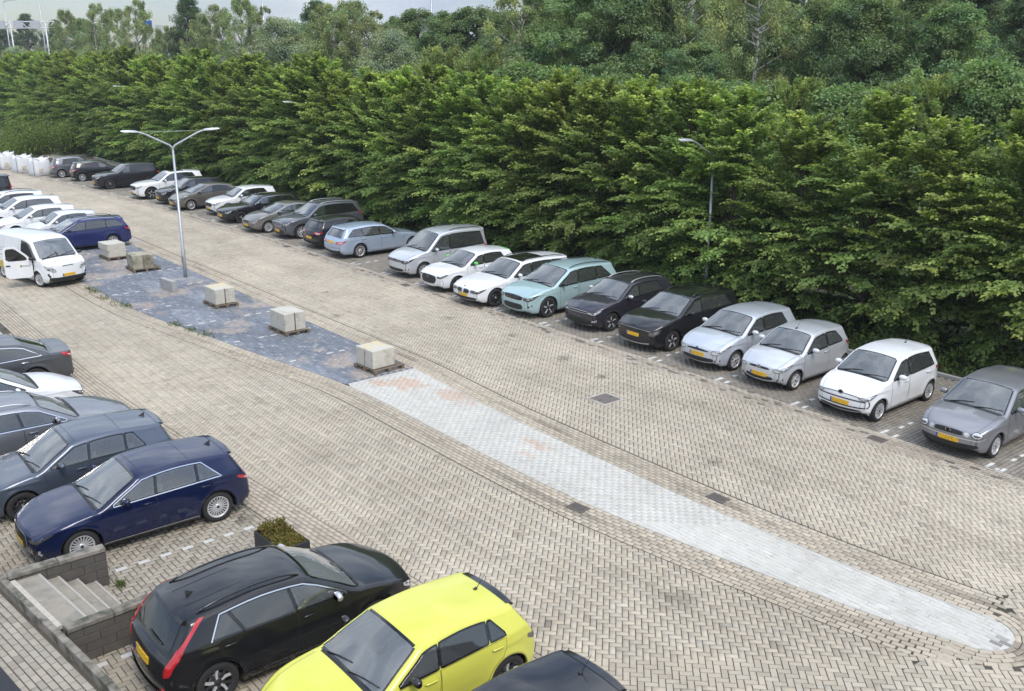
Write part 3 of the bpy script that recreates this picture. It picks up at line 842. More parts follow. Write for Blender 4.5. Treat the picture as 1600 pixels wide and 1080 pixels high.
# ---- wheels, shared between cars
_wheels = {}
def wheel_meshes(style, R):
    key = (style, round(R, 3))
    if key in _wheels: return _wheels[key]
    w = .205 if R < .33 else .225
    t = MB(); rr = R * .70
    t.lathe([(rr - .012, -w / 2 + .02), (rr + .01, -w / 2 + .004), (R - .05, -w / 2), (R - .015, -w / 2 + .012), (R, -w / 2 + .04), (R, w / 2 - .04), (R - .015, w / 2 - .012), (R - .05, w / 2), (rr + .01, w / 2 - .004), (rr - .012, w / 2 - .02)], 36, 0, 'y')
    for gy in (-.04, 0, .04): t.lathe([(R + .001, gy - .004), (R + .001, gy + .004)], 36, 1, 'y')
    r = MB(); o = w / 2
    n, sw, dark, twin = {'multi': (20, .024, 0, 0), 'five': (5, .060, 0, 1), 'ten': (10, .026, 0, 0), 'cap': (9, .055, 0, 0), 'dark': (5, .050, 1, 1), 'mach': (5, .056, 2, 1), 'y': (7, .042, 0, 1), 'six': (6, .07, 0, 0), 'dten': (10, .030, 1, 0)}[style]
    sm = 1 if dark else 0
    r.lathe([(rr + .004, o - .012), (rr - .008, o - .006), (rr - .024, o - .016), (rr - .028, o - .07), (rr - .03, -o + .03)], 36, sm, 'y')
    r.lathe([(rr - .03, o - .095), (.02, o - .085), (.0, o - .085)], 28, 2, 'y')
    r.lathe([(rr * .58, o - .075), (rr * .56, o - .068), (.09, o - .068), (.0, o - .068)], 24, 3, 'y')
    hub = .062
    r.lathe([(hub + .012, o - .06), (hub + .004, o - .026), (hub * .6, o - .018), (0, o - .018)], 16, sm, 'y')
    r.lathe([(.030, o - .017), (.026, o - .012), (0, o - .012)], 12, 2 if dark != 1 else 0, 'y')
    for i in range(n):
        for k in ((-1, 1) if twin else (0,)):
            a0 = 2 * math.pi * i / n + k * .06; a1 = 2 * math.pi * i / n + k * (.34 if n == 5 else .16 if n == 7 else 0)
            ww = sw * (.42 if twin else .5)
            pts = []
            for (q, rad, wd, dep) in ((a0, hub * .7, ww * 1.15, o - .026), (a1 * .6 + a0 * .4, rr * .6, ww, o - .022), (a1, rr - .016, ww * 1.05, o - .016)):
                cx, cz = math.cos(q) * rad, math.sin(q) * rad; tx, tz = -math.sin(q), math.cos(q)
                pts.append([(cx - tx * wd, dep - .022, cz - tz * wd), (cx - tx * wd * .75, dep, cz - tz * wd * .75), (cx + tx * wd * .75, dep, cz + tz * wd * .75), (cx + tx * wd, dep - .022, cz + tz * wd)])
            v = [p for row in pts for p in row]
            f = []
            for j in range(2):
                for e in range(3): f.append((j * 4 + e, j * 4 + 4 + e, j * 4 + 5 + e, j * 4 + 1 + e))
            r.add(v, f, sm if dark != 2 else (0 if k == 1 else 1))
    if style == 'cap': r.lathe([(rr * .95, o - .03), (rr * .5, o - .024), (.0, o - .02)], 28, 4, 'y')
    res = (t.mesh('wheel', [M_RUBBER, M_SEAM]), r.mesh('rim', [M_SILVER, M_ALLOYDK, M_TRIM, simple('brake_steel', (.22, .21, .2), .45, .8), simple('wheel_cover_grey', (.34, .345, .35), .45, .5)]))
    _wheels[key] = res
    return res

def emblem(mb, c, r, kind, front=1):
    """badge facing +x (front) or -x, centred on c"""
    sx = .006 * front
    def ringv(cy, cz, ry, rz, w):
        v, f = [], []
        for i in range(18):
            q = 2 * math.pi * i / 18
            for k in (1, 1 - w): v.append((c[0] + sx, c[1] + cy + ry * k * math.cos(q), c[2] + cz + rz * k * math.sin(q)))
        for i in range(18):
            a, b = 2 * i, 2 * ((i + 1) % 18); g = (a, b, b + 1, a + 1); f.append(g if front > 0 else g[::-1])
        mb.add(v, f, 0)
    def stroke(y0, z0, y1, z1, w=.011):
        d = np.array((y1 - y0, z1 - z0)); d /= np.linalg.norm(d); n = np.array((-d[1], d[0])) * w / 2 * (r / .055)
        q = [(y0 + n[0], z0 + n[1]), (y0 - n[0], z0 - n[1]), (y1 - n[0], z1 - n[1]), (y1 + n[0], z1 + n[1])]
        mb.add([(c[0] + sx * 1.3, c[1] + a, c[2] + b) for a, b in q], [(0, 1, 2, 3), (3, 2, 1, 0)], 0)
    if kind == 'vw':
        ringv(0, 0, r, r, .16)
        for k in (-1, 1):
            stroke(k * .36 * r, .86 * r, 0, .12 * r); stroke(k * .72 * r, .55 * r, k * .36 * r, -.75 * r); stroke(k * .36 * r, -.75 * r, 0, -.02 * r)
    elif kind == 'rings':
        for i in range(4): ringv((i - 1.5) * r * 1.25, 0, r * .8, r * .8, .2)
    elif kind == 'diamond':
        for a, b in (((0, 1), (.55, 0)), ((.55, 0), (0, -1)), ((0, -1), (-.55, 0)), ((-.55, 0), (0, 1))): stroke(a[0] * r, a[1] * r, b[0] * r, b[1] * r, .018)
    elif kind == 'ovals':
        ringv(0, 0, r * 1.25, r * .85, .14); ringv(0, .2 * r, r * .7, r * .3, .3); ringv(0, .0, r * .32, r * .8, .3)
    elif kind == 'letters':
        for i, (a, b) in enumerate((((-1.3, -.4), (-1.3, .4)), ((-1.3, 0), (-.7, .4)), ((-1.3, 0), (-.7, -.4)), ((-.3, -.4), (-.05, .4)), ((.3, -.4), (.75, .4)), ((.75, .4), (1.2, -.4)))): stroke(a[0] * r, a[1] * r, b[0] * r, b[1] * r, .014)
    elif kind == 'wing':
        ringv(0, 0, r * 1.1, r * .8, .13)
        for k in (-1, 1): stroke(k * .85 * r, .3 * r, 0, -.35 * r)
    elif kind == 'star':
        ringv(0, 0, r, r, .12)
        for t in (math.pi / 2, math.pi * 7 / 6, math.pi * 11 / 6): stroke(0, 0, math.cos(t) * r * .9, math.sin(t) * r * .9, .010)
    elif kind == 'roundel':
        ringv(0, 0, r, r, .3); stroke(-.6 * r, 0, .6 * r, 0, .012); stroke(0, -.6 * r, 0, .6 * r, .012)
    else:
        ringv(0, 0, r * .9, r * .9, .22); stroke(-.5 * r, 0, .5 * r, 0, .012)

M_SEAT = simple('seat_cloth', (.20, .20, .205), .9, var=.25, nscale=9); M_DASH = simple('dashboard_grey', (.075, .075, .078), .7, var=.2); M_LINER = simple('cabin_lining', (.24, .235, .225), .9, var=.15)
def interior(car, root, belt):
    L, H, Wd = car.L, car.H, car.Wd; X = lambda x: L / 2 - x
    zs = car.belt[0] - .08
    d = MB(); d.box((X(car.xc + .42), 0, zs - .16), (.50, Wd * .80, .30), bev=.05); d.box((X(car.xc + .16), 0, zs - .10), (.36, Wd * .74, .12), bev=.03); d.build('dashboard', M_DASH, root)
    t = MB(); c = (X(car.xc + .78), .36, zs - .02); pts = [(c[0] + .10 * math.sin(q), c[1] + .18 * math.cos(q), c[2] + .15 * math.sin(q)) for q in np.linspace(0, 2 * math.pi, 19)]
    t.tube(pts, .016, 0, 6, False); t.tube([(c[0] + .12, c[1], c[2] - .05), c], .03, 0, 6); t.build('steering_wheel', M_DASH, root)
    def seat(x, y, w, nm, n):
        m = MB(); zt = min(H - .36, zs + .16)
        m.box((X(x - .22), y, .42), (.52, w, .20), bev=.05)
        p = [(X(x), .45), (X(x + .20), zt)]
        v = []
        for (px_, pz_), th, ww in zip((p[0], ((p[0][0] + p[1][0]) / 2, (p[0][1] + p[1][1]) / 2), p[1]), (.16, .14, .09), (w, w, w * .8)):
            v += [(px_ + th / 2, y - ww / 2, pz_), (px_ + th / 2, y + ww / 2, pz_), (px_ - th / 2, y + ww / 2, pz_), (px_ - th / 2, y - ww / 2, pz_)]
        f = [(8, 9, 10, 11), (3, 2, 1, 0)] + [(i * 4 + k, i * 4 + (k + 1) % 4, i * 4 + 4 + (k + 1) % 4, i * 4 + 4 + k) for i in range(2) for k in range(4)]
        m.add(v, f); s_ = m.build(nm, M_SEAT, root)
        for k in range(n):
            yk = y + (k - (n - 1) / 2) * w / max(n, 1); h = MB(); h.box((X(x + .23), yk, zt + .10), (.08, .25, .16), bev=.03); h.build('headrest', M_SEAT, s_)
    for y in (-.36, .36): seat(car.xw + .34, y, .50, 'seat', 1)
    xr = min(car.xw + 1.18, L - car.xr - .50)
    seat(xr, 0, Wd * .68, 'rear_seat', 2)
    l = MB(); l.box((X((car.xc + .2 + L - car.xr) / 2), 0, .34), (L - car.xr - car.xc - .4, Wd * .76, .04))
    for sg in (-1, 1):
        xs = np.linspace(car.xc + .15, L - .45, 14); v = []
        for x in xs:
            w = float(car.W(x, .80)[0]) - .055; lo_ = .34 if min(abs(x - car.xf), abs(x - car.xrw)) > car.R + .16 else 2 * car.R + .14; v += [(X(x), sg * w, min(lo_, float(belt(x)) - .04)), (X(x), sg * (w - .01), float(belt(x)) - .02)]
        l.add(v, [(2 * i, 2 * i + 2, 2 * i + 3, 2 * i + 1) for i in range(13)])
    l.box((X(xr + .36), 0, .62), (.05, Wd * .74, .56)); l.box((X((xr + .36 + L - .35) / 2), 0, car.belt[1] - .08), (max(.1, L - .35 - xr - .36), Wd * .70, .03))
    l.build('cabin_lining', M_LINER, root)

def build_car(name, label, group, loc, facing, color, o, near=0):
    """facing: rotation about z of the nose direction; o: body dimensions plus look options"""
    geo = {k: v for k, v in o.items() if k in ('L', 'Wd', 'H', 'wb', 'fo', 'R', 'hz0', 'hz1', 'xc', 'xw', 'zw', 'xr', 'zr', 'xb', 'zb', 'zt', 'deck', 'belt', 'tum', 'af', 'lf', 'ar', 'lr', 'clear', 'nose', 'noseup', 'xm', 'rail')}
    car = Car(it=3 if near else 2, **geo)
    g = lambda k, d=None: o.get(k, d)
    L, H, Wd, R = car.L, car.H, car.Wd, car.R
    root = empty(name, (loc[0], loc[1], 0), facing)
    if o.get('sc'): root.scale = (o['sc'],) * 3
    tag(root, label, 'van' if g('van') else 'car', group)
    pm = color
    add = lambda mb, nm, mats, par=root: mb.build(nm, mats, par)
    glazed = bool(near) and not g('van')
    sc0, sc1 = car.p_at_x(car.xc + .05), car.p_at_x(car.xw + g('wst', .0))
    # side glass outline: offset of the roof edge, split at the pillars
    En = car.up; tt = np.gradient(En, axis=0); tt /= np.maximum(np.linalg.norm(tt, axis=1, keepdims=True), 1e-9)
    inn = En - np.stack([-tt[:, 1], tt[:, 0]], 1) * car.rail
    sel = (inn[:, 1] > car.belt[0] - .1); inn = inn[sel]; oo = np.argsort(inn[:, 0]); inn = inn[oo]
    belt = lambda x: np.interp(x, [car.xc, L - .4], car.belt) + g('beltup', .035) + np.clip((x - g('kick', 99)) * g('kicks', 0), 0, .3)
    topz = lambda x: np.interp(x, inn[:, 0], inn[:, 1])
    xe, xet = g('xe', L - .75), g('xet', L - .85)       # rear end of the glass at the belt and at the roof
    xg = np.linspace(car.xc + .1, xe, 200); good = topz(xg) > belt(xg) + .012
    x0 = float(xg[np.argmax(good)])
    def pane(xa, xb, xat, xbt, ins=0.0):
        N_ = 10
        tx = np.linspace(xat, xbt, N_); bx = np.linspace(xa, xb, 6)
        P = [(x, float(belt(x)) + ins) for x in bx]
        for x in tx[::-1]: P.append((x, max(float(topz(x)) - ins, float(belt(x)) + ins + .006)))
        return P
    pil = g('pillars', [(2.15, .05), ])
    cuts = [(x0, x0)] + [(a, a + dx) for a, dx in pil] + [(xe, xet)]
    panes = []
    for i in range(len(cuts) - 1):
        (a, at), (b, bt) = cuts[i], cuts[i + 1]
        ga = 0 if i == 0 else .030; gb = 0 if i == len(cuts) - 2 else .030
        panes.append(pane(a + ga + .004, b - gb, at + ga + .004, bt - gb, .008))
    # ---------------- body shell
    nf = 10 if near else 7
    n = len(car.C)
    F = np.sin(np.linspace(-1, 1, 2 * nf + 1) * math.pi / 2 * .96) / math.sin(math.pi / 2 * .96)
    Vs = car.O(car.S(np.repeat(np.arange(n), len(F)).astype(float), np.tile(F, n)))
    m = len(F); fs = []
    for i in range(n - 1):
        for j in range(m - 1):
            if glazed and i >= math.ceil(sc0) and i + 1 <= math.floor(sc1) and abs(F[j] + F[j + 1]) < 1.80: continue
            fs.append((i * m + j, i * m + j + 1, (i + 1) * m + j + 1, (i + 1) * m + j))
    mb = MB(); mb.add(Vs, fs, 0, True)
    Ra = R + .052
    xs = list(car.up[:, 0])
    for xa in (car.xf, car.xrw): xs += [xa + Ra * math.cos(t) for t in np.linspace(0, math.pi, 19)] + [xa - Ra - .002, xa + Ra + .002]
    if glazed: xs += list(np.arange(x0, xe + .1, .045))
    xs = np.array(sorted(xs)); xs = xs[np.concatenate([[True], np.diff(xs) > .0015])]
    zt = car.top_z(xs)
    Ef, Er = car.E[:car.i0 + 1], car.E[car.i1:]
    sill = car.clear + .02
    zl = np.full(len(xs), sill)
    zl = np.maximum(zl, np.where(xs < Ef[0, 0], np.interp(xs, Ef[::-1, 0], Ef[::-1, 1]), 0))
    zl = np.maximum(zl, np.where(xs > Er[-1, 0], np.interp(xs, Er[::-1, 0], Er[::-1, 1]), 0))
    for xa in (car.xf, car.xrw):
        q = Ra * Ra - (xs - xa) ** 2
        zl = np.maximum(zl, np.where(q > 0, R + np.sqrt(np.maximum(q, 0)) , 0))
    zl = np.minimum(zl, zt - .004)
    nr = 18 if near else 13
    dd = [0, .004, .011, .021, .034, .05, .075]
    rows = []
    for d in dd: rows.append(zt - np.minimum(d, (zt - zl) * d / .25))
    base = rows[-1]
    if glazed:                                   # grid lines follow the top and the sill of the side glass
        wt_ = np.minimum(np.maximum(topz(xs) - .008, zl + .02), base - .003); wb_ = np.minimum(np.maximum(belt(xs) + .008, zl + .01), wt_ - .003)
        rows.append((base + wt_) / 2)
        w0_ = len(rows)
        for k in range(8): rows.append(wt_ + (wb_ - wt_) * k / 7)
        w1_ = len(rows) - 1
        for k in range(1, 13): rows.append(wb_ + (zl - wb_) * k / 12)
    else:
        for k in range(1, nr + 1): rows.append(base + (zl - base) * k / nr)
    Z = np.array(rows); k = len(rows); c = len(xs)
    X = np.tile(xs, (k, 1))
    w = car.W(X.ravel(), Z.ravel()).reshape(k, c)
    w = np.vstack([w, w[-1:] - .05]); Z = np.vstack([Z, Z[-1:] + .012]); X = np.vstack([X, X[-1:]])
    k += 1
    for sg in (-1, 1):
        V = car.O(np.stack([X, sg * w, Z], -1).reshape(-1, 3)); fs = []
        for i in range(k - 1):
            for j in range(c - 1):
                q = (i * c + j, i * c + j + 1, (i + 1) * c + j + 1, (i + 1) * c + j)
                if glazed and w0_ <= i < w1_:
                    xm_, zm_ = (X[i, j] + X[i, j + 1]) / 2, (Z[i, j] + Z[i, j + 1] + Z[i + 1, j] + Z[i + 1, j + 1]) / 4
                    if x0 < xm_ < xe and any(pip((xm_, zm_), P) for P in panes): continue
                fs.append(q if sg > 0 else q[::-1])
        mb.add(V, fs, 0, True)
    import bmesh
    me = mb.mesh('body', [pm])
    bm = bmesh.new(); bm.from_mesh(me)
    bmesh.ops.remove_doubles(bm, verts=bm.verts, dist=.0012)
    bmesh.ops.recalc_face_normals(bm, faces=bm.faces)
    bm.to_mesh(me); bm.free()
    up = 0.0
    body = link('body', me, root)
    # ---------------- underside and wheel wells
    ub = MB()
    hw = Wd / 2
    ub.box((L / 2 - (car.xf + car.xrw) / 2, 0, car.clear + .16), (car.wb - 2 * Ra - .02, Wd - .16, .30))
    ub.box((L / 2 - (.30 + (car.xf - Ra - .02 - .30) / 2), 0, car.clear + .19), (max(.05, car.xf - Ra - .32), Wd - .50, .30))
    ub.box((L / 2 - (car.xrw + Ra + .02 + L - .25) / 2, 0, car.clear + .19), (max(.05, L - .27 - car.xrw - Ra), Wd - .42, .28))
    for xa in (car.xf, car.xrw):
        ub.box((L / 2 - xa, 0, car.clear + .30), (2 * Ra, Wd - .62, .55))
        for sg in (-1, 1):
            v, f = [], []
            for i, t in enumerate(np.linspace(-.25, math.pi + .25, 15)):
                x, z = L / 2 - xa - (Ra + .006) * math.cos(t), R + (Ra + .006) * math.sin(t)
                v += [(x, sg * (hw - .06), z), (x, sg * (hw - .33), z)]
            for i in range(14): f.append((2 * i, 2 * i + 1, 2 * i + 3, 2 * i + 2))
            ub.add(v, f, 0, True)
    add(ub, 'underbody', M_TRIM)
    # ---------------- wheels
    tm, rm = wheel_meshes(g('wheel', 'ten'), R)
    tw = .0
    for xa in (car.xf, car.xrw):
        for sg in (-1, 1):
            yw = sg * (hw - .125 - g('inset', .0))
            steer = g('steer', 0) if xa == car.xf else 0
            wl_ = link('wheel', tm, root, (L / 2 - xa, yw, R), (math.pi if sg < 0 else 0) + steer)
            link('rim', rm, wl_)
    # ---------------- glass
    mb = MB(); strip_patch(car, mb, sc0, sc1, lambda t: .955 - .015 * t, .008 if glazed else .005, 0); ws = add(mb, 'windscreen', G_CLEAR if glazed else G_SCREEN)
    if glazed:
        mb = MB(); Sq = lambda a, b: car.S(a, b)
        for sg in (-1, 1): ribbon(car, mb, [(sc0 + (sc1 - sc0) * t, sg * (.935 - .012 * t)) for t in np.linspace(0, 1, 20)], Sq, .085, .005, step=9)
        ribbon(car, mb, [(sc0 + .35, f) for f in np.linspace(-.95, .95, 25)], Sq, .12, .0052, step=9); ribbon(car, mb, [(sc1 - .3, f) for f in np.linspace(-.93, .93, 25)], Sq, .10, .0052, step=9)
        add(mb, 'windscreen_frit', M_GLOSSBLK, ws)
        interior(car, root, belt)
    mb = MB(); strip_patch(car, mb, car.p_at_x(car.xc - .018), car.p_at_x(car.xc + .055), lambda t: .88, .004, 0, 4); add(mb, 'scuttle', M_TRIM, ws)
    if near or not g('far'):
        mb = MB()
        for y0, ln in ((-.05, .56), (.50, .50)):
            p0, p1 = car.p_at_x(car.xc + .02), car.p_at_x(car.xc + .12)
            a = car.O(car.S(p0, y0 / (hw * .8))); b = car.O(car.S(p1, (y0 - ln) / (hw * .8)))
            mb.tube([a + (0, 0, .022), (a + b) / 2 + (0, 0, .038), b + (0, 0, .022)], .010, 0, 5)
        add(mb, 'wiper', M_TRIM, ws)
    kinds = g('tint', 1)
    for sg in (-1, 1):
        fn = car.side(sg)
        mb = MB()
        if glazed:
            for P in panes: ribbon(car, mb, P, fn, .062, .0045, 0, True, .03)
        else: patch(car, mb, pane(x0 - .012, xe + .018, x0 - .012, xet + .014, -.012), fn, .0030, .12, 0, 0, .004)
        tr = add(mb, 'window_surround', g('surround', M_GLOSSBLK))
        if g('chromeline'):
            mb = MB(); pp = pane(x0 - .02, xe + .025, x0 - .02, xet + .02, -.018)
            ribbon(car, mb, pp if g('chromeline') == 2 else pp[5:] + [pp[0]], fn, .020, .007, 0, g('chromeline') == 2); add(mb, 'window_trim', M_CHROME, tr)
        for i, P in enumerate(panes):
            mb = MB(); patch(car, mb, P, fn, .0085, .10, 0, 0, .004)
            if glazed: add(mb, 'side_window', G_TINT if (i > 0 and kinds) else G_CLEARS)
            else: add(mb, 'side_window', G_DARK if (i > 0 and kinds) else G_SIDE)
    # rear window
    if not g('norear'):
        pr0, pr1 = car.p_at_x(L - car.xr + .05, .4, .93), car.p_at_x(L - car.xb - g('rwlow', .0), .4, .93)
        mb = MB(); strip_patch(car, mb, pr0, pr1, lambda t: g('rww', .86) + .03 * t, .005, 0); add(mb, 'rear_window', G_SIDE if not kinds else G_DARK)
    # ---------------- doors: panels with dark gaps and handles
    if g('doors', 2) and not g('far'):
        dl = g('doorx') or ([car.xf + R + .16] + [a for a, _ in pil][:g('doors', 2) - 1] + [min(car.xrw - .05, xe + .05)])
        for sg in (-1, 1):
            fn = car.side(sg)
            for i in range(len(dl) - 1):
                a, b = dl[i] + .006, dl[i + 1] - .006
                bz = lambda x: float(belt(x)) - .030
                zs = sill + .07
                rear = i == len(dl) - 2 and g('doors', 2) == 2
                P = [(a + .03, zs), (b - .05, zs)]
                if rear: P = [(a + .03, zs)] + [(car.xrw + (Ra + .05) * math.cos(t), R + (Ra + .05) * math.sin(t)) for t in np.linspace(math.pi * .985, math.pi * .60, 6) if car.xrw + (Ra + .05) * math.cos(t) < b - .02]
                P += [(b, bz(b) - .12), (b, bz(b)), ((a + b) / 2, bz((a + b) / 2)), (a, bz(a)), (a, .55)]
                mb = MB(); patch(car, mb, P, fn, .0035, .10, 0, 0, .003)
                ribbon(car, mb, P, fn, .0065, .0044, 1, True, .1)
                dr = add(mb, 'door', [pm, M_SEAM])
                hx, hz = b - .17, float(belt(b - .17)) - .125
                h = MB(); c0 = car.O(fn(np.array([hx]), np.array([hz])))[0]
                yo = -sg * 1.0
                h.tube([c0 + (.10, yo * .012, 0), c0 + (.085, yo * .034, .004), c0 + (0, yo * .040, .006), c0 + (-.085, yo * .034, .004), c0 + (-.10, yo * .012, 0)], .012, 0, 6)
                add(h, 'handle', g('handlemat', pm), dr)
    elif g('far'):
        for sg in (-1, 1):
            mb = MB()
            for x in [car.xf + R + .16] + [a for a, _ in pil] + [car.xrw - .05]:
                ribbon(car, mb, [(x, .33 if x < car.xrw - .2 else .8), (x, float(belt(x)) - .02)], car.side(sg), .012, .003)
            add(mb, 'door_seam', M_SEAM)
    # bonnet and tailgate gaps, roof seams
    mb = MB(); ph0, ph1 = car.p_at_x(.20, .02), car.p_at_x(car.xc - .08)
    Sf = lambda a, b: car.S(a, b)
    for sg in (-1, 1): ribbon(car, mb, [(ph0 + (ph1 - ph0) * t, sg * (.78 + .14 * t ** .6)) for t in np.linspace(0, 1, 26)], Sf, .0055, .0045, step=9)
    ribbon(car, mb, [(ph0, f) for f in np.linspace(-.78, .78, 25)], Sf, .0055, .0045, step=9)
    add(mb, 'bonnet_seam', M_SEAM, body)
    if g('crease', 1) and not g('far'):
        pass
    # ---------------- front end
    ff, fr = car.end(False, 1), car.end(True, 1)
    fl_, rl_ = car.end(False, -1), car.end(True, -1)
    sym = lambda P: [(a, z) for a, z in P] + [(-a, z) for a, z in P[::-1]]
    def end_full(fn): return lambda a, z: np.where((np.asarray(a) >= 0)[..., None], fn(np.abs(a), z), fn(np.abs(a), z) * np.array((1, -1, 1)))
    F2, R2 = end_full(ff), end_full(fr)
    hz0 = car.hz0
    hl = g('head') or [(.40 * Wd - .18, hz0 - .16), (.40 * Wd - .05, hz0 - .19), (.40 * Wd + .10, hz0 - .15), (.40 * Wd + .26, hz0 - .03), (.40 * Wd + .02, hz0 - .03), (.40 * Wd - .16, hz0 - .07)]
    if callable(hl): hl = hl(car)
    for fn in (ff, fl_):
        mb = MB(); patch(car, mb, hl, fn, .010, .022, 0, 1, .03); ribbon(car, mb, [tuple(q) for q in smooth_poly(hl, 1)], fn, .014, .0108, 1, True, .02); h = add(mb, 'headlight', [g('headmat', M_LAMP), M_SEAM])
        cx, cz = sum(p[0] for p in hl) / len(hl), sum(p[1] for p in hl) / len(hl)
        mb = MB()
        for dx, r_ in g('bulbs', ((-.05, .034), (.05, .030))):
            t = np.linspace(0, 2 * math.pi, 13)[:-1]
            patch(car, mb, [(cx + dx + r_ * math.cos(q), cz + .2 * dx + r_ * math.sin(q)) for q in t], fn, .0135, .02, 0, 0, .006)
        add(mb, 'lamp', M_LAMPDK if g('headmat', M_LAMP) is M_LAMP else M_CHROME, h)
    gr = g('grille', [(.30, hz0 - .155), (.34, hz0 - .10), (.33, hz0 - .06)])
    if gr:
        mb = MB(); patch(car, mb, sym(gr), F2, .006, .04, 0, 1, .01); gro = add(mb, 'grille', g('grillemat', M_TRIM))
        if near or not g('far'):
            mb = MB(); zs_ = [p[1] for p in gr]
            for z in np.arange(min(zs_) + .03, max(zs_) - .015, .034):
                w_ = np.interp(z, sorted(zs_), [p[0] for p in sorted(gr, key=lambda q: q[1])]) - .02
                ribbon(car, mb, [(-w_, z), (0, z), (w_, z)], F2, .010, .010, 0)
            add(mb, 'bar', g('barmat', M_GLOSSBLK), gro)
        if g('grilleline'):
            mb = MB(); ribbon(car, mb, [tuple(q) for q in smooth_poly(sym(gr), 1)], F2, g('glw', .018), .009, 0, True); add(mb, 'grille_trim', g('grilleline'), gro)
    lg = g('lower', [(.48, car.clear + .075), (.52, car.clear + .12), (.44, car.clear + .185)])
    if lg:
        mb = MB(); patch(car, mb, sym(lg), F2, .006, .04, 0, 1, .01); add(mb, 'air_intake', M_TRIM)
    lip = MB(); ribbon(car, lip, [(a, car.clear + .035) for a in np.linspace(-.62, .62, 9) * Wd / 1.76], F2, .055, .005, 0)
    add(lip, 'bumper_lip', g('lipmat', M_TRIM))
    if g('fog'):
        for fn in (ff, fl_):
            mb = MB(); x_, z_ = g('fog'); patch(car, mb, [(x_ - .06, z_ - .045), (x_ + .08, z_ - .035), (x_ + .07, z_ + .045), (x_ - .05, z_ + .03)], fn, .005, .06, 0, 1, .01); fg = add(mb, 'fog_light', g('fogmat', M_TRIM))
            mb = MB(); patch(car, mb, [(x_ + .012 + .028 * math.cos(q), z_ + .028 * math.sin(q)) for q in np.linspace(0, 6.28, 11)[:-1]], fn, .008, .05, 0, 0, .003); add(mb, 'lamp', M_LAMP, fg)
    def plate(fn, z, a0=0):
        mb = MB(); patch(car, mb, [(a0 - .26, z - .055), (a0 + .26, z - .055), (a0 + .26, z + .055), (a0 - .26, z + .055)], fn, .014, .13, 0, 0, .014)
        pl = add(mb, 'number_plate', M_PLATE)
        mb = MB(); s_ = -1 if fn is R2 else 1
        patch(car, mb, [(a0 + s_ * .215, z - .052), (a0 + s_ * .257, z - .052), (a0 + s_ * .257, z + .052), (a0 + s_ * .215, z + .052)], fn, .0165, .1, 0, 0, .003); add(mb, 'band', M_PLATEB, pl)
    if g('plate', 1): plate(F2, g('platez', car.clear + .235))
    def badge(fn, z, r, kind, front):
        c = car.O(fn(np.array([0.]), np.array([z])))[0]
        mb = MB(); mb.lathe([(r, 0), (r * .95, .008), (0, .009)], 16, 0, 'y')
        rot = [(front * y_, x_, z_) for x_, y_, z_ in mb.v]
        mb.v = [(c[0] + a - front * .004, c[1] + b, c[2] + z_) for a, b, z_ in rot]
        if kind in ('vw', 'ovals', 'star', 'roundel', 'round'): bd = add(mb, 'badge_plate', M_GLOSSBLK)
        mb = MB(); emblem(mb, (c[0] + front * .006, c[1], c[2]), r, kind, front); add(mb, 'badge', M_CHROME)
    if g('badge'): badge(F2, g('badgez', hz0 - .09), g('badger', .055), g('badge'), 1)
    # ---------------- rear end
    zb = car.zb
    tl = g('tail') or [(.42 * Wd - .24, car.zt - .06), (.42 * Wd + .02, car.zt - .09), (.42 * Wd + .22, car.zt + .02), (.42 * Wd + .18, car.zt + .08), (.42 * Wd - .06, car.zt + .07), (.42 * Wd - .22, car.zt + .03)]
    if callable(tl): tl = tl(car)
    for fn in (fr, rl_):
        mb = MB(); patch(car, mb, tl, fn, .009, .022, 0, 1, .03); t_ = add(mb, 'tail_light', g('tailmat', M_RED))
        cx, cz = sum(p[0] for p in tl) / len(tl), sum(p[1] for p in tl) / len(tl)
        mb = MB(); patch(car, mb, [(cx + (a - cx) * .45, cz + (z - cz) * .38 - .008) for a, z in tl], fn, .0125, .022, 0, 1, .005); add(mb, 'lamp', g('tailin', M_LAMP), t_)
    if g('rearplate', 1): plate(R2, g('rplatez', .70))
    mb = MB(); ribbon(car, mb, [(a, .30) for a in np.linspace(-.7, .7, 9) * Wd / 1.76], R2, .16, .005, 0); add(mb, 'rear_bumper_skirt', M_TRIM)
    if not car.deck:
        mb = MB(); w_ = Wd * .40
        ribbon(car, mb, [(-w_, car.zt - .16), (-w_ - .02, car.zt + .1)], R2, .008, .003); ribbon(car, mb, [(w_, car.zt - .16), (w_ + .02, car.zt + .1)], R2, .008, .003)
        ribbon(car, mb, [(-w_, .52), (w_, .52)], R2, .010, .003); ribbon(car, mb, [(-w_, .52), (-w_, car.zt - .16)], R2, .008, .003); ribbon(car, mb, [(w_, .52), (w_, car.zt - .16)], R2, .008, .003)
        add(mb, 'tailgate_seam', M_SEAM, body)
        if g('spoiler', 1):
            p = car.p_at_x(L - car.xr, .4, .93); mb = MB(); v = []
            for f in np.linspace(-.93, .93, 13):
                q = car.O(car.S(p - .5, f)); dx = .115 * (1 - .25 * f * f)
                q0 = car.O(car.S(car.p_at_x(L - car.xr - .07, .4, .93), f))
                v += [q0 + (0, 0, .006), q + (-dx * .55, 0, .004), q + (-dx, 0, -.030), q + (-dx * .9, 0, -.045), q + (.0, 0, -.045)]
            f_ = []
            for i in range(12):
                for j in range(4): f_.append((i * 5 + j, i * 5 + j + 1, i * 5 + 6 + j, i * 5 + 5 + j))
            f_ += [(0, 1, 2, 3, 4)[::-1], tuple(range(60, 65))]
            mb.add(v, f_, 0, False); add(mb, 'roof_spoiler', g('spoilermat', pm), body)
    else:
        mb = MB(); p0 = car.p_at_x(L - car.xb + .06, .4, .97); ribbon(car, mb, [(p0, f) for f in np.linspace(-.8, .8, 9)], Sf, .008, .002, step=9); add(mb, 'boot_seam', M_SEAM, body)
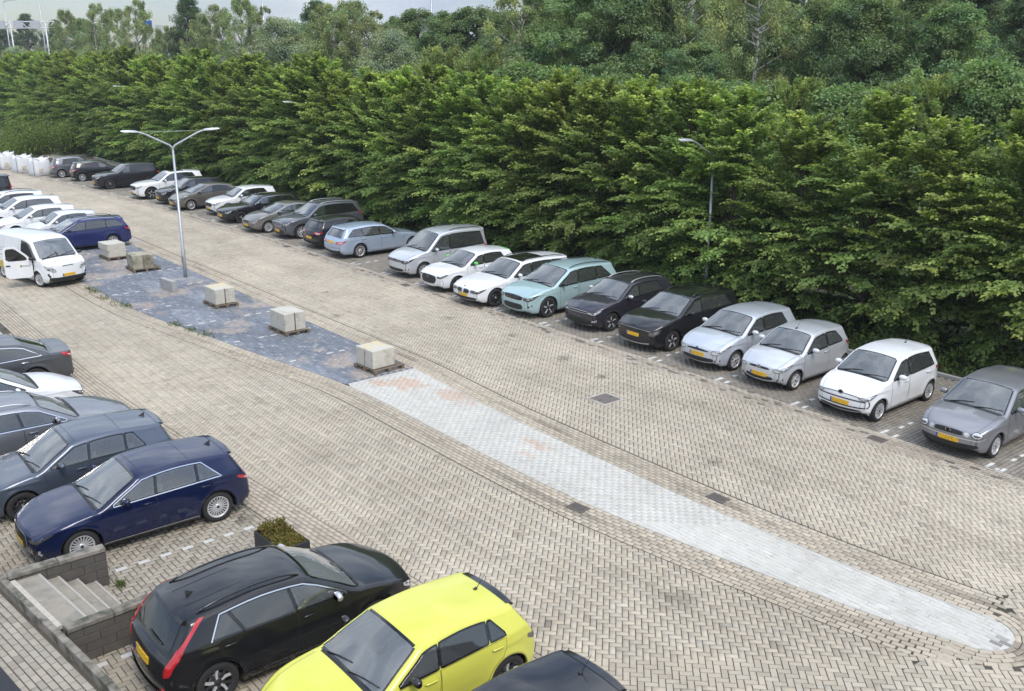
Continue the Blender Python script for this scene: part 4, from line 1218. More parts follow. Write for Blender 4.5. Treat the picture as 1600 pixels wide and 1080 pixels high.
    # ---------------- mirrors
    for sg in (-1, 1):
        xm_ = x0 + g('mirx', .20); zm = float(belt(xm_)) + .045
        c0 = car.O(car.side(sg)(np.array([xm_]), np.array([zm - .03])))[0]; yo = -sg
        mb = MB()
        mb.tube([c0 + (0, -yo * .02, -.01), c0 + (.0, yo * .07, .01)], [.028, .022], 1, 6)
        for k_ in range(1):
            v, f_ = [], []
            prof = [(.055, .0), (.05, .05), (.02, .085), (-.03, .09), (-.055, .085)]
            for i, (yy, hs, ds) in enumerate(((.045, .6, .75), (.075, .95, 1.0), (.16, 1.0, .95), (.215, .78, .7), (.232, .4, .35))):
                for t in np.linspace(0, 2 * math.pi, 11)[:-1]:
                    x_ = math.cos(t) * .068 * ds; x_ = min(x_, .075) if x_ > 0 else max(x_, -.045)
                    v.append(c0 + (x_ + .012, yo * yy, .055 + math.sin(t) * .068 * hs))
            for i in range(4):
                for j in range(10): f_.append((i * 10 + j, i * 10 + (j + 1) % 10, i * 10 + 10 + (j + 1) % 10, i * 10 + 10 + j) if yo < 0 else (i * 10 + (j + 1) % 10, i * 10 + j, i * 10 + 10 + j, i * 10 + 10 + (j + 1) % 10))
            f_ += [tuple(range(10)) if yo > 0 else tuple(range(9, -1, -1)), tuple(range(40, 50)) if yo < 0 else tuple(range(49, 39, -1))]
            mb.add(v, f_, 0, True)
        mr = add(mb, 'mirror', [g('mirmat', pm), M_TRIM])
        mb = MB(); mb.add([c0 + (-.036, yo * a, b) for a, b in ((.065, .015), (.205, .02), (.205, .09), (.065, .098))], [(0, 1, 2, 3), (3, 2, 1, 0)]); add(mb, 'mirror_glass', G_SIDE, mr)
    # ---------------- roof furniture
    if g('rails'):
        for sg in (-1, 1):
            mb = MB(); xa, xb_ = g('railx', (car.xw + .18, L - car.xr - .18)); pts = []
            for t in np.linspace(0, 1, 11):
                p = car.p_at_x(xa + (xb_ - xa) * t); q = car.O(car.S(p, sg * .88)); pts.append(q + (0, 0, .052 * min(1, 7 * min(t, 1 - t) + .02)))
            mb.tube(pts, .016, 0, 6); add(mb, 'roof_rail', g('rails'))
    if g('sunroof'):
        a_, b_ = g('sunroof'); mb = MB(); strip_patch(car, mb, car.p_at_x(a_), car.p_at_x(b_), lambda t: .80, .005, 0, 6); add(mb, 'glass_roof', G_DARK)
    if g('antenna'):
        xa = L - car.xr - g('antx', .22); q = car.O(car.S(car.p_at_x(xa), 0)); mb = MB()
        if g('antenna') == 'fin':
            mb.add([q + p for p in [(.08, 0, 0), (-.06, -.02, 0), (-.06, .02, 0), (-.05, 0, .065), (-.075, 0, .06)]], [(0, 1, 3), (0, 3, 2), (1, 4, 3), (3, 4, 2), (1, 2, 4)])
        else:
            mb.tube([q + (.05, 0, -.004), q + (.0, 0, .022)], [.03, .02], 0, 8)
            mb.tube([q + (.0, 0, .02), q + (-.16, 0, .20)], [.006, .004], 0, 5)
        add(mb, 'antenna', g('antmat', M_TRIM))
    if g('roofseam'):
        mb = MB()
        for x in g('roofseam'): p = car.p_at_x(x); ribbon(car, mb, [(p, f) for f in np.linspace(-.95, .95, 11)], Sf, .007, .002, step=9)
        add(mb, 'roof_seam', M_SEAM, body)
    if g('clad'):
        for sg in (-1, 1):
            mb = MB(); fn = car.side(sg)
            for xa in (car.xf, car.xrw): ribbon(car, mb, [(xa + (Ra + .022) * math.cos(t), R + (Ra + .022) * math.sin(t)) for t in np.linspace(.0, math.pi, 22)], fn, .055, .007, 0, step=.2)
            ribbon(car, mb, [(x, sill + .05) for x in np.linspace(car.xf + Ra, car.xrw - Ra, 12)], fn, .13, .007, 0)
            add(mb, 'arch_cladding', g('clad'))
    elif g('sillline'):
        for sg in (-1, 1):
            mb = MB(); ribbon(car, mb, [(x, sill + .05) for x in np.linspace(car.xf + Ra + .02, car.xrw - Ra - .02, 12)], car.side(sg), .014, .004, 0); add(mb, 'sill_trim', g('sillline'))
    if g('extra'): g('extra')(car, root, add, dict(ff=ff, fl=fl_, fr=fr, rl=rl_, F2=F2, R2=R2, pm=pm, body=body, belt=belt, x0=x0))
    return root, car
# ------------------------------------------------------------------ the parked cars
white = paint('white', (0.74, 0.75, 0.76)); offw = paint('pearl', (0.62, 0.64, 0.66))
silver = paint('silver', (0.63, 0.65, 0.68), .5, .38); silverb = paint('silver_blue', (0.59, 0.625, 0.68), .5, .36)
grey = paint('grey', (0.27, 0.27, 0.29), .5, .36); black = paint('black', (0.010, 0.010, 0.011), .0, .3); black2 = paint('night', (0.014, 0.014, 0.017), .2, .3)
auber = paint('aubergine', (0.040, 0.037, 0.050), .4, .34); mint = paint('mint', (0.40, 0.55, 0.56), .3, .36)
cblue = paint('ice_blue', (0.43, 0.51, 0.63), .5, .36); dgrey = paint('slate', (0.125, 0.13, 0.15), .5, .36)
taupe = paint('taupe', (0.20, 0.19, 0.175), .5, .38); brown = paint('bronze', (0.15, 0.138, 0.12), .5, .38)
navy = paint('navy', (0.0035, 0.0095, 0.050), .25, .3); blue_ = paint('royal', (0.012, 0.022, 0.115), .25, .3)
steel = paint('steel_blue', (0.085, 0.105, 0.140), .5, .34); lemon = paint('lemon', (0.62, 0.615, 0.095), .0, .32); green = paint('lime', (0.12, 0.62, 0.08), .0, .35)
ROW = 'cars parked under the tree row'; LROW = 'cars parked in the bays below the steps'; MID = 'cars parked in the middle bays beyond the van'
HATCH = dict(L=4.05, Wd=1.74, H=1.47, wb=2.55, fo=.82, xc=1.05, xw=1.80, xr=.40, xb=.17, zb=.98, zt=.84, belt=(.92, 1.0), xe=3.25, xet=3.12, pillars=[(2.10, .06)])
def spec(base, **k): d = dict(base); d.update(k); return d

def niro_tail(c):
    e = lambda z: c.edge(z)
    return [(e(.66) - .03, .66), (e(.70) + .06, .70), (e(.9) + .13, .90), (e(1.1) + .10, 1.10), (e(1.24) + .18, 1.24), (e(1.34) + .28, 1.34), (e(1.34) + .12, 1.35), (e(1.22) + .06, 1.22), (e(1.05) - .01, 1.05), (e(.9) + .0, .90)]
def rear_vert(z0, z1, w=.11, rel=0.0):
    return lambda c: [(c.edge(z0) - w * .4 + rel, z0), (c.edge(z0) + w + rel, z0 + .02), (c.edge(z1) + w + rel, z1), (c.edge(z1) - w * .2 + rel, z1)]
def audi_extra(car, root, add, h):
    for fn in (h['ff'], h['fl']):
        mb = MB()
        ribbon(car, mb, [(.60, .24), (.57, .33), (.60, .41)], fn, .035, .008); ribbon(car, mb, [(.76, .25), (.72, .34), (.74, .41)], fn, .045, .008)
        add(mb, 'intake_blade', M_SATIN)
        mb = MB(); patch(car, mb, [(.60, .25), (.74, .26), (.72, .40), (.60, .40)], fn, .004, .05); add(mb, 'side_intake', M_TRIM)
    mb = MB(); ribbon(car, mb, [(a, .225) for a in np.linspace(-.58, .58, 9)], h['F2'], .022, .012); add(mb, 'splitter', M_SATIN)
    for fn in (h['ff'], h['fl']):
        mb = MB(); ribbon(car, mb, [(.55, .635), (.68, .665), (.82, .70)], fn, .014, .010); add(mb, 'daylight_strip', M_CHROME)
    mb = MB()
    for sg in (-1, 1): ribbon(car, mb, [(x, .50 + .03 * (x - 1.4)) for x in np.linspace(1.35, 2.95, 10)], car.side(sg), .006, .003)
    add(mb, 'side_crease', navy, h['body'])
def up_extra(car, root, add, h):
    mb = MB(); P = [(.66, .40), (.72, .46), (.70, .57), (.62, .585)]
    sy = P + [(-a, z) for a, z in P[::-1]]
    ribbon(car, mb, [tuple(q) for q in smooth_poly(sy, 1)], h['F2'], .03, .007, 0, True); add(mb, 'bumper_band', M_GLOSSBLK)
    mb = MB(); ribbon(car, mb, [(a, .70) for a in np.linspace(-.50, .50, 7)], h['F2'], .018, .007); add(mb, 'nose_line', M_GLOSSBLK)
def polo_extra(car, root, add, h):
    for fn in (h['ff'], h['fl']):
        mb = MB(); t = np.linspace(0, 2 * math.pi, 15)[:-1]
        patch(car, mb, [(.41 + .062 * math.cos(q), .64 + .062 * math.sin(q)) for q in t], fn, .007, .05, 0, 0); add(mb, 'inner_headlight', M_LAMP)
    mb = MB(); ribbon(car, mb, [(a, .52) for a in np.linspace(-.78, .78, 11)], h['F2'], .020, .010); add(mb, 'bumper_strip', M_SATIN)
def bmw_extra(car, root, add, h):
    for sg in (-1, 1):
        K = [(sg * .04, .50), (sg * .30, .51), (sg * .37, .58), (sg * .32, .665), (sg * .07, .665)]
        mb = MB(); patch(car, mb, K if sg > 0 else K[::-1], h['F2'], .010, .06); k = add(mb, 'kidney_grille', M_GLOSSBLK)
        mb = MB(); ribbon(car, mb, [tuple(q) for q in smooth_poly(K, 1)], h['F2'], .016, .015, 0, True); add(mb, 'kidney_frame', M_CHROME, k)
def g208_extra(car, root, add, h):
    for fn in (h['ff'], h['fl']):
        mb = MB(); ribbon(car, mb, [(.70, .56), (.745, .42), (.735, .30)], fn, .028, .008); add(mb, 'fang_light', M_LAMP)
def niroF_extra(car, root, add, h):
    mb = MB(); ribbon(car, mb, [(a, .735 - .10 * abs(a) ** 2.2 * 0) for a in np.linspace(-.74, .74, 13)], h['F2'], .016, .008); add(mb, 'nose_strip', M_SATIN)
    mb = MB(); ribbon(car, mb, [(a, .285) for a in np.linspace(-.62, .62, 11)], h['F2'], .045, .010); add(mb, 'skid_strip', M_SATIN)
def yellow_extra(car, root, add, h):
    mb = MB(); ribbon(car, mb, [(a, .80) for a in np.linspace(-.66, .66, 11)], h['R2'], .11, .005); add(mb, 'tail_band', M_GLOSSBLK)
def volvo_line(car, root, add, h):
    mb = MB(); ribbon(car, mb, [(-.20, .50), (.20, .68)], h['F2'], .016, .012); add(mb, 'grille_slash', M_CHROME)
def niroR_extra(car, root, add, h):
    mb = MB()
    for sg in (-1, 1): ribbon(car, mb, [(car.p_at_x(x), sg * .42) for x in np.linspace(2.9, 3.9, 8)], lambda a, b: car.S(a, b), .035, .004, step=9)
    add(mb, 'roof_swage', black, h['body'])
    for fn in (h['fr'], h['rl']):
        mb = MB(); patch(car, mb, [(.55, .36), (.78, .35), (.80, .42), (.60, .45)], fn, .007, .06); k = add(mb, 'rear_reflector', M_RED)
        mb = MB(); patch(car, mb, [(.62, .375), (.72, .375), (.72, .42), (.63, .425)], fn, .010, .06); add(mb, 'lamp', M_CHROME, k)
    mb = MB(); w = .50
    ribbon(car, mb, [(-w, .62), (w, .62)], h['R2'], .012, .006); add(mb, 'tailgate_crease', M_GLOSSBLK, h['body'])
    t = MB(); a = car.O(h['R2'](np.array([-.05]), np.array([1.03])))[0]; b = car.O(h['R2'](np.array([.42]), np.array([1.02])))[0]
    t.tube([a + (-.02, 0, .0), (a + b) / 2 + (-.04, 0, .01), b + (-.02, 0, 0)], .012, 0, 5); add(t, 'rear_wiper', M_TRIM)

PI = math.pi
def park(name, label, grp, nose, y, face, col, near=0, turn=0.0, **s):
    """nose: x of the end of the car that points at the carriageway side given by face (-1: nose to -x, +1: nose to +x)"""
    L = s['L'] * s.get('sc', 1); cx = nose - face * L / 2
    return build_car(name, label, grp, (cx, y), (0 if face > 0 else PI) + turn, col, s, near)

# right row, from the near end of the tree row outwards; nose towards the drive unless noted
park('hatchback', 'grey hatchback with four round headlamps under the tree row', ROW, 20.42, 9.40, -1, grey, 1, L=3.90, Wd=1.65, H=1.465, wb=2.46, fo=.76, R=.29, hz0=.74, hz1=.95, xc=1.02, xw=1.72, xr=.40, xb=.14, zb=.98, zt=.84, belt=(.90, .97), xe=3.15, xet=3.02, pillars=[(2.05, .05)],
     head=[(.60 + .098 * math.cos(t), .665 + .088 * math.sin(t)) for t in np.linspace(0, 6.283, 13)[:-1]], bulbs=((0, .05),), grille=[(.30, .585), (.33, .62), (.31, .69)], barmat=M_TRIM, lower=[(.60, .25), (.64, .32), (.62, .40)], badge='vw', badgez=.645, badger=.06, platez=.46, wheel='cap', extra=polo_extra, handlemat=grey, tint=0)
park('hatchback', 'small white hatchback with black framed bumper under the trees', ROW, 20.60, 12.30, -1, white, 1, L=3.60, Wd=1.645, H=1.50, wb=2.42, fo=.60, R=.285, hz0=.76, hz1=.99, xc=.86, xw=1.52, xr=.26, xb=.11, zb=.98, zt=.84, belt=(.93, .99), xe=3.12, xet=3.02, pillars=[(1.88, .04)], af=.22,
     head=[(.48, .655), (.62, .615), (.74, .63), (.90, .70), (.92, .75), (.72, .765), (.52, .71)], grille=None, lower=[(.42, .27), (.60, .29), (.46, .335)], badge='vw', badgez=.70, badger=.075, platez=.475, wheel='cap', extra=up_extra, antenna='rod', antx=.35)
park('hatchback', 'silver three door hatchback with small rear quarter window', ROW, 20.90, 15.02, -1, silver, 1, L=3.43, Wd=1.615, H=1.465, wb=2.34, fo=.67, R=.28, hz0=.74, hz1=.97, xc=.86, xw=1.50, xr=.30, xb=.16, zb=1.0, zt=.9, belt=(.91, 1.02), xe=2.82, xet=2.62, pillars=[(2.12, -.02)], doors=1, doorx=[.98, 2.16], lr=.8, ar=.2,
     head=[(.42, .60), (.54, .555), (.70, .59), (.90, .68), (.94, .74), (.70, .745), (.50, .69)], grille=[(.30, .60), (.34, .63), (.26, .66)], lower=[(.40, .30), (.46, .36), (.38, .41)], badge='ovals', badgez=.635, badger=.058, platez=.44, wheel='six', antenna='rod', antx=1.45, tint=0, fog=(.60, .32), mirmat=offw)
park('hatchback', 'silver five door hatchback with split grille beside the black crossover', ROW, 20.88, 17.20, -1, silverb, 1, L=3.99, Wd=1.71, H=1.495, wb=2.575, fo=.79, R=.30, hz0=.75, hz1=1.0, xc=1.0, xw=1.72, xr=.36, xb=.18, zb=1.0, zt=.9, belt=(.94, 1.02), xe=3.20, xet=3.08, pillars=[(2.08, .05)],
     head=[(.46, .57), (.60, .545), (.76, .61), (.98, .72), (1.02, .76), (.72, .77), (.54, .69)], grille=[(.38, .60), (.40, .635), (.16, .66)], lower=[(.52, .29), (.58, .36), (.50, .42)], badge='diamond', badgez=.665, badger=.055, platez=.50, wheel='y', fog=(.64, .34), mirmat=offw)
park('crossover', 'black crossover with pale bumper strip under the trees', ROW, 20.80, 19.72, -1, black, 1, L=4.42, Wd=1.825, H=1.57, wb=2.72, fo=.89, R=.33, hz0=.83, hz1=1.06, xc=1.12, xw=1.90, xr=.40, xb=.22, zb=1.06, zt=.95, belt=(1.0, 1.06), xe=3.65, xet=3.50, pillars=[(2.25, .06)],
     head=[(.58, .60), (.72, .56), (.88, .59), (.94, .72), (.80, .76), (.62, .72)], bulbs=((.02, .05),), headmat=M_LAMPDK, grille=[(.50, .70), (.52, .73), (.50, .75)], lower=[(.52, .30), (.58, .42), (.50, .52)], platez=.545, badge='letters', badgez=.80, badger=.045, wheel='mach', extra=niroF_extra, clad=M_GLOSSBLK, chromeline=1, lipmat=M_TRIM, rails=M_GLOSSBLK, antenna='fin')
park('crossover', 'dark aubergine crossover with silver roof rails under the trees', ROW, 20.98, 22.48, -1, auber, 1, L=4.14, Wd=1.76, H=1.52, wb=2.58, fo=.83, R=.325, hz0=.80, hz1=1.02, xc=1.08, xw=1.82, xr=.38, xb=.20, zb=1.04, zt=.92, belt=(.97, 1.06), xe=3.30, xet=3.14, pillars=[(2.14, .05)],
     head=[(.46, .665), (.64, .63), (.84, .66), (1.0, .74), (.84, .785), (.64, .77), (.46, .735)], grille=[(.46, .665), (.48, .70), (.46, .73)], grilleline=M_SATIN, glw=.012, lower=[(.54, .30), (.60, .38), (.52, .47)], plate=0, badge='letters', badgez=.775, badger=.04, wheel='mach', rails=M_SATIN, fog=(.68, .40), fogmat=M_SATIN, clad=M_TRIM, mirmat=M_SATIN, lipmat=M_SATIN)
park('crossover', 'pale mint green crossover with large dark wheels under the trees', ROW, 20.42, 25.22, -1, mint, 1, L=4.65, Wd=1.88, H=1.615, wb=2.765, fo=.92, R=.365, hz0=.86, hz1=1.07, xc=1.12, xw=1.98, xr=.42, xb=.20, zb=1.08, zt=.96, belt=(1.0, 1.07), xe=3.98, xet=3.62, pillars=[(2.36, .06), (3.28, .02)],
     head=[(.53, .70), (.70, .66), (.90, .70), (1.08, .78), (.88, .83), (.70, .83), (.55, .80)], headmat=M_LAMPDK, grille=[(.44, .66), (.50, .76), (.49, .82)], grillemat=M_GLOSSBLK, lower=[(.44, .32), (.52, .42), (.44, .53)], plate=0, wheel='mach', mirmat=M_GLOSSBLK, rails=M_GLOSSBLK, fog=(.76, .46), antenna='fin')
park('estate_car', 'white estate car with black glass roof and twin kidney grilles', ROW, 20.00, 27.60, -1, white, 1, L=4.94, Wd=1.87, H=1.50, wb=2.975, fo=.85, R=.335, hz0=.73, hz1=.97, xc=1.42, xw=2.18, xr=.36, xb=.14, zb=1.0, zt=.88, belt=(.93, .98), xe=4.42, xet=4.16, pillars=[(2.62, .06), (3.62, .06)],
     head=[(.42, .565), (.64, .545), (.86, .59), (1.02, .65), (.84, .685), (.64, .685), (.44, .66)], headmat=M_LAMPDK, grille=None, lower=[(.62, .27), (.72, .32), (.60, .38)], platez=.44, badge='roundel', badgez=.725, badger=.04, wheel='dten', rails=M_GLOSSBLK, sunroof=(2.35, 3.5), extra=bmw_extra, mirmat=white)
park('hatchback', 'white hatchback with lime green mirrors and roof spoiler', ROW, 20.25, 30.25, -1, white, 1, L=4.055, Wd=1.745, H=1.44, wb=2.54, fo=.83, R=.31, hz0=.76, hz1=.95, xc=1.10, xw=1.84, xr=.42, xb=.16, zb=.98, zt=.84, belt=(.93, 1.0), xe=3.22, xet=3.08, pillars=[(2.14, .05)],
     head=[(.52, .64), (.66, .61), (.84, .65), (.98, .71), (.82, .745), (.66, .735), (.52, .70)], headmat=M_LAMPDK, grille=[(.40, .36), (.50, .54), (.42, .70)], grilleline=M_CHROME, barmat=M_ALLOYDK, lower=None, plate=0, badge='round', badgez=.60, badger=.055, wheel='mach', mirmat=green, spoilermat=green, extra=g208_extra)
park('people_carrier', 'tall silver van like car with one wide dark rear side window', ROW, 20.60, 33.22, -1, silver, 1, L=4.41, Wd=1.79, H=1.82, wb=2.68, fo=.88, R=.32, hz0=.86, hz1=1.10, xc=1.02, xw=1.76, zw=1.72, xr=.20, zr=1.74, xb=.06, zb=1.06, zt=.95, belt=(1.02, 1.06), tum=.80, xe=4.05, xet=3.92, pillars=[(2.24, .04)], rail=.13,
     head=[(.44, .67), (.62, .645), (.82, .70), (1.0, .79), (.86, .83), (.64, .82), (.46, .77)], headmat=M_LAMPDK, grille=[(.44, .68), (.46, .73), (.44, .78)], barmat=M_SATIN, lower=[(.48, .29), (.54, .35), (.48, .42)], plate=0, badge='vw', badgez=.74, badger=.07, wheel='five', rails=M_GLOSSBLK, railx=(2.4, 4.0), fog=(.68, .38))
build_car('estate_car', 'ice blue estate car parked with its rear to the drive', ROW, (20.47 + 2.35, 38.50), 0, cblue, dict(L=4.70, Wd=1.81, H=1.457, wb=2.84, fo=.80, R=.325, hz0=.74, hz1=.98, xc=1.40, xw=2.12, xr=.50, xb=.18, zb=.98, zt=.82, belt=(.92, .98), xe=4.20, xet=3.86, pillars=[(2.52, .06), (3.42, .05)],
     tail=[(.42, .70), (.72, .69), (.98, .77), (.96, .83), (.72, .84), (.44, .79)], rplatez=.745, wheel='ten', grille=[(.36, .50), (.42, .58), (.38, .66)], tint=0), 1)
def rear_in(name, label, x_rear, y, col, near=0, **s):
    build_car(name, label, ROW, (x_rear + s['L'] / 2, y), 0, col, s, near)
rear_in('hatchback', 'black hatchback with slanted red tail lamps, rear to the drive', 20.75, 41.15, black2, 0, L=4.27, Wd=1.82, H=1.45, wb=2.64, fo=.85, R=.32, hz0=.74, hz1=.96, xc=1.15, xw=1.92, xr=.48, xb=.18, zb=1.0, zt=.86, belt=(.93, 1.02), xe=3.45, xet=3.28, pillars=[(2.25, .06)], wheel='dark', tail=[(.40, .80), (.70, .74), (.92, .78), (.94, .86), (.70, .88), (.46, .87)], rplatez=.56)
park('suv', 'large slate grey sport utility with silver roof rails', ROW, 20.75, 44.60, -1, dgrey, 0, L=4.70, Wd=1.88, H=1.67, wb=2.79, fo=.93, R=.35, hz0=.90, hz1=1.10, xc=1.22, xw=2.0, xr=.34, xb=.14, zb=1.12, zt=1.0, belt=(1.03, 1.08), xe=4.25, xet=4.0, pillars=[(2.36, .06), (3.36, .05)], wheel='five', rails=M_SATIN, grille=[(.44, .66), (.50, .76), (.46, .86)], grilleline=M_SATIN, barmat=M_SATIN, badge='round', badgez=.90, clad=M_TRIM, mirmat=dgrey, lower=[(.55, .30), (.62, .38), (.54, .48)])
park('saloon_car', 'taupe saloon car with silver hubcaps beside the large grey suv', ROW, 20.22, 47.20, -1, taupe, 0, L=4.54, Wd=1.75, H=1.44, wb=2.70, fo=.90, R=.31, hz0=.72, hz1=1.0, xc=1.05, xw=1.92, xr=1.0, zr=1.34, xb=.52, zb=1.06, zt=.95, deck=1, belt=(.93, 1.0), xe=3.72, xet=3.45, pillars=[(2.30, .05)], wheel='cap', chromeline=1, tint=0)
park('estate_car', 'black estate car with chrome framed grille in the tree row', ROW, 20.40, 51.00, -1, black2, 0, L=4.76, Wd=1.85, H=1.43, wb=2.87, fo=.87, R=.335, hz0=.76, hz1=.98, xc=1.45, xw=2.15, xr=.40, xb=.14, zb=.98, zt=.85, belt=(.93, .98), xe=4.3, xet=4.0, pillars=[(2.55, .06), (3.5, .05)], wheel='dark', grille=[(.34, .50), (.40, .60), (.37, .70)], grilleline=M_CHROME, extra=volvo_line, chromeline=1)
park('crossover', 'white crossover with black lower cladding in the tree row', ROW, 20.95, 54.00, -1, white, 0, L=4.28, Wd=1.765, H=1.54, wb=2.57, fo=.87, R=.33, hz0=.82, hz1=1.03, xc=1.22, xw=1.92, xr=.44, xb=.24, zb=1.08, zt=.95, belt=(.97, 1.07), xe=3.45, xet=3.2, pillars=[(2.22, .06)], wheel='dark', clad=M_TRIM, grille=[(.36, .52), (.46, .64), (.40, .74)], antenna='fin', mirmat=white)
park('fastback_car', 'bronze grey fastback car between white crossover and street lamp', ROW, 19.95, 57.30, -1, brown, 0, L=4.46, Wd=1.75, H=1.49, wb=2.70, fo=.93, R=.31, hz0=.72, hz1=1.02, xc=1.0, xw=1.95, xr=.80, zr=1.36, xb=.20, zb=1.10, zt=.95, belt=(.94, 1.04), xe=3.65, xet=3.3, pillars=[(2.35, .05)], wheel='ten', tint=1, far=1)
park('crossover', 'black crossover partly hidden by the white sport utility', ROW, 20.15, 60.20, -1, black2, 0, L=4.25, Wd=1.8, H=1.55, wb=2.6, fo=.88, R=.33, hz0=.84, hz1=1.04, xc=1.15, xw=1.9, xr=.42, xb=.2, zb=1.06, zt=.92, belt=(.98, 1.05), xe=3.4, xet=3.2, pillars=[(2.2, .06)], wheel='ten', far=1)
park('suv', 'white sport utility with dark glass roof and large wheels', ROW, 19.75, 63.60, -1, white, 0, L=4.74, Wd=1.89, H=1.68, wb=2.87, fo=.92, R=.375, hz0=.93, hz1=1.12, xc=1.42, xw=2.15, xr=.42, xb=.2, zb=1.14, zt=1.0, belt=(1.05, 1.12), xe=4.02, xet=3.75, pillars=[(2.45, .06), (3.4, .04)], wheel='mach', grille=[(.42, .60), (.52, .74), (.46, .86)], clad=M_TRIM, badge='wing', badgez=.78, sunroof=(2.4, 3.3), far=1)
park('suv', 'black sport utility with round cornered grille beyond the white one', ROW, 19.25, 70.30, -1, black2, 0, L=4.55, Wd=1.84, H=1.68, wb=2.70, fo=.93, R=.36, hz0=.93, hz1=1.12, xc=1.35, xw=2.05, xr=.42, xb=.2, zb=1.14, zt=1.0, belt=(1.04, 1.10), xe=3.85, xet=3.6, pillars=[(2.35, .06), (3.25, .04)], wheel='dten', grille=[(.42, .60), (.52, .74), (.46, .86)], grilleline=M_SATIN, badge='wing', badgez=.78, far=1, turn=-.06)
def rear_far(label, x, y, col, **k): build_car('hatchback', label, ROW, (x + 2.05, y), -.10, col, spec(HATCH, far=1, **k), 0)
rear_far('black hatchback, rear to the drive, next to the black sport utility', 19.25, 76.0, black2, wheel='ten')
rear_far('dark slate hatchback at the far end of the tree row', 18.70, 79.4, dgrey, wheel='ten', H=1.55, zb=1.02)

# bays in the middle, beyond the painted island; tails towards the right hand drive
park('estate_car', 'dark blue estate car behind the stacked pale concrete blocks', MID, 9.98, 48.20, -1, blue_, 1, L=4.56, Wd=1.76, H=1.47, wb=2.60, fo=.95, R=.315, hz0=.76, hz1=.99, xc=1.12, xw=1.92, xr=.40, xb=.16, zb=1.0, zt=.86, belt=(.93, 1.0), xe=4.12, xet=3.82, pillars=[(2.36, .06), (3.30, .05)], wheel='five', rails=M_GLOSSBLK, tail=[(.40, .80), (.72, .78), (.98, .84), (1.02, .90), (.72, .92), (.44, .89)], chromeline=0)
park('hatchback', 'small white hatchback parked right beside the dark blue estate', MID, 10.4, 51.05, -1, offw, 0, L=3.62, Wd=1.62, H=1.47, wb=2.34, fo=.70, R=.285, hz0=.75, hz1=.98, xc=.92, xw=1.55, xr=.34, xb=.16, zb=1.0, zt=.88, belt=(.92, 1.0), xe=2.95, xet=2.8, pillars=[(1.92, .05)], wheel='cap', tint=0)
park('hatchback', 'white hatchback between two other white cars in the middle bays', MID, 9.6, 53.75, -1, white, 0, L=4.2, Wd=1.76, H=1.47, wb=2.6, fo=.85, R=.31, xc=1.08, xw=1.88, xr=.42, xb=.2, zb=1.0, zt=.88, belt=(.93, 1.02), xe=3.35, xet=3.1, pillars=[(2.2, .05)], wheel='ten', tint=0)
park('crossover', 'white crossover with dark rear pillar in the middle bays', MID, 9.5, 57.0, -1, white, 0, L=4.4, Wd=1.82, H=1.58, wb=2.65, fo=.88, R=.33, hz0=.86, hz1=1.06, xc=1.15, xw=1.92, xr=.4, xb=.18, zb=1.06, zt=.94, belt=(.99, 1.06), xe=3.75, xet=3.5, pillars=[(2.28, .06)], wheel='ten', tint=0, antenna='rod')
park('crossover', 'farthest white car of the middle bays with black roof rails', MID, 9.3, 59.8, -1, white, 0, L=4.4, Wd=1.8, H=1.6, wb=2.65, fo=.88, R=.33, hz0=.86, hz1=1.06, xc=1.15, xw=1.92, xr=.4, xb=.18, zb=1.06, zt=.94, belt=(.99, 1.06), xe=3.75, xet=3.5, pillars=[(2.28, .06)], wheel='ten', rails=M_GLOSSBLK, far=1)
park('people_carrier', 'black van like car with red tail lamp at the far end', MID, 9.0, 67.2, -1, black2, 0, L=4.4, Wd=1.8, H=1.85, wb=2.7, fo=.86, R=.32, hz0=.9, hz1=1.12, xc=1.02, xw=1.75, zw=1.74, xr=.2, zr=1.76, xb=.07, zb=1.1, zt=.95, belt=(1.04, 1.08), tum=.8, xe=3.95, xet=3.85, pillars=[(2.2, .04), (3.2, .03)], rail=.13, wheel='ten', far=1, tail=rear_vert(.75, 1.15))

# bays on the left, below the steps
build_car('saloon_car', 'dark grey saloon car with chrome window line, tail to the drive', LROW, (4.00, 28.15), PI, paint('graphite', (.075, .078, .085), .4, .34), dict(L=4.85, Wd=1.86, H=1.455, wb=2.80, fo=.95, R=.335, hz0=.74, hz1=.98, xc=1.35, xw=2.15, xr=1.30, zr=1.36, xb=.62, zb=1.05, zt=.98, deck=1, belt=(.93, .99), xe=3.95, xet=3.55, pillars=[(2.5, .06)], wheel='five', chromeline=2, tail=[(.50, .86), (.74, .82), (.98, .84), (1.02, .92), (.74, .95), (.54, .95)], handlemat=M_CHROME, rplatez=.66), 1)
park('hatchback', 'white hatchback pointing at the drive beside the dark grey saloon', LROW, 5.95, 25.30, 1, white, 1, L=4.28, Wd=1.79, H=1.48, wb=2.62, fo=.87, R=.315, hz0=.76, hz1=.98, xc=1.12, xw=1.9, xr=.42, xb=.18, zb=1.0, zt=.88, belt=(.93, 1.0), xe=3.4, xet=3.2, pillars=[(2.25, .05)], wheel='ten', tint=0, headmat=M_LAMPDK)
park('estate_car', 'grey estate car pointing at the drive with pale window frame', LROW, 6.36, 22.70, 1, paint('silver_grey', (.20, .21, .235), .55, .34), 1, L=4.76, Wd=1.84, H=1.44, wb=2.82, fo=.88, R=.33, hz0=.75, hz1=.97, xc=1.30, xw=2.05, xr=.42, xb=.16, zb=.98, zt=.85, belt=(.92, .98), xe=4.2, xet=3.9, pillars=[(2.5, .06), (3.45, .05)], wheel='five', chromeline=2, headmat=M_LAMPDK, rails=M_SATIN)
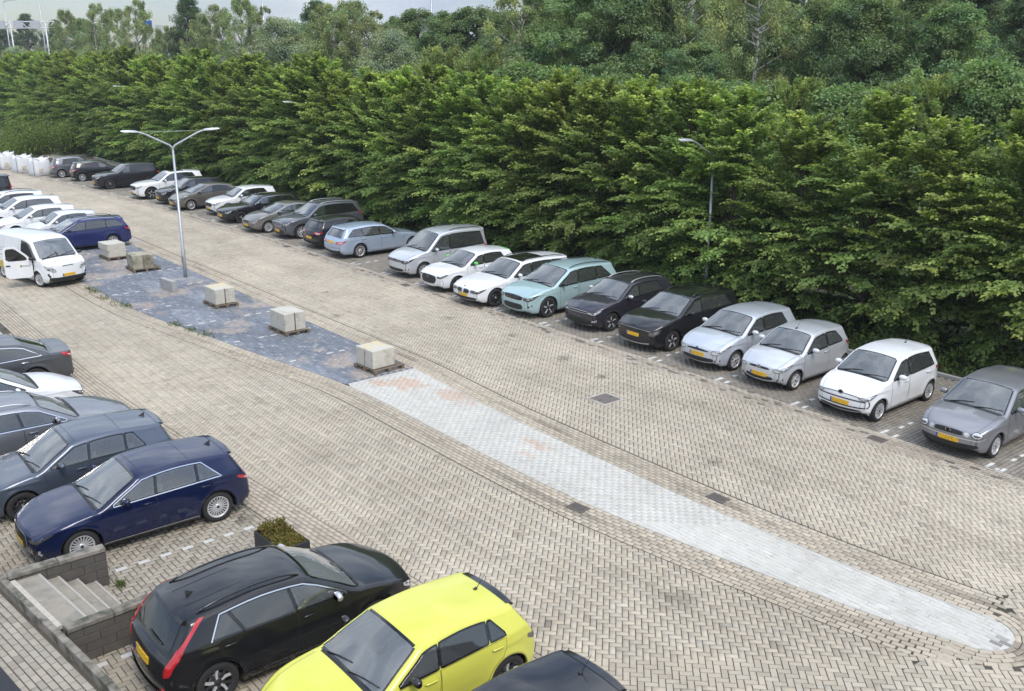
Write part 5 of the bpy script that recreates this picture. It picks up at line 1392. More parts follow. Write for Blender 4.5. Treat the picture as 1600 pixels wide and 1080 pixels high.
park('hatchback', 'steel blue hatchback between grey estate and dark blue hatchback', LROW, 2.36, 20.03, -1, steel, 1, sc=.955, L=4.26, Wd=1.79, H=1.46, wb=2.63, fo=.86, R=.32, hz0=.74, hz1=.97, xc=1.15, xw=1.88, xr=.38, xb=.18, zb=1.02, zt=.88, belt=(.93, .99), xe=3.42, xet=3.22, pillars=[(2.24, .05), (3.02, .02)], wheel='dark', tint=0, badge='vw', antenna='fin', roofseam=(2.05, 3.0), headmat=M_LAMPDK, grille=[(.40, .62), (.42, .65), (.38, .68)])
park('hatchback', 'dark blue hatchback with chrome window frame and multi spoke wheels', LROW, 2.76, 17.62, -1, navy, 1, sc=.965, L=4.34, Wd=1.816, H=1.44, wb=2.636, fo=.88, R=.325, hz0=.73, hz1=.96, xc=1.20, xw=1.98, xr=.40, xb=.17, zb=1.0, zt=.86, belt=(.915, .975), xe=3.62, xet=3.28, pillars=[(2.32, .05), (3.16, .02)], wheel='multi', tint=0, chromeline=2,
     head=[(.49, .60), (.60, .56), (.74, .575), (1.0, .665), (.98, .70), (.68, .685)], headmat=M_LAMPDK, bulbs=((-.06, .022), (.0, .02), (.06, .018)), grille=[(.30, .30), (.47, .46), (.40, .665)], grilleline=M_SATIN, glw=.016, barmat=M_ALLOYDK, lower=None, badge='rings', badgez=.60, badger=.036, platez=.43, antenna='fin', roofseam=(2.15, 3.1), sillline=M_SATIN, extra=audi_extra, tail=[(.42, .76), (.72, .74), (.98, .80), (.98, .86), (.72, .87), (.44, .84)])
build_car('crossover', 'black crossover with tall red boomerang tail lamps next to the steps', LROW, (5.30, 12.31), .0, black, dict(sc=.955, L=4.42, Wd=1.80, H=1.50, wb=2.72, fo=.89, R=.335, hz0=.80, hz1=1.01, xc=1.12, xw=1.90, xr=.52, zr=1.38, xb=.20, zb=1.0, zt=.90, belt=(.96, 1.02), xe=3.62, xet=3.42, pillars=[(2.28, .06), (3.14, .16)],
     wheel='mach', tail=niro_tail, tailin=M_RED, rplatez=.72, chromeline=1, rails=M_GLOSSBLK, antenna='fin', antx=.30, roofseam=(3.86,), clad=M_GLOSSBLK, extra=niroR_extra, rww=.80, handlemat=M_GLOSSBLK, mirmat=M_SATIN, head=lambda c: [(.62, .62), (.76, .60), (.90, .64), (.90, .75), (.78, .78), (.66, .75)]), 1)
park('hatchback', 'bright yellow hatchback with black roof spoiler', LROW, 4.05, 9.85, -1, lemon, 1, sc=.955, L=4.055, Wd=1.745, H=1.44, wb=2.54, fo=.83, R=.32, hz0=.76, hz1=.95, xc=1.10, xw=1.84, xr=.44, xb=.17, zb=.99, zt=.86, belt=(.93, 1.01), xe=3.32, xet=3.12, pillars=[(2.14, .05), (3.02, .03)], wheel='mach',
     tint=1, mirmat=M_GLOSSBLK, spoilermat=M_GLOSSBLK, antenna='rod', antx=.20, extra=yellow_extra, tail=[(.46, .74), (.72, .73), (.90, .77), (.88, .87), (.72, .88), (.48, .87)], tailmat=M_LAMPDK, tailin=M_REDDK, headmat=M_LAMPDK, grille=[(.40, .36), (.50, .54), (.42, .70)])
park('hatchback', 'black hatchback with rod antenna next to the bright yellow one', LROW, 4.0, 7.38, -1, black2, 1, sc=.96, L=3.86, Wd=1.72, H=1.48, wb=2.45, fo=.78, R=.30, xc=1.0, xw=1.72, xr=.40, xb=.18, zb=1.0, zt=.88, belt=(.93, 1.02), xe=3.1, xet=2.95, pillars=[(2.05, .05)], wheel='ten', antenna='rod', antx=.22)
# ------------------------------------------------------------------ delivery van with its door open
def van_extra(car, root, add, h):
    fn = car.side(1)
    mb = MB(); patch(car, mb, [(1.00, .42), (1.98, .42), (2.00, 1.10), (1.96, 1.68), (1.52, 1.70), (1.12, 1.30), (.98, 1.0)], fn, .012, .12); add(mb, 'door_opening_shade', simple('cab_shade_black', (.012, .012, .013), .8))  # flat black patch painted as the shade inside the open cab
    for sg in (1, -1):
        f2 = car.side(sg); mb = MB()
        ribbon(car, mb, [(x, .62) for x in np.linspace(2.25, 4.4, 9)], f2, .30, .004, 0); add(mb, 'yellow_graphic', simple('graphic_yellow', (.62, .50, .12), .5))
        mb = MB(); ribbon(car, mb, [(x, 1.30) for x in np.linspace(2.3, 4.3, 8)], f2, .05, .004, 0); ribbon(car, mb, [(x, 1.20) for x in np.linspace(2.3, 4.0, 8)], f2, .035, .004, 0); add(mb, 'grey_lettering', simple('graphic_grey', (.20, .21, .22), .5, dirt=((.7, .7, .7), 26, .5, .55)))
        mb = MB()
        for x in (2.14, 3.4): ribbon(car, mb, [(x, .40), (x, 1.70)], f2, .010, .004)
        ribbon(car, mb, [(2.14, 1.02), (4.45, 1.02)], f2, .02, .004); add(mb, 'side_seam', M_SEAM)
    hinge = car.O(fn(np.array([1.02]), np.array([.9])))[0]
    d = MB(); P = [(0, .40), (.98, .40), (1.0, 1.05), (.97, 1.66), (.55, 1.68), (.10, 1.24), (0, 1.02)]
    win = [(.16, 1.10), (.92, 1.10), (.90, 1.58), (.58, 1.60), (.20, 1.24)]
    def slab(mb, poly, y0, y1, m):
        n = len(poly); v = [(-a, y0, z) for a, z in poly] + [(-a, y1, z) for a, z in poly]
        mb.add(v, [tuple(range(n)), tuple(range(2 * n - 1, n - 1, -1))] + [(i, n + i, n + (i + 1) % n, (i + 1) % n) for i in range(n)], m)
    slab(d, [tuple(q) for q in smooth_poly(P, 1)], -.045, .025, 0)
    dr = d.build('door', [h['pm']], root, (hinge[0], hinge[1] - .03, 0), math.radians(62))
    dr['label'] = 'open cab door with dark window'
    w = MB(); slab(w, [tuple(q) for q in smooth_poly(win, 1)], -.050, .031, 0); w.build('door_window', G_DARK, dr)
    hd = MB(); hd.box((-.86, -.055, .92), (.16, .03, .05), bev=.01); hd.build('handle', M_TRIM, dr)
    lg = MB(); lg.add([(-.40 + .05 * math.cos(t), -.0465, .88 + .05 * math.sin(t)) for t in np.linspace(0, 6.283, 10)[:-1]], [tuple(range(9)), tuple(range(8, -1, -1))]); lg.build('emblem', simple('graphic_green', (.42, .52, .10), .5), dr)
    tx = MB()
    for z, l in ((.905, .30), (.865, .26)): tx.add([(-.33 + 0, -.0465, z - .011), (-.33 + l, -.0465, z - .011), (-.33 + l, -.0465, z + .011), (-.33, -.0465, z + .011)], [(0, 1, 2, 3), (3, 2, 1, 0)])
    tx.build('lettering', simple('graphic_grey', (.2, .2, .2)), dr)
    mb = MB(); ribbon(car, mb, [(a, .86) for a in np.linspace(-.22, .22, 5)], h['F2'], .03, .006); add(mb, 'nose_badge', M_CHROME)
    mb = MB()
    for s_ in (-1, 1):
        ribbon(car, mb, [(s_ * .70, .46), (s_ * .74, .60)], h['F2'], .07, .006)
    add(mb, 'corner_intake', M_TRIM)
    mb = MB(); ribbon(car, mb, [(a, .335) for a in np.linspace(-.72, .72, 11)], h['F2'], .16, .008); add(mb, 'bumper_base', M_TRIM)
    mb = MB(); ribbon(car, mb, [(a, 1.04) for a in np.linspace(-.30, .30, 5)], h['F2'], .035, .005); add(mb, 'bonnet_lettering', simple('graphic_grey', (.2, .2, .2)))
build_car('delivery_van', 'white delivery van standing on the drive with its cab door open', None, (9.05, 42.25), math.radians(-76), white, dict(van=1, L=4.55, Wd=1.78, H=1.90, wb=2.91, fo=.77, R=.31, hz0=.98, hz1=1.14, xc=.60, xw=1.22, zw=1.78, xr=.10, zr=1.86, xb=.04, zb=1.25, zt=1.0, belt=(1.06, 1.08), tum=.84, rail=.10, xe=1.98, xet=1.94, pillars=[], af=.22, lf=.6, nose=.10,
    head=[(.48, .66), (.60, .66), (.78, .78), (.86, .90), (.72, .86), (.52, .76)], grille=None, lower=[(.50, .30), (.56, .34), (.48, .42)], platez=.50, doors=0, far=0, norear=1, wheel='cap', spoiler=0, extra=van_extra, mirx=.10, mirmat=M_TRIM, steer=.25, tint=0, clear=.2), 1)

# ------------------------------------------------------------------ concrete blocks and pallets on the island
def conc(n, col, d=((.24, .22, .17), 3.0, .5, .72)): return simple('concrete_' + n, col, .9, var=.16, nscale=4, bump=.3, dirt=d)
C_PALE = conc('pale', (.50, .475, .41), ((.30, .28, .22), 3.0, .52, .74)); C_OLD = conc('weathered', (.36, .33, .255), ((.13, .115, .075), 2.4, .42, .66)); C_YEL = conc('stained', (.50, .475, .41), ((.60, .47, .22), 1.5, .46, .62)); C_GREY = conc('grey', (.34, .34, .335))
W_OLD = simple('old_wood', (.16, .125, .09), .9, var=.4, nscale=7)
def pallet(loc, rz, size, label):
    r = empty('pallet', loc, rz); tag(r, label, 'pallet', 'pallets under the concrete blocks')
    lx, ly = size
    n = 7
    for i in range(n): MB().box((0, -ly / 2 + .05 + (ly - .10) * i / (n - 1), .118), (lx, .095, .022)).build('board', W_OLD, r)
    for x in (-lx / 2 + .05, 0, lx / 2 - .05):
        MB().box((x, 0, .0115), (.10, ly, .022)).build('runner', W_OLD, r)
        m = MB()
        for y in (-ly / 2 + .07, 0, ly / 2 - .07): m.box((x, y, .0645), (.10, .14, .083))
        m.build('bearer', W_OLD, r)
def block(loc, rz, dims, mat, label, groove=None, taper=0.0):
    r = empty('concrete_block', loc, rz); tag(r, label, 'block', 'concrete blocks on the painted island')
    x, y, z = [q / 2 for q in dims]
    if groove is None:
        MB().box((0, 0, z), dims, bev=.014).build('body', mat, r); return r
    # slot cast into the -y face (groove='y') or the -x face
    w, dp, b = .026, .05, .012
    poly = [(-x, -y), (-w, -y), (-w, -y + dp), (w, -y + dp), (w, -y), (x, -y), (x, y), (-x, y)] if groove == 'y' else [(-x, -y), (x, -y), (x, y), (-x, y), (-x, w), (-x + dp, w), (-x + dp, -w), (-x, -w)]
    n = len(poly); ins = [(px_ * (1 - b / x), py_ * (1 - b / y)) for px_, py_ in poly]
    v = [(*q, 0) for q in ins] + [(*q, b) for q in poly] + [(*q, 2 * z - b) for q in poly] + [(*q, 2 * z) for q in ins]
    f = [tuple(range(n - 1, -1, -1)), tuple(range(3 * n, 4 * n))] + [(k * n + i, k * n + (i + 1) % n, (k + 1) * n + (i + 1) % n, (k + 1) * n + i) for k in range(3) for i in range(n)]
    m_ = MB().add(v, f); m_.m[1] = 1; m_.build('body', [C_PALE if mat is C_YEL else mat, mat], r)
    if groove == 'y': MB().box((0, -y + dp * .7, z), (2 * w - .006, dp * .55, 2 * z - .03)).build('slot', conc('slot', (.16, .145, .12)), r)  # darker infill paints shade into the back of the slot
    else: MB().box((-x + dp * .7, 0, z), (dp * .55, 2 * w - .006, 2 * z - .03)).build('slot', conc('slot', (.16, .145, .12)), r)
    return r
Z = .131
pallet((12.72, 44.75, 0), .04, (.92, 1.25), 'broken pallet under two stacked pale slabs near the blue estate')
block((12.72, 44.75, Z), .04, (.80, 1.06, .31), C_PALE, 'pale concrete slab, lower of the stacked pair')
block((12.70, 44.78, Z + .312), .05, (.84, 1.08, .29), C_PALE, 'pale concrete slab, upper of the stacked pair')
pallet((12.95, 41.45, 0), -.05, (1.15, 1.2), 'worn pallet under the weathered brown concrete block')
block((12.85, 41.42, Z), -.05, (.86, .98, .58), C_OLD, 'weathered brown stained concrete block with vertical slot', 'y')
block((12.43, 36.90, 0), .10, (.20, 1.08, .43), C_GREY, 'low narrow grey concrete kerb block standing near the lamp post')
pallet((13.08, 33.35, 0), .02, (.86, 1.2), 'pallet under the slotted block with yellow stained top')
block((13.08, 33.38, Z), .02, (.75, .98, .56), C_YEL, 'concrete block with yellow stained top, beyond the plain pale one', 'y')
pallet((13.45, 28.50, 0), .03, (.88, 1.25), 'pallet under the plain pale slotted concrete block')
block((13.42, 28.50, Z), .03, (.75, 1.02, .60), C_PALE, 'plain pale slotted concrete block without yellow stain', 'y')
pallet((13.72, 23.18, 0), .06, (1.05, 1.08), 'pallet beside the line between blue and white paint')
block((13.62, 23.22, Z), .06, (.76, .86, .54), C_YEL, 'yellow topped block by the line between blue and white paint', 'x')

# ------------------------------------------------------------------ lamps
GALV = simple('galvanised_steel', (.42, .44, .46), .45, .6, .12, 5)
HEADM = simple('lamp_housing', (.55, .58, .62), .4, .3, .08)
LENS = simple('lamp_lens', (.55, .56, .55), .2, 0, .1)
def lamp_head(parent, p, d):
    """flat luminaire at the end of an arm, pointing along d (unit, horizontal)"""
    d = Vector(d); s = Vector((-d.y, d.x, 0)); p = Vector(p); v = []
    for t, w, hi, lo in ((0, .035, .03, -.03), (.10, .06, .045, -.03), (.32, .085, .05, -.025), (.58, .075, .03, -.02), (.64, .05, .015, -.01)):
        v += [p + d * t - s * w + Vector((0, 0, lo + .06 * t)), p + d * t + s * w + Vector((0, 0, lo + .06 * t)), p + d * t + s * w * .7 + Vector((0, 0, hi + .06 * t)), p + d * t - s * w * .7 + Vector((0, 0, hi + .06 * t))]
    f = [(0, 3, 2, 1), (16, 17, 18, 19)]
    for i in range(4):
        for j in range(4): f.append((i * 4 + j, i * 4 + (j + 1) % 4, i * 4 + 4 + (j + 1) % 4, i * 4 + 4 + j))
    h = MB().add(v, f).build('lamp_head', HEADM, parent)
    q = p + d * .36 + Vector((0, 0, -.012)); MB().box(q, (.30 if abs(d.x) > .5 else .12, .12 if abs(d.x) > .5 else .30, .02)).build('lens', LENS, h)
def street_lamp(loc, dirs, h, label, group=None, reach=1.35, lean=(0, 0)):
    r = empty('street_lamp', loc); tag(r, label, 'street lamp', group)
    lx, ly = lean
    MB().tube([(0, 0, -.05), (lx * .2, ly * .2, 1.1), (lx * .21, ly * .21, 1.14), (lx, ly, h)], [.082, .080, .062, .045], 0, 14).build('pole', GALV, r)
    MB().box((-.083, 0, .75), (.012, .07, .26)).build('service_door', simple('steel_dark', (.3, .31, .32), .5, .5), r)
    ends = []
    for d in dirs:
        d = Vector(d); b = Vector((lx, ly, h))
        MB().tube([b + Vector((0, 0, -.1)), b + d * .02 + Vector((0, 0, .05)), b + d * .11 + Vector((0, 0, .15)), b + d * 1.0 + Vector((0, 0, .61)), b + d * 1.15 + Vector((0, 0, .67)), b + d * reach + Vector((0, 0, .72))], [.045, .045, .042, .035, .034, .032], 0, 10).build('arm', GALV, r)
        e = b + d * reach + Vector((0, 0, .72)); lamp_head(r, e - d * .05, d); ends.append(e - d * .25 + Vector((0, 0, -.02)))
    if len(ends) == 2: MB().tube(ends, .008, 0, 5).build('tie_wire', GALV, r)
    return r
street_lamp((13.80, 38.76, 0), [(-.973, .23, 0), (.973, -.23, 0)], 5.25, 'tall grey steel lamp post with two arms on the blue island', None, 1.32, (.12, .32))
for (x, y, h_) in ((27.70, 22.55, 5.28), (28.4, 54.7, 5.5), (28.4, 87.2, 5.75)):
    street_lamp((x, y, 0), [(-1, 0, 0)], h_, 'single arm grey street lamp half hidden in the tree row', 'single arm lamps in the tree row')

# ------------------------------------------------------------------ manhole, drains
IRON = simple('cast_iron', (.17, .145, .13), .7, .3, .25, 8, bump=.2)
r = empty('manhole_cover', (17.02, 17.03, 0)); tag(r, 'square rusty manhole cover in pale frame on the right hand drive', 'manhole cover')
MB().box((0, 0, .0085), (.60, .60, .010), bev=.003).build('cover', IRON, r)
fr_ = MB()
for a in range(4):
    q = a * math.pi / 2; fr_.box((.335 * math.cos(q), .335 * math.sin(q), .006), (.06, .73 if a % 2 == 0 else .61, .012) if a % 2 == 0 else (.61, .06, .012))
fr_.build('frame', conc('frame', (.42, .39, .34)), r)
lift = MB(); [lift.box((x, 0, .0145), (.09, .035, .002)) for x in (-.2, .2)]; lift.build('lifting_slot', M_SEAM, r)
def drain(x, y, rz, label):
    r = empty('drain_grate', (x, y, 0), rz); r.scale = (.85, .85, 1); tag(r, label, 'drain', 'gutter drains')
    MB().box((0, 0, .003), (.30, .46, .006)).build('pit', M_SEAM, r)
    f = MB(); f.box((-.15, 0, .009), (.03, .49, .014)); f.box((.15, 0, .009), (.03, .49, .014)); f.box((0, -.235, .009), (.27, .03, .014)); f.box((0, .235, .009), (.27, .03, .014)); f.build('frame', IRON, r)
    for i in range(8): MB().box((0, -.19 + .0545 * i, .010), (.27, .026, .010)).build('bar', IRON, r)
drain(20.12, 10.9, 0, 'iron gutter drain in front of the grey and white hatchbacks')
drain(20.14, 31.7, 0, 'iron gutter drain in front of the tall silver people carrier')
drain(20.14, 42.3, 0, 'iron gutter drain in front of the black hatchback')
drain(12.06, 12.75, .12, 'iron drain in the left edge of the white island')
drain(14.62, 11.25, 0, 'iron drain in the right edge of the white island')

# ------------------------------------------------------------------ steps, retaining walls and terrace in the left corner
BRK = simple('wall_block_dark', (.088, .079, .069), .9, var=.35, nscale=5, bump=.3); COP = simple('coping_concrete', (.235, .212, .178), .9, var=.3, nscale=6, bump=.3, dirt=((.07, .07, .05), 4, .45, .65)); TRD = simple('step_concrete', (.275, .245, .20), .9, var=.2, nscale=5, bump=.25, dirt=((.17, .165, .14), 3, .45, .7)); NOSE = simple('step_nosing', (.35, .33, .29), .9, var=.12)
T0 = .62
st = empty('steps', (2.3, 14.7, 0)); tag(st, 'grey concrete steps down from the terrace beside the black crossover', 'steps')
def lx(y): return float(np.interp(y, [11.7, 16.1], [2.71, 2.13]))     # inner line of the terrace kerb
ya, yb = 13.86, 15.72
prevx = lambda y: lx(y) + .13
shift = [(2.68, 2.92), (2.96, 3.19), (3.24, 3.45), (3.52, 3.72)]     # nosing x at far and near end
for i, (xf_, xn_) in enumerate(shift):
    z = T0 - .02 - .15 * i
    x0f, x0n = (prevx(yb), prevx(ya)) if i == 0 else shift[i - 1]
    ym = (ya + yb) / 2
    for (y0, y1) in ((ya, ym - .004), (ym + .004, yb)):
        g = lambda a, b, y: a + (b - a) * (yb - y) / (yb - ya)
        poly = [(g(x0f, x0n, y0) - (.0 if i == 0 else .02) - 2.3, y0 - 14.7), (g(xf_, xn_, y0) - 2.3, y0 - 14.7), (g(xf_, xn_, y1) - 2.3, y1 - 14.7), (g(x0f, x0n, y1) - (.0 if i == 0 else .02) - 2.3, y1 - 14.7)]
        MB().prism(poly, 0.0 if i else .0, z - .002 * i).build('tread', TRD, st)
        nz = [(g(xf_, xn_, y0) - .035 - 2.3, y0 - 14.7), (g(xf_, xn_, y0) + .004 - 2.3, y0 - 14.7), (g(xf_, xn_, y1) + .004 - 2.3, y1 - 14.7), (g(xf_, xn_, y1) - .035 - 2.3, y1 - 14.7)]
        MB().prism(nz, z - .035, z + .003).build('nosing', NOSE, st)
for k in range(10):
    y = ya + .095 + k * .186; MB().box((lx(y) + .085 - 2.3, y - 14.7, T0 - .03), (.085, .178, .075), rz=.13, bev=.006).build('brick', simple('edge_brick', (.42, .385, .33), .9, var=.2, nscale=9), st)
def side_wall(label, x0, y0, x1, y1, htop, name='side_wall'):
    L = math.hypot(x1 - x0, y1 - y0); a = math.atan2(y1 - y0, x1 - x0)
    r = empty(name, (x0, y0, 0), a); tag(r, label, 'wall')
    for c in range(4):
        hgt = (htop - .08) / 4; n = max(2, round(L / .42)); offs = .5 if c % 2 else 0
        k = -offs
        while k < n:
            b0, b1 = max(0, k) * L / n, min(n, k + 1) * L / n
            if b1 - b0 > .03: MB().box(((b0 + b1) / 2, RNG.uniform(-.003, .003), hgt * (c + .5)), (b1 - b0 - .006, .15, hgt - .006), bev=.006).build('wall_block', BRK, r)
            k += 1
    MB().box((L / 2, 0, htop / 2 - .02), (L - .02, .128, htop - .10)).build('core', M_SEAM, r)
    for i in range(2): MB().box((L * (.25 + .5 * i), 0, htop - .04), (L / 2 - .005, .19, .08), bev=.012).build('coping', COP, r)
side_wall('dark block wall on the far side of the steps, by the blue hatchback', 2.22, 15.82, 3.74, 15.80, .72)
side_wall('dark block wall of the steps beside the black crossover', 2.56, 13.72, 3.92, 13.80, .66)
r = empty('terrace_kerb', (0, 0, 0)); tag(r, 'long narrow concrete kerb wall along the terrace in the corner', 'wall')
yy = 9.0
while yy < 19.5:
    y1 = yy + .98; p0, p1 = (lx(yy), yy), (lx(y1), y1); a = math.atan2(p1[1] - p0[1], p1[0] - p0[0])
    xm_, ym_ = (p0[0] + p1[0]) / 2, (p0[1] + p1[1]) / 2
    if yy > 16.0: xm_ = 2.13 - .13 * (ym_ - 16.1)
    MB().box((xm_, ym_, T0 / 2 + .005), (.985, .11, T0), rz=a, bev=.01).build('kerb_stone', COP, r)
    yy += 1.0
ter = tag(sheet('terrace', [(-6, 4), (3.6, 4), (2.66, 11.7), (2.08, 16.1), (1.5, 20.5), (-6, 20.5)], T0 - .17, M_JOINT), kind='structure')
rows = []
for j in range(22):
    off = .16 + j * .107
    if j < 7:
        for k in range(60):
            y = 9 + k * .21 + (j % 2) * .105; rows.append((lx(y) - off if y < 16.1 else 2.13 - .13 * (y - 16.1) - off, y, math.atan2(.99, -.13)))
ta = np.array(rows); hb2 = herringbone(-1.5, 2.0, 9, 17, .66)
hb2 = hb2[hb2[:, 0] < np.interp(hb2[:, 1], [11.7, 16.1], [2.71, 2.13]) - .98]
ta = np.concatenate([ta, hb2]); tc_ = mottled(ta, (.36, .325, .27), dark=.12)
px, py, dd_ = to_px(ta[:, 0], ta[:, 1], T0 - .155)
ok = (px > -60) & (py < 1150); ta, tc_, dd_, px, py = ta[ok], tc_[ok], dd_[ok], px[ok], py[ok]
order = np.argsort(np.where((px > 5) & (py < 1075), dd_, 99)); pick = set(order[:120].tolist())
for i in pick:
    o = link('brick', single_brick(), ter, (ta[i, 0], ta[i, 1], T0 - .155), float(ta[i, 2])); o.color = (*[float(q) for q in tc_[i]], 1)
rest = np.array([i for i in range(len(ta)) if i not in pick])
tp = tag(link('paving', brick_mesh('terrace_paving', ta[rest], tc_[rest], M_BRICK), ter, (0, 0, T0 - .155)), kind='stuff')
# dark metal plinth at the corner of the terrace
r = empty('metal_plinth', (1.40, 13.0, T0 - .15)); tag(r, 'dark metal plinth edge at the corner of the terrace', 'plinth')
MB().box((-.35, -.2, .17), (1.0, 2.1, .34), rz=.13, bev=.02).build('body', simple('dark_metal', (.018, .018, .02), .5, .3), r)
MB().box((-.35, -.2, .35), (1.06, 2.16, .03), rz=.13, bev=.008).build('cap', simple('dark_metal_cap', (.024, .024, .027), .45, .3), r)

# ------------------------------------------------------------------ planter
r = empty('planter', (6.42, 14.52, 0), .06); tag(r, 'dark grey planter box with yellowing low plants beside the black crossover', 'planter')
PL = simple('planter_grey', (.035, .036, .038), .6, .1, .2)
for (c, d_) in (((-.27, 0, .27), (.03, 1.0, .54)), ((.27, 0, .27), (.03, 1.0, .54)), ((0, -.485, .27), (.51, .03, .54)), ((0, .485, .27), (.51, .03, .54))): MB().box(c, d_, bev=.006).build('panel', PL, r)
MB().box((0, 0, .24), (.50, .93, .46)).build('soil', M_SOIL, r)
# ------------------------------------------------------------------ foliage
def leaf_mat(name, trans=.38, rough=.55):
    m, nt, b, out = new_mat(name)
    a = nt.nodes.new('ShaderNodeVertexColor'); a.layer_name = 'col'
    oi = nt.nodes.new('ShaderNodeObjectInfo')
    v = nt.nodes.new('ShaderNodeHueSaturation'); nt.links.new(a.outputs['Color'], v.inputs['Color'])
    mr = nt.nodes.new('ShaderNodeMapRange'); mr.inputs['To Min'].default_value = .84; mr.inputs['To Max'].default_value = 1.16
    nt.links.new(oi.outputs['Random'], mr.inputs['Value']); nt.links.new(mr.outputs[0], v.inputs['Value'])
    mh = nt.nodes.new('ShaderNodeMapRange'); mh.inputs['To Min'].default_value = .488; mh.inputs['To Max'].default_value = .508
    nt.links.new(oi.outputs['Random'], mh.inputs['Value']); nt.links.new(mh.outputs[0], v.inputs['Hue'])
    nt.links.new(v.outputs['Color'], b.inputs['Base Color'])
    b.inputs['Roughness'].default_value = rough; b.inputs['Specular IOR Level'].default_value = .35
    t = nt.nodes.new('ShaderNodeBsdfTranslucent')
    t2 = mixc(nt, 1.0, v.outputs['Color'], (1.0, 1.25, .55), 'MULTIPLY'); nt.links.new(t2, t.inputs['Color'])
    mx = nt.nodes.new('ShaderNodeMixShader'); mx.inputs['Fac'].default_value = trans
    nt.links.new(b.outputs[0], mx.inputs[1]); nt.links.new(t.outputs[0], mx.inputs[2]); nt.links.new(mx.outputs[0], out.inputs[0])
    return m
M_LEAF = leaf_mat('leaf')
M_BARK = simple('bark', (.085, .070, .052), .95, var=.4, nscale=5, bump=.6)
M_BIRCH = simple('birch_bark', (.42, .40, .37), .85, var=.15, nscale=3, dirt=((.05, .045, .04), 5.0, .52, .6))

def leaf_mesh(name, c, d, n, ln, wd, col, rng, fold=.22):
    """folded diamond leaves: centres c, tip directions d, upper normals n"""
    d = d / np.linalg.norm(d, axis=1, keepdims=True)
    s = np.cross(d, n); s /= np.maximum(np.linalg.norm(s, axis=1, keepdims=True), 1e-6)
    up = np.cross(s, d)
    m = len(c); V = np.empty((m, 4, 3))
    V[:, 0] = c; V[:, 2] = c + d * ln[:, None] - up * (ln * .10)[:, None]
    mid = c + d * (ln * .45)[:, None] + up * (wd * fold)[:, None]
    V[:, 1] = mid + s * (wd * .5)[:, None]; V[:, 3] = mid - s * (wd * .5)[:, None]
    F = np.array([(0, 1, 2), (0, 2, 3)])
    faces = (np.arange(m)[:, None, None] * 4 + F[None]).reshape(-1, 3)
    return np_mesh(name, V.reshape(-1, 3), faces, M_LEAF, np.repeat(np.clip(col, .004, .6), 4, 0), k=3)

def unit(v): return v / np.maximum(np.linalg.norm(v, axis=-1, keepdims=True), 1e-9)

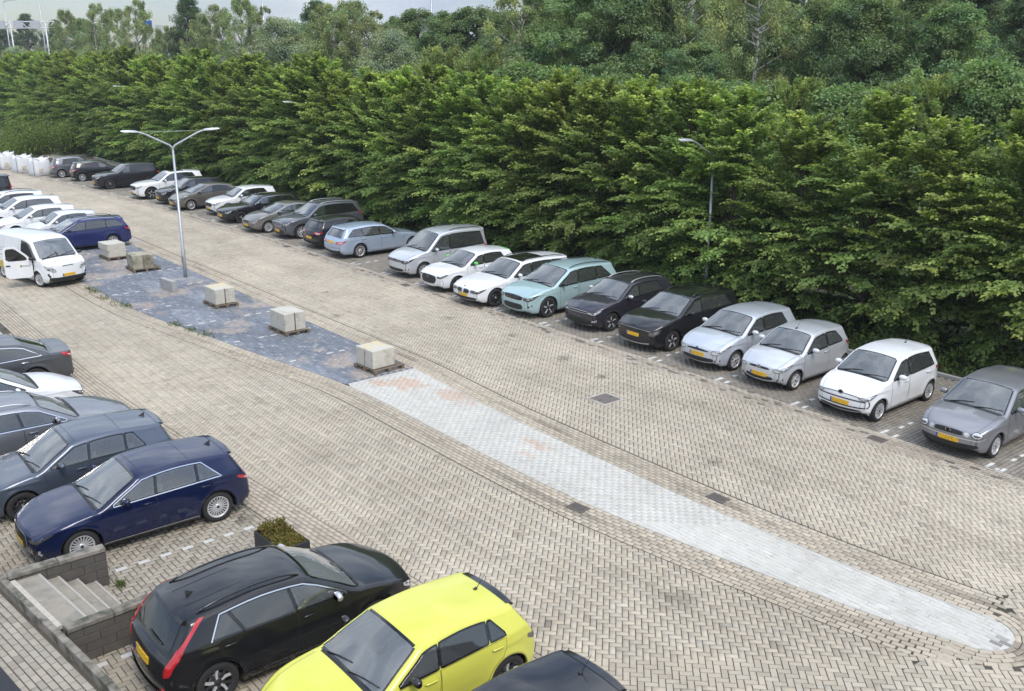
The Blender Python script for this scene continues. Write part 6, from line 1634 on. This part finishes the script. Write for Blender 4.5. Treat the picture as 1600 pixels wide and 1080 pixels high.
def hornbeam(seed, H=7.4, nb=165, nt=18, nl=11, leaf=.145):
    """row tree: flat leafy sprays in tiers from the trunk, reaching almost to the ground"""
    r = np.random.default_rng(seed)
    h = .55 + (H - .9) * r.random(nb) ** 1.05
    k = (h - .5) / (H - .5)
    prof = np.interp(k, [0, .12, .35, .6, .85, 1], [1.9, 2.6, 2.75, 2.35, 1.6, .85])
    L = prof * r.uniform(.72, 1.16, nb)
    az = r.random(nb) * 2 * np.pi
    el0 = np.interp(k, [0, .4, .75, 1], [.25, .60, 1.05, 1.35]) + r.normal(0, .12, nb)
    el1 = np.interp(k, [0, .4, .75, 1], [-.28, .02, .60, 1.10]) + r.normal(0, .14, nb)
    tone = np.clip(r.normal(1, .22, nb), .5, 1.6); young = np.clip(r.normal(.26, .24, nb) + .75 * (k - .45), 0, 1)  # young growth, plus the brightness of lit tops painted into the leaf colour
    br = MB(); paths = []
    for i in range(nb):
        p = np.array((0, 0, max(.25, h[i] - .45 * L[i] * np.sin(max(el0[i], 0))))); pts = [p]
        for t in np.linspace(0, 1, 7):
            e = el0[i] + (el1[i] - el0[i]) * t
            p = p + np.array((np.cos(e) * np.cos(az[i]), np.cos(e) * np.sin(az[i]), np.sin(e))) * L[i] / 7; pts.append(p)
        paths.append(np.array(pts))
        if i % 2 == 0: br.tube([tuple(q) for q in pts[::2]], [.030, .020, .012, .005], 0, 4, False)
    P = np.array(paths)                                   # nb,8,3
    t = np.clip(.22 + .80 * (np.arange(nt)[None] + r.random((nb, nt))) / nt, 0, .999)
    x = t * 7; i0 = x.astype(int); f = (x - i0)[..., None]
    bi = np.arange(nb)[:, None]
    base = P[bi, i0] * (1 - f) + P[bi, i0 + 1] * f
    tan = unit(P[bi, i0 + 1] - P[bi, i0])
    side = unit(np.cross(tan, np.array((0, 0, 1.0)))) * np.where(np.arange(nt) % 2 == 0, 1, -1)[None, :, None]
    ang = r.uniform(.55, 1.0, (nb, nt))[..., None] * (1 - .55 * t[..., None])
    td = unit(tan * np.cos(ang) + side * np.sin(ang) + np.array((0, 0, 1)) * r.normal(-.05, .13, (nb, nt, 1)))
    tl = (L[:, None] * .36 * (1.12 - .75 * np.abs(t - .42)) * r.uniform(.6, 1.15, (nb, nt)))
    s = (np.arange(nl)[None, None] + r.random((nb, nt, nl))) / nl
    c = base[:, :, None] + td[:, :, None] * (s * tl[..., None])[..., None] + r.normal(0, .018, (nb, nt, nl, 3))
    c[..., 2] -= .10 * s ** 2 * tl[..., None]
    nrm = unit(np.array((0, 0, 1.0)) + r.normal(0, .34, (nb, nt, nl, 3)) + .22 * unit(c * np.array((1, 1, 0)) + 1e-6))
    ld_s = unit(np.cross(td, np.array((0, 0, 1.0))))[:, :, None] * np.where(np.arange(nl) % 2 == 0, 1, -1)[None, None, :, None]
    ld = unit(td[:, :, None] * .8 + ld_s * .75 + r.normal(0, .22, (nb, nt, nl, 3)) + np.array((0, 0, -.18)))
    n = nb * nt * nl
    ln = leaf * r.uniform(.65, 1.2, n)
    g0 = np.array((.158, .232, .066)); g1 = np.array((.43, .485, .125))
    y = (young[:, None, None] * (.35 + .9 * s * t[..., None]) + r.normal(0, .08, (nb, nt, nl))).clip(0, 1)
    col = (g0 + (g1 - g0) * y[..., None]) * (tone[:, None, None] * r.uniform(.8, 1.2, (nb, nt, nl)))[..., None]
    cm = leaf_mesh('crown', c.reshape(-1, 3), ld.reshape(-1, 3), nrm.reshape(-1, 3), ln, ln * .80, col.reshape(-1, 3), r)
    tr = MB(); zz = np.linspace(-.1, H - .5, 9); rad = list(np.linspace(.16, .03, 9)); rad[0] = .22
    tr.tube([(r.normal(0, .03), r.normal(0, .03), z) for z in zz], rad, 0, 9)
    for i in range(0, nb, 2):
        pass
    tr.v_off = 0
    b = len(tr.v); tr.v += br.v; tr.f += [[b + q for q in f_] for f_ in br.f]; tr.m += br.m; tr.sm += br.sm
    return cm, tr.mesh('trunk', M_BARK)

def crown_points(r, n_cl, H, base, shape):
    """clump centres in a crown; shape: (height fraction, radius) profile"""
    k = r.random(n_cl) ** .85
    rad = np.interp(k, [q[0] for q in shape], [q[1] for q in shape]) * np.sqrt(r.uniform(.18, 1.0, n_cl))
    az = r.random(n_cl) * 2 * np.pi
    rad = rad * (.45 + 1.05 * vnoise(az * 1.6, k * 6, 1.0, int(r.integers(1, 999))))
    return np.stack([rad * np.cos(az), rad * np.sin(az), base + (H - base) * k], 1), k

def wood_tree(seed, kind):
    r = np.random.default_rng(seed)
    P = dict(birch=dict(H=15, base=2.5, shape=[(0, 2.0), (.25, 2.7), (.5, 2.5), (.75, 1.8), (.92, 1.1), (1, .6)], ncl=210, nl=150, leaf=.125, col=(.30, .345, .165), hang=1.0, bark=M_BIRCH, tr=.15),
             broad=dict(H=14, base=1.5, shape=[(0, 2.6), (.3, 3.9), (.6, 3.7), (.85, 2.3), (1, .7)], ncl=340, nl=160, leaf=.145, col=(.195, .265, .125), hang=.0, bark=M_BARK, tr=.24),
             dark=dict(H=15, base=1.5, shape=[(0, 2.0), (.3, 2.9), (.6, 2.6), (.85, 1.5), (1, .4)], ncl=300, nl=150, leaf=.14, col=(.125, .180, .092), hang=.0, bark=M_BARK, tr=.24),
             willow=dict(H=9, base=.8, shape=[(0, 2.0), (.35, 2.7), (.7, 2.1), (1, .5)], ncl=230, nl=130, leaf=.12, col=(.32, .36, .25), hang=.25, bark=M_BARK, tr=.14),
             olive=dict(H=9, base=.6, shape=[(0, 2.2), (.35, 2.6), (.7, 2.0), (1, .6)], ncl=220, nl=130, leaf=.13, col=(.28, .34, .125), hang=-.6, bark=M_BARK, tr=.14),
             shrub=dict(H=6.5, base=.3, shape=[(0, 2.2), (.4, 2.6), (.75, 1.9), (1, .5)], ncl=230, nl=140, leaf=.12, col=(.215, .29, .115), hang=.0, bark=M_BARK, tr=.10))[kind]
    H, ncl, nl = P['H'], P['ncl'], P['nl']
    cc, k = crown_points(r, ncl, H, P['base'], P['shape'])
    nlv = ncl * nl
    size = r.uniform(.40, 1.0, ncl) * (.78 if kind == 'birch' else 1.0) * (.6 + .4 * (1 - k))
    u = r.normal(0, 1, (ncl, nl, 3)); u = unit(u) * (r.random((ncl, nl, 1)) ** (1 / 2.4))
    if P['hang'] > .5:
        off = u * size[:, None, None] * np.array((.75, .75, 1.0)); strand = r.random((ncl, nl)); off[..., 2] -= strand * 1.1 * size[:, None]
        ld = unit(np.array((0, 0, -1.0)) + r.normal(0, .45, (ncl, nl, 3)))
    elif P['hang'] < -.3:
        out = unit(cc * np.array((1, 1, 0)) + 1e-6)[:, None]
        off = u * size[:, None, None] * np.array((.55, .55, .5)); s = r.random((ncl, nl)); off = off + (np.array((0, 0, 1.1)) + .35 * out) * (s * size[:, None])[..., None]
        ld = unit(np.array((0, 0, 1.0)) + .4 * out + r.normal(0, .35, (ncl, nl, 3)))
    else:
        off = u * size[:, None, None] * np.array((1, 1, .62)); ld = unit(u + r.normal(0, .5, (ncl, nl, 3)) + np.array((0, 0, -.25 - .3 * P['hang'])))
    c = cc[:, None] + off
    nrm = unit(np.array((0, 0, .9)) + .6 * u + r.normal(0, .35, (ncl, nl, 3)))
    tone = r.normal(1, .17, ncl)[:, None] * r.uniform(.82, 1.18, (ncl, nl))
    warm = r.normal(0, .10, (ncl, 1))
    col = np.array(P['col'])[None, None] * tone[..., None] * np.stack([1 + warm, 1 + warm * .3, 1 - warm * .5], -1)
    ln = P['leaf'] * r.uniform(.7, 1.25, nlv)
    cm = leaf_mesh('crown', c.reshape(-1, 3), ld.reshape(-1, 3), nrm.reshape(-1, 3), ln, ln * (.5 if kind in ('willow', 'birch') else .7), col.reshape(-1, 3), r)
    tr = MB(); zz = np.linspace(-.2, H * .93, 9); wob = np.cumsum(r.normal(0, .10, (9, 2)), 0); wob -= wob[0]
    tr.tube([(wob[i, 0], wob[i, 1], zz[i]) for i in range(9)], [P['tr'] * (1 - .93 * i / 8) + .012 for i in range(9)], 0, 8)
    for i in r.choice(ncl, 46, replace=False):
        q = cc[i]; z0 = max(.4, q[2] - .75 * np.hypot(q[0], q[1]) - .4); j = np.interp(z0, zz, range(9))
        b0 = np.array((np.interp(j, range(9), wob[:, 0]), np.interp(j, range(9), wob[:, 1]), z0))
        m = (b0 + q) / 2 + np.array((0, 0, -.12)); tr.tube([tuple(b0), tuple(m), tuple(q)], [P['tr'] * .30, P['tr'] * .18, .012], 0, 5, False)
    return cm, tr.mesh('trunk', P['bark'])

def place_tree(name, meshes, loc, rz, sc, label, group):
    r = empty(name, loc, rz); r.scale = sc if isinstance(sc, tuple) else (sc, sc, sc)
    tag(r, label, 'tree', group)
    link('trunk', meshes[1], r); link('crown', meshes[0], r)
    return r

# the tall leafy row behind the cars
ROWCARS = [(9.4, 'grey hatchback'), (12.3, 'small white hatchback with framed bumper'), (15.0, 'silver three door hatchback'), (17.2, 'silver five door hatchback'), (19.7, 'black crossover with pale strip'), (22.5, 'aubergine crossover'), (25.2, 'mint green crossover'), (27.6, 'white estate with glass roof'), (30.2, 'white hatchback with lime mirrors'), (33.2, 'tall silver people carrier'), (38.5, 'ice blue estate'), (41.1, 'black hatchback with slanted lamps'), (44.6, 'large slate grey suv'), (47.2, 'taupe saloon'), (51.0, 'black estate with chrome grille'), (54.0, 'white crossover with black cladding'), (57.3, 'bronze grey fastback'), (60.2, 'half hidden black crossover'), (63.6, 'white sport utility'), (70.3, 'black sport utility'), (76.0, 'last black hatchback'), (79.4, 'dark slate hatchback')]
row_meshes = [hornbeam(100 + i) for i in range(7)]
y, i = 7.0, 0
while y < 140:
    s = float(np.interp(y, [10, 20, 45, 75, 110], [.96, .95, 1.10, 1.18, 1.24])) * RNG.uniform(.93, 1.06)
    wdt = s * RNG.uniform(.95, 1.08)
    ry = min(ROWCARS, key=lambda q: abs(q[0] - y))
    lab = 'dense leafy row tree rooted behind the ' + ry[1] if abs(ry[0] - y) < 1.6 else ('dense leafy row tree beside a gap between the parked cars' if 7 < y < 80 else 'dense leafy row tree beyond the last parked cars')
    place_tree('row_tree', row_meshes[(i * 3 + RNG.randrange(2)) % 7], (28.95 + RNG.uniform(-.3, .3), y, -.05), RNG.uniform(0, 6.28), (wdt, wdt, s), lab, 'trees of the leafy row')
    y += RNG.uniform(2.2, 2.8) * (1.0 if y < 60 else 1.12); i += 1

# the wood beyond: photo column, distance, photo height of the top, kind
WOOD = [(20, 155, 68, 'willow'), (48, 215, 20, 'dark'), (92, 215, 30, 'dark'), (12, 215, 44, 'dark'), (112, 130, 12, 'birch'), (132, 140, 25, 'broad'), (160, 125, 2, 'birch'), (185, 128, 10, 'birch'), (222, 108, -4, 'birch'), (262, 112, 38, 'birch'), (300, 112, -12, 'dark'), (318, 104, 18, 'birch'),
        (345, 104, 4, 'birch'), (386, 96, -8, 'birch'), (410, 98, 6, 'birch'), (446, 88, 22, 'willow'), (470, 92, 30, 'broad'), (498, 96, -2, 'dark'), (520, 76, 2, 'birch'), (548, 78, -4, 'birch'), (575, 74, 12, 'birch'), (612, 66, 38, 'willow'), (630, 92, 20, 'broad'),
        (652, 84, 8, 'broad'), (690, 62, 58, 'olive'), (705, 80, 12, 'broad'), (742, 78, 4, 'broad'), (752, 60, 60, 'olive'), (785, 74, 12, 'broad'), (822, 62, -10, 'birch'), (868, 66, -20, 'broad'), (905, 70, -40, 'dark'), (945, 60, -50, 'broad'), (990, 58, -60, 'broad'), (1030, 66, -40, 'dark'),
        (1062, 58, -30, 'birch'), (1092, 50, 60, 'broad'), (1112, 60, 14, 'birch'), (1172, 52, -30, 'birch'), (1205, 58, -40, 'dark'), (1240, 56, -60, 'birch'), (1292, 52, 18, 'broad'), (1330, 60, -20, 'birch'), (1352, 50, 2, 'broad'), (1400, 54, -30, 'birch'), (1432, 52, 0, 'broad'), (1478, 48, 22, 'broad'), (1515, 58, -30, 'dark'), (1535, 60, 4, 'dark'), (1592, 50, 8, 'dark'),
        (880, 50, 96, 'shrub'), (965, 48, 104, 'shrub'), (1085, 46, 112, 'shrub'), (1165, 45, 116, 'shrub'), (1250, 44, 104, 'olive'), (1330, 43, 118, 'shrub'), (1395, 44, 122, 'shrub'), (1462, 43, 92, 'olive'), (1545, 43, 84, 'shrub'), (1610, 42, 110, 'shrub'), (820, 54, 90, 'shrub'), (60, 150, 74, 'shrub')]
FR = random.Random(3)
for k_ in range(36):                                  # the depth of the wood behind the trees one can pick out
    p_ = -20 + k_ * 46 + FR.uniform(-14, 14)
    tp0 = float(np.interp(p_, [0, 300, 600, 800, 900, 1600], [80, 66, 58, 44, 0, 10])) + FR.uniform(-10, 12)
    WOOD.append((p_, float(np.interp(p_, [0, 400, 800, 1600], [185, 122, 98, 72])) + FR.uniform(-4, 8), tp0, FR.choice(['broad', 'broad', 'dark', 'birch'])))
def ray_z(py_, D):
    t = (540 - py_) / CAM_F
    return CAM_H + D * (t * math.cos(PITCH) - math.sin(PITCH)) / (math.cos(PITCH) + t * math.sin(PITCH))
LAB = dict(birch=('birch_tree', 'slender birch with drooping olive green twigs rising behind the leafy row'), broad=('broadleaf_tree', 'broad mid green tree with clumped crown behind the leafy row'), dark=('dark_tree', 'tall dark green tree in the wood behind the leafy row'), willow=('willow_tree', 'pale grey green willow behind the leafy row'), olive=('sallow_tree', 'yellowish sallow with upright shoots behind the leafy row'), shrub=('woodland_shrub', 'bushy young tree filling the edge of the wood'))
wood_meshes = {k: [wood_tree(300 + 17 * j + n_, k) for j in range(3 if k in ('birch', 'broad') else 2)] for n_, k in enumerate(LAB)}
KH = dict(birch=15.2, broad=14.4, dark=15.3, willow=9.4, olive=10.0, shrub=6.9)
for j, (px_, D, tp_, kd) in enumerate(WOOD):
    coef = math.sin(-YAW) + (px_ - 800) / CAM_F * math.cos(PITCH) * math.cos(YAW)
    D = max(D, 34.6 / coef); xc_ = (px_ - 800) / CAM_F * D * math.cos(PITCH)
    X, Yw = xc_ * math.cos(YAW) - D * math.sin(YAW), xc_ * math.sin(YAW) + D * math.cos(YAW)
    top = ray_z(tp_ - (28 if px_ > 800 and tp_ < 60 else 0), D)
    s = top / KH[kd]; w_ = min(max(s, .8), 1.35) * RNG.uniform(.95, 1.2) * ((1.15 if px_ < 480 else 1.5) if kd == 'birch' else 1.1)
    place_tree(LAB[kd][0], wood_meshes[kd][j % len(wood_meshes[kd])], (X, Yw, -.06), RNG.uniform(0, 6.28), (w_, w_, s), LAB[kd][1], LAB[kd][0].replace('_', ' ') + ' group of the wood')

# ground cover at the foot of the row, a bush by the sacks, weeds, planter plants
def scatter(name, c, d, ln, wd, col, label, cat, kind='stuff', parent=None, seed=1):
    r = np.random.default_rng(seed); nrm = unit(np.array((0, 0, 1.0)) + r.normal(0, .5, c.shape))
    o = link(name, leaf_mesh(name, c, d, nrm, ln, wd, col, r), parent)
    if parent is None: tag(o, label, cat, kind=kind)
    return o
r = np.random.default_rng(5); n = 34000
yy = 6 + 100 * r.random(n) ** 1.5; xx = 26.05 + 3.6 * r.random(n) ** 1.2
hh = .55 * vnoise(xx, yy, .6, 31) * vnoise(xx, yy, 1.7, 32) * np.clip((xx - 25.9) * 1.6, .1, 1) * 2.2
c = np.stack([xx, yy, hh * r.random(n)], 1); d = unit(r.normal(0, .6, (n, 3)) + np.array((-.25, -.25, .75))); ln = r.uniform(.08, .22, n)
col = np.array((.10, .155, .04)) * r.uniform(.6, 1.4, (n, 1)) * np.array((1, 1, 1)) + np.array((.02, .01, 0)) * r.random((n, 1))
scatter('ground_cover', c, d, ln, ln * .45, col, 'low weeds and ground cover at the foot of the leafy row', 'ground cover')
r = np.random.default_rng(6); n = 26000
cl = np.stack([r.uniform(19.5, 26.5, 40), r.uniform(96, 106, 40), r.uniform(.2, 1.9, 40)], 1); q = r.integers(0, 40, n)
c = cl[q] + r.normal(0, .55, (n, 3)); c[:, 2] = np.abs(c[:, 2]); ln = r.uniform(.14, .26, n)
col = np.array((.15, .21, .05)) * r.uniform(.6, 1.4, (n, 1))
bush = empty('bramble_bush', (0, 0, 0)); tag(bush, 'loose light green bush behind the white sacks', 'bush')
scatter('foliage', c, unit(r.normal(0, 1, (n, 3)) + np.array((0, 0, .6))), ln, ln * .6, col, None, None, parent=bush, seed=7)
st_ = MB()
for k_ in range(14): p_ = cl[k_]; st_.tube([(p_[0], p_[1], -.05), (p_[0] + .1, p_[1], p_[2] * .6), tuple(p_)], [.03, .02, .008], 0, 5)
st_.build('stem', M_BARK, bush)
r = np.random.default_rng(41); cs_ = []
for x, y, s in ((10.02, 37.1, 1.3), (10.15, 35.9, 1.6), (10.25, 35.2, 1.2), (10.75, 31.6, 1.0), (11.1, 29.8, 1.2), (10.9, 30.6, .9), (10.05, 38.4, 1.0), (10.0, 39.0, .8), (3.86, 15.55, .35)):
    cs_.append(np.stack([x + r.normal(0, .09 * s, 70), y + r.normal(0, .2 * s, 70), np.zeros(70)], 1))
c = np.concatenate(cs_); n = len(c); ln = r.uniform(.05, .17, n)
scatter('weeds', c, unit(r.normal(0, .5, (n, 3)) + np.array((0, 0, .8))), ln, ln * .16, np.array((.12, .16, .045)) * r.uniform(.6, 1.3, (n, 1)), 'small green weeds growing in the left edge of the blue island', 'weeds')
pl = [o for o in COL.objects if o.name.startswith('planter') and o.type == 'EMPTY'][0]
r = np.random.default_rng(9); n = 2600
c = np.stack([r.uniform(-.25, .25, n), r.uniform(-.47, .47, n), .46 + .10 * r.random(n)], 1); c[:, 2] += .20 * np.exp(-((c[:, 1] - .28) / .2) ** 2) * r.random(n)
col = np.where((r.random((n, 1)) < .45), np.array((.20, .115, .045)), np.array((.16, .17, .03))) * r.uniform(.6, 1.4, (n, 1))
ln = r.uniform(.03, .07, n)
scatter('plants', c, unit(r.normal(0, .7, (n, 3)) + np.array((0, 0, .7))), ln, ln * .5, col, None, None, parent=pl, seed=10)

# ------------------------------------------------------------------ bulk sacks
M_SACK = simple('woven_sack', (.66, .67, .69), .8, var=.08, nscale=9, bump=.3)
def sack(loc, rz, label, s=1.0):
    r = empty('bulk_sack', loc, rz); tag(r, label, 'sack', 'white bulk sacks at the far end')
    rg = np.random.default_rng(int(loc[1] * 10)); mb = MB(); n = 28; rows = []
    for z, w in ((0, .50), (.04, .54), (.3, .57), (.6, .56), (.85, .53), (1.0, .50), (1.05, .44)):
        ring = []
        for k in range(n):
            t = 2 * math.pi * k / n; m = max(abs(math.cos(t)), abs(math.sin(t))); q = w / m ** .82
            dz = 0 if z < .9 else .12 * (abs(math.cos(2 * t + math.pi / 2)) ** 2 - .3) + rg.normal(0, .02)
            ring.append(((q + rg.normal(0, .010)) * math.cos(t) * s, (q + rg.normal(0, .010)) * math.sin(t) * s, (z + dz) * s))
        rows += ring
    f = [(i * n + k, i * n + (k + 1) % n, (i + 1) * n + (k + 1) % n, (i + 1) * n + k) for i in range(6) for k in range(n)]
    c = len(rows); rows.append((0, 0, .92 * s)); f += [(6 * n + k, 6 * n + (k + 1) % n, c) for k in range(n)]
    mb.add(rows, f, 0, True); mb.build('bag', M_SACK, r)
    for (sx, sy) in ((1, 1), (1, -1), (-1, 1), (-1, -1)):
        MB().tube([(sx * .48 * s, sy * .20 * s, .95 * s), (sx * .5 * s, sy * .38 * s, 1.18 * s), (sx * .42 * s, sy * .5 * s, 1.12 * s), (sx * .20 * s, sy * .5 * s, .97 * s)], .022, 0, 5).build('lifting_loop', M_SACK, r)
    for sx in (-1, 1): MB().box((sx * .585 * s, -.42 * s, .5 * s), (.012, .035, .92 * s)).build('seam_band', M_TRIM, r)
    MB().box((-.2 * s, -.578 * s, .34 * s), (.34, .012, .26)).build('label_patch', simple('sack_label', (.62, .58, .40), .8, dirt=((.1, .1, .1), 20, .55, .6)), r)
for k, (x, y) in enumerate(((18.45, 81.6), (17.95, 84.8), (17.4, 88.2), (16.9, 91.6))):
    sack((x, y, 0), .25, 'white bulk sack in the row beside the last parked cars', 1.22)

# ------------------------------------------------------------------ motorway furniture far behind
def far_pt(px_, D): 
    xc_ = (px_ - 800) / CAM_F * D * math.cos(PITCH); return xc_ * math.cos(YAW) - D * math.sin(YAW), xc_ * math.sin(YAW) + D * math.cos(YAW)
far_z = ray_z
WHT = simple('white_steel', (.62, .64, .66), .5, .2, .08)
D = 172.0
gx0, gx1 = far_pt(-60, D), far_pt(92, D); z0, z1 = far_z(44, D), far_z(34, D)
r = empty('sign_gantry', (gx0[0], gx0[1], 0)); tag(r, 'white lattice gantry over the motorway beyond the trees', 'gantry')
dx, dy = gx1[0] - gx0[0], gx1[1] - gx0[1]
for z in (z0, z1): MB().tube([(0, 0, z), (dx, dy, z)], .10, 0, 6).build('chord', WHT, r)
N_ = 18
br_ = MB()
for i in range(N_): a, b = i / N_, (i + 1) / N_; br_.tube([(dx * a, dy * a, z0 if i % 2 else z1), (dx * b, dy * b, z1 if i % 2 else z0)], .09, 0, 5)
br_.build('bracing', WHT, r)
for px_ in (24, 78): q = far_pt(px_, D); MB().tube([(q[0] - gx0[0], q[1] - gx0[1], 0), (q[0] - gx0[0], q[1] - gx0[1], z1)], .11, 0, 8).build('post', WHT, r)
for px_ in (8, 36, 62): q = far_pt(px_, D - 1); MB().box((q[0] - gx0[0], q[1] - gx0[1], (z0 + z1) / 2), (1.6, .3, 1.3), rz=YAW).build('sign_box', simple('sign_back', (.45, .47, .5), .6), r)
def mast(px_, top, D, label, arm=-1):
    q = far_pt(px_, D); z = far_z(top, D); r = empty('motorway_lamp', (q[0], q[1], 0)); tag(r, label, 'street lamp', 'tall motorway lamps beyond the trees')
    MB().tube([(0, 0, 0), (0, 0, z)], [.16, .08], 0, 7).build('pole', GALV, r)
    a = Vector((math.cos(YAW), math.sin(YAW), 0)) * arm * 1.6; MB().tube([(0, 0, z - .02), (a.x * .5, a.y * .5, z + .25), (a.x, a.y, z + .3)], .06, 0, 6).build('arm', GALV, r); MB().box((a.x * 1.15, a.y * 1.15, z + .3), (.8, .25, .14), rz=YAW, bev=.03).build('lamp_head', HEADM, r)
for px_, tp_, D in ((18, 3, 180), (73, -20, 176), (416, -20, 120), (676, -25, 90)): mast(px_, tp_, D, 'tall thin motorway lamp mast above the trees', 1 if px_ == 18 else -1)
D = 118; q = far_pt(237, D); r = empty('road_sign', (q[0], q[1], 0)); tag(r, 'blue motorway sign showing between the birches', 'road sign')
MB().box((0, 0, far_z(42, D)), (.9, .12, 1.4), rz=YAW, bev=.02).build('panel', simple('sign_blue', (.02, .10, .42), .5), r)
MB().box((1.0, -.7, far_z(45, D)), (.8, .1, .9), rz=YAW, bev=.02).build('side_panel', simple('sign_back', (.45, .47, .5), .6), r)
MB().tube([(0, 0, 0), (0, 0, far_z(46, D))], .08, 0, 6).build('post', GALV, r)

# ------------------------------------------------------------------ the damp air over the whole place
hz = MB().box((115, 170, 15.5), (560, 530, 33.2))
hm = bpy.data.materials.new('haze'); hm.use_nodes = True; hm.node_tree.nodes.clear()
ho = hm.node_tree.nodes.new('ShaderNodeOutputMaterial'); hv = hm.node_tree.nodes.new('ShaderNodeVolumePrincipled')
hv.inputs['Color'].default_value = (.86, .91, .97, 1); hv.inputs['Density'].default_value = .00038; hv.inputs['Anisotropy'].default_value = .2
hm.node_tree.links.new(hv.outputs[0], ho.inputs['Volume'])
tag(hz.build('haze', hm), 'thin pale damp air over the car park and wood', 'haze', kind='stuff')
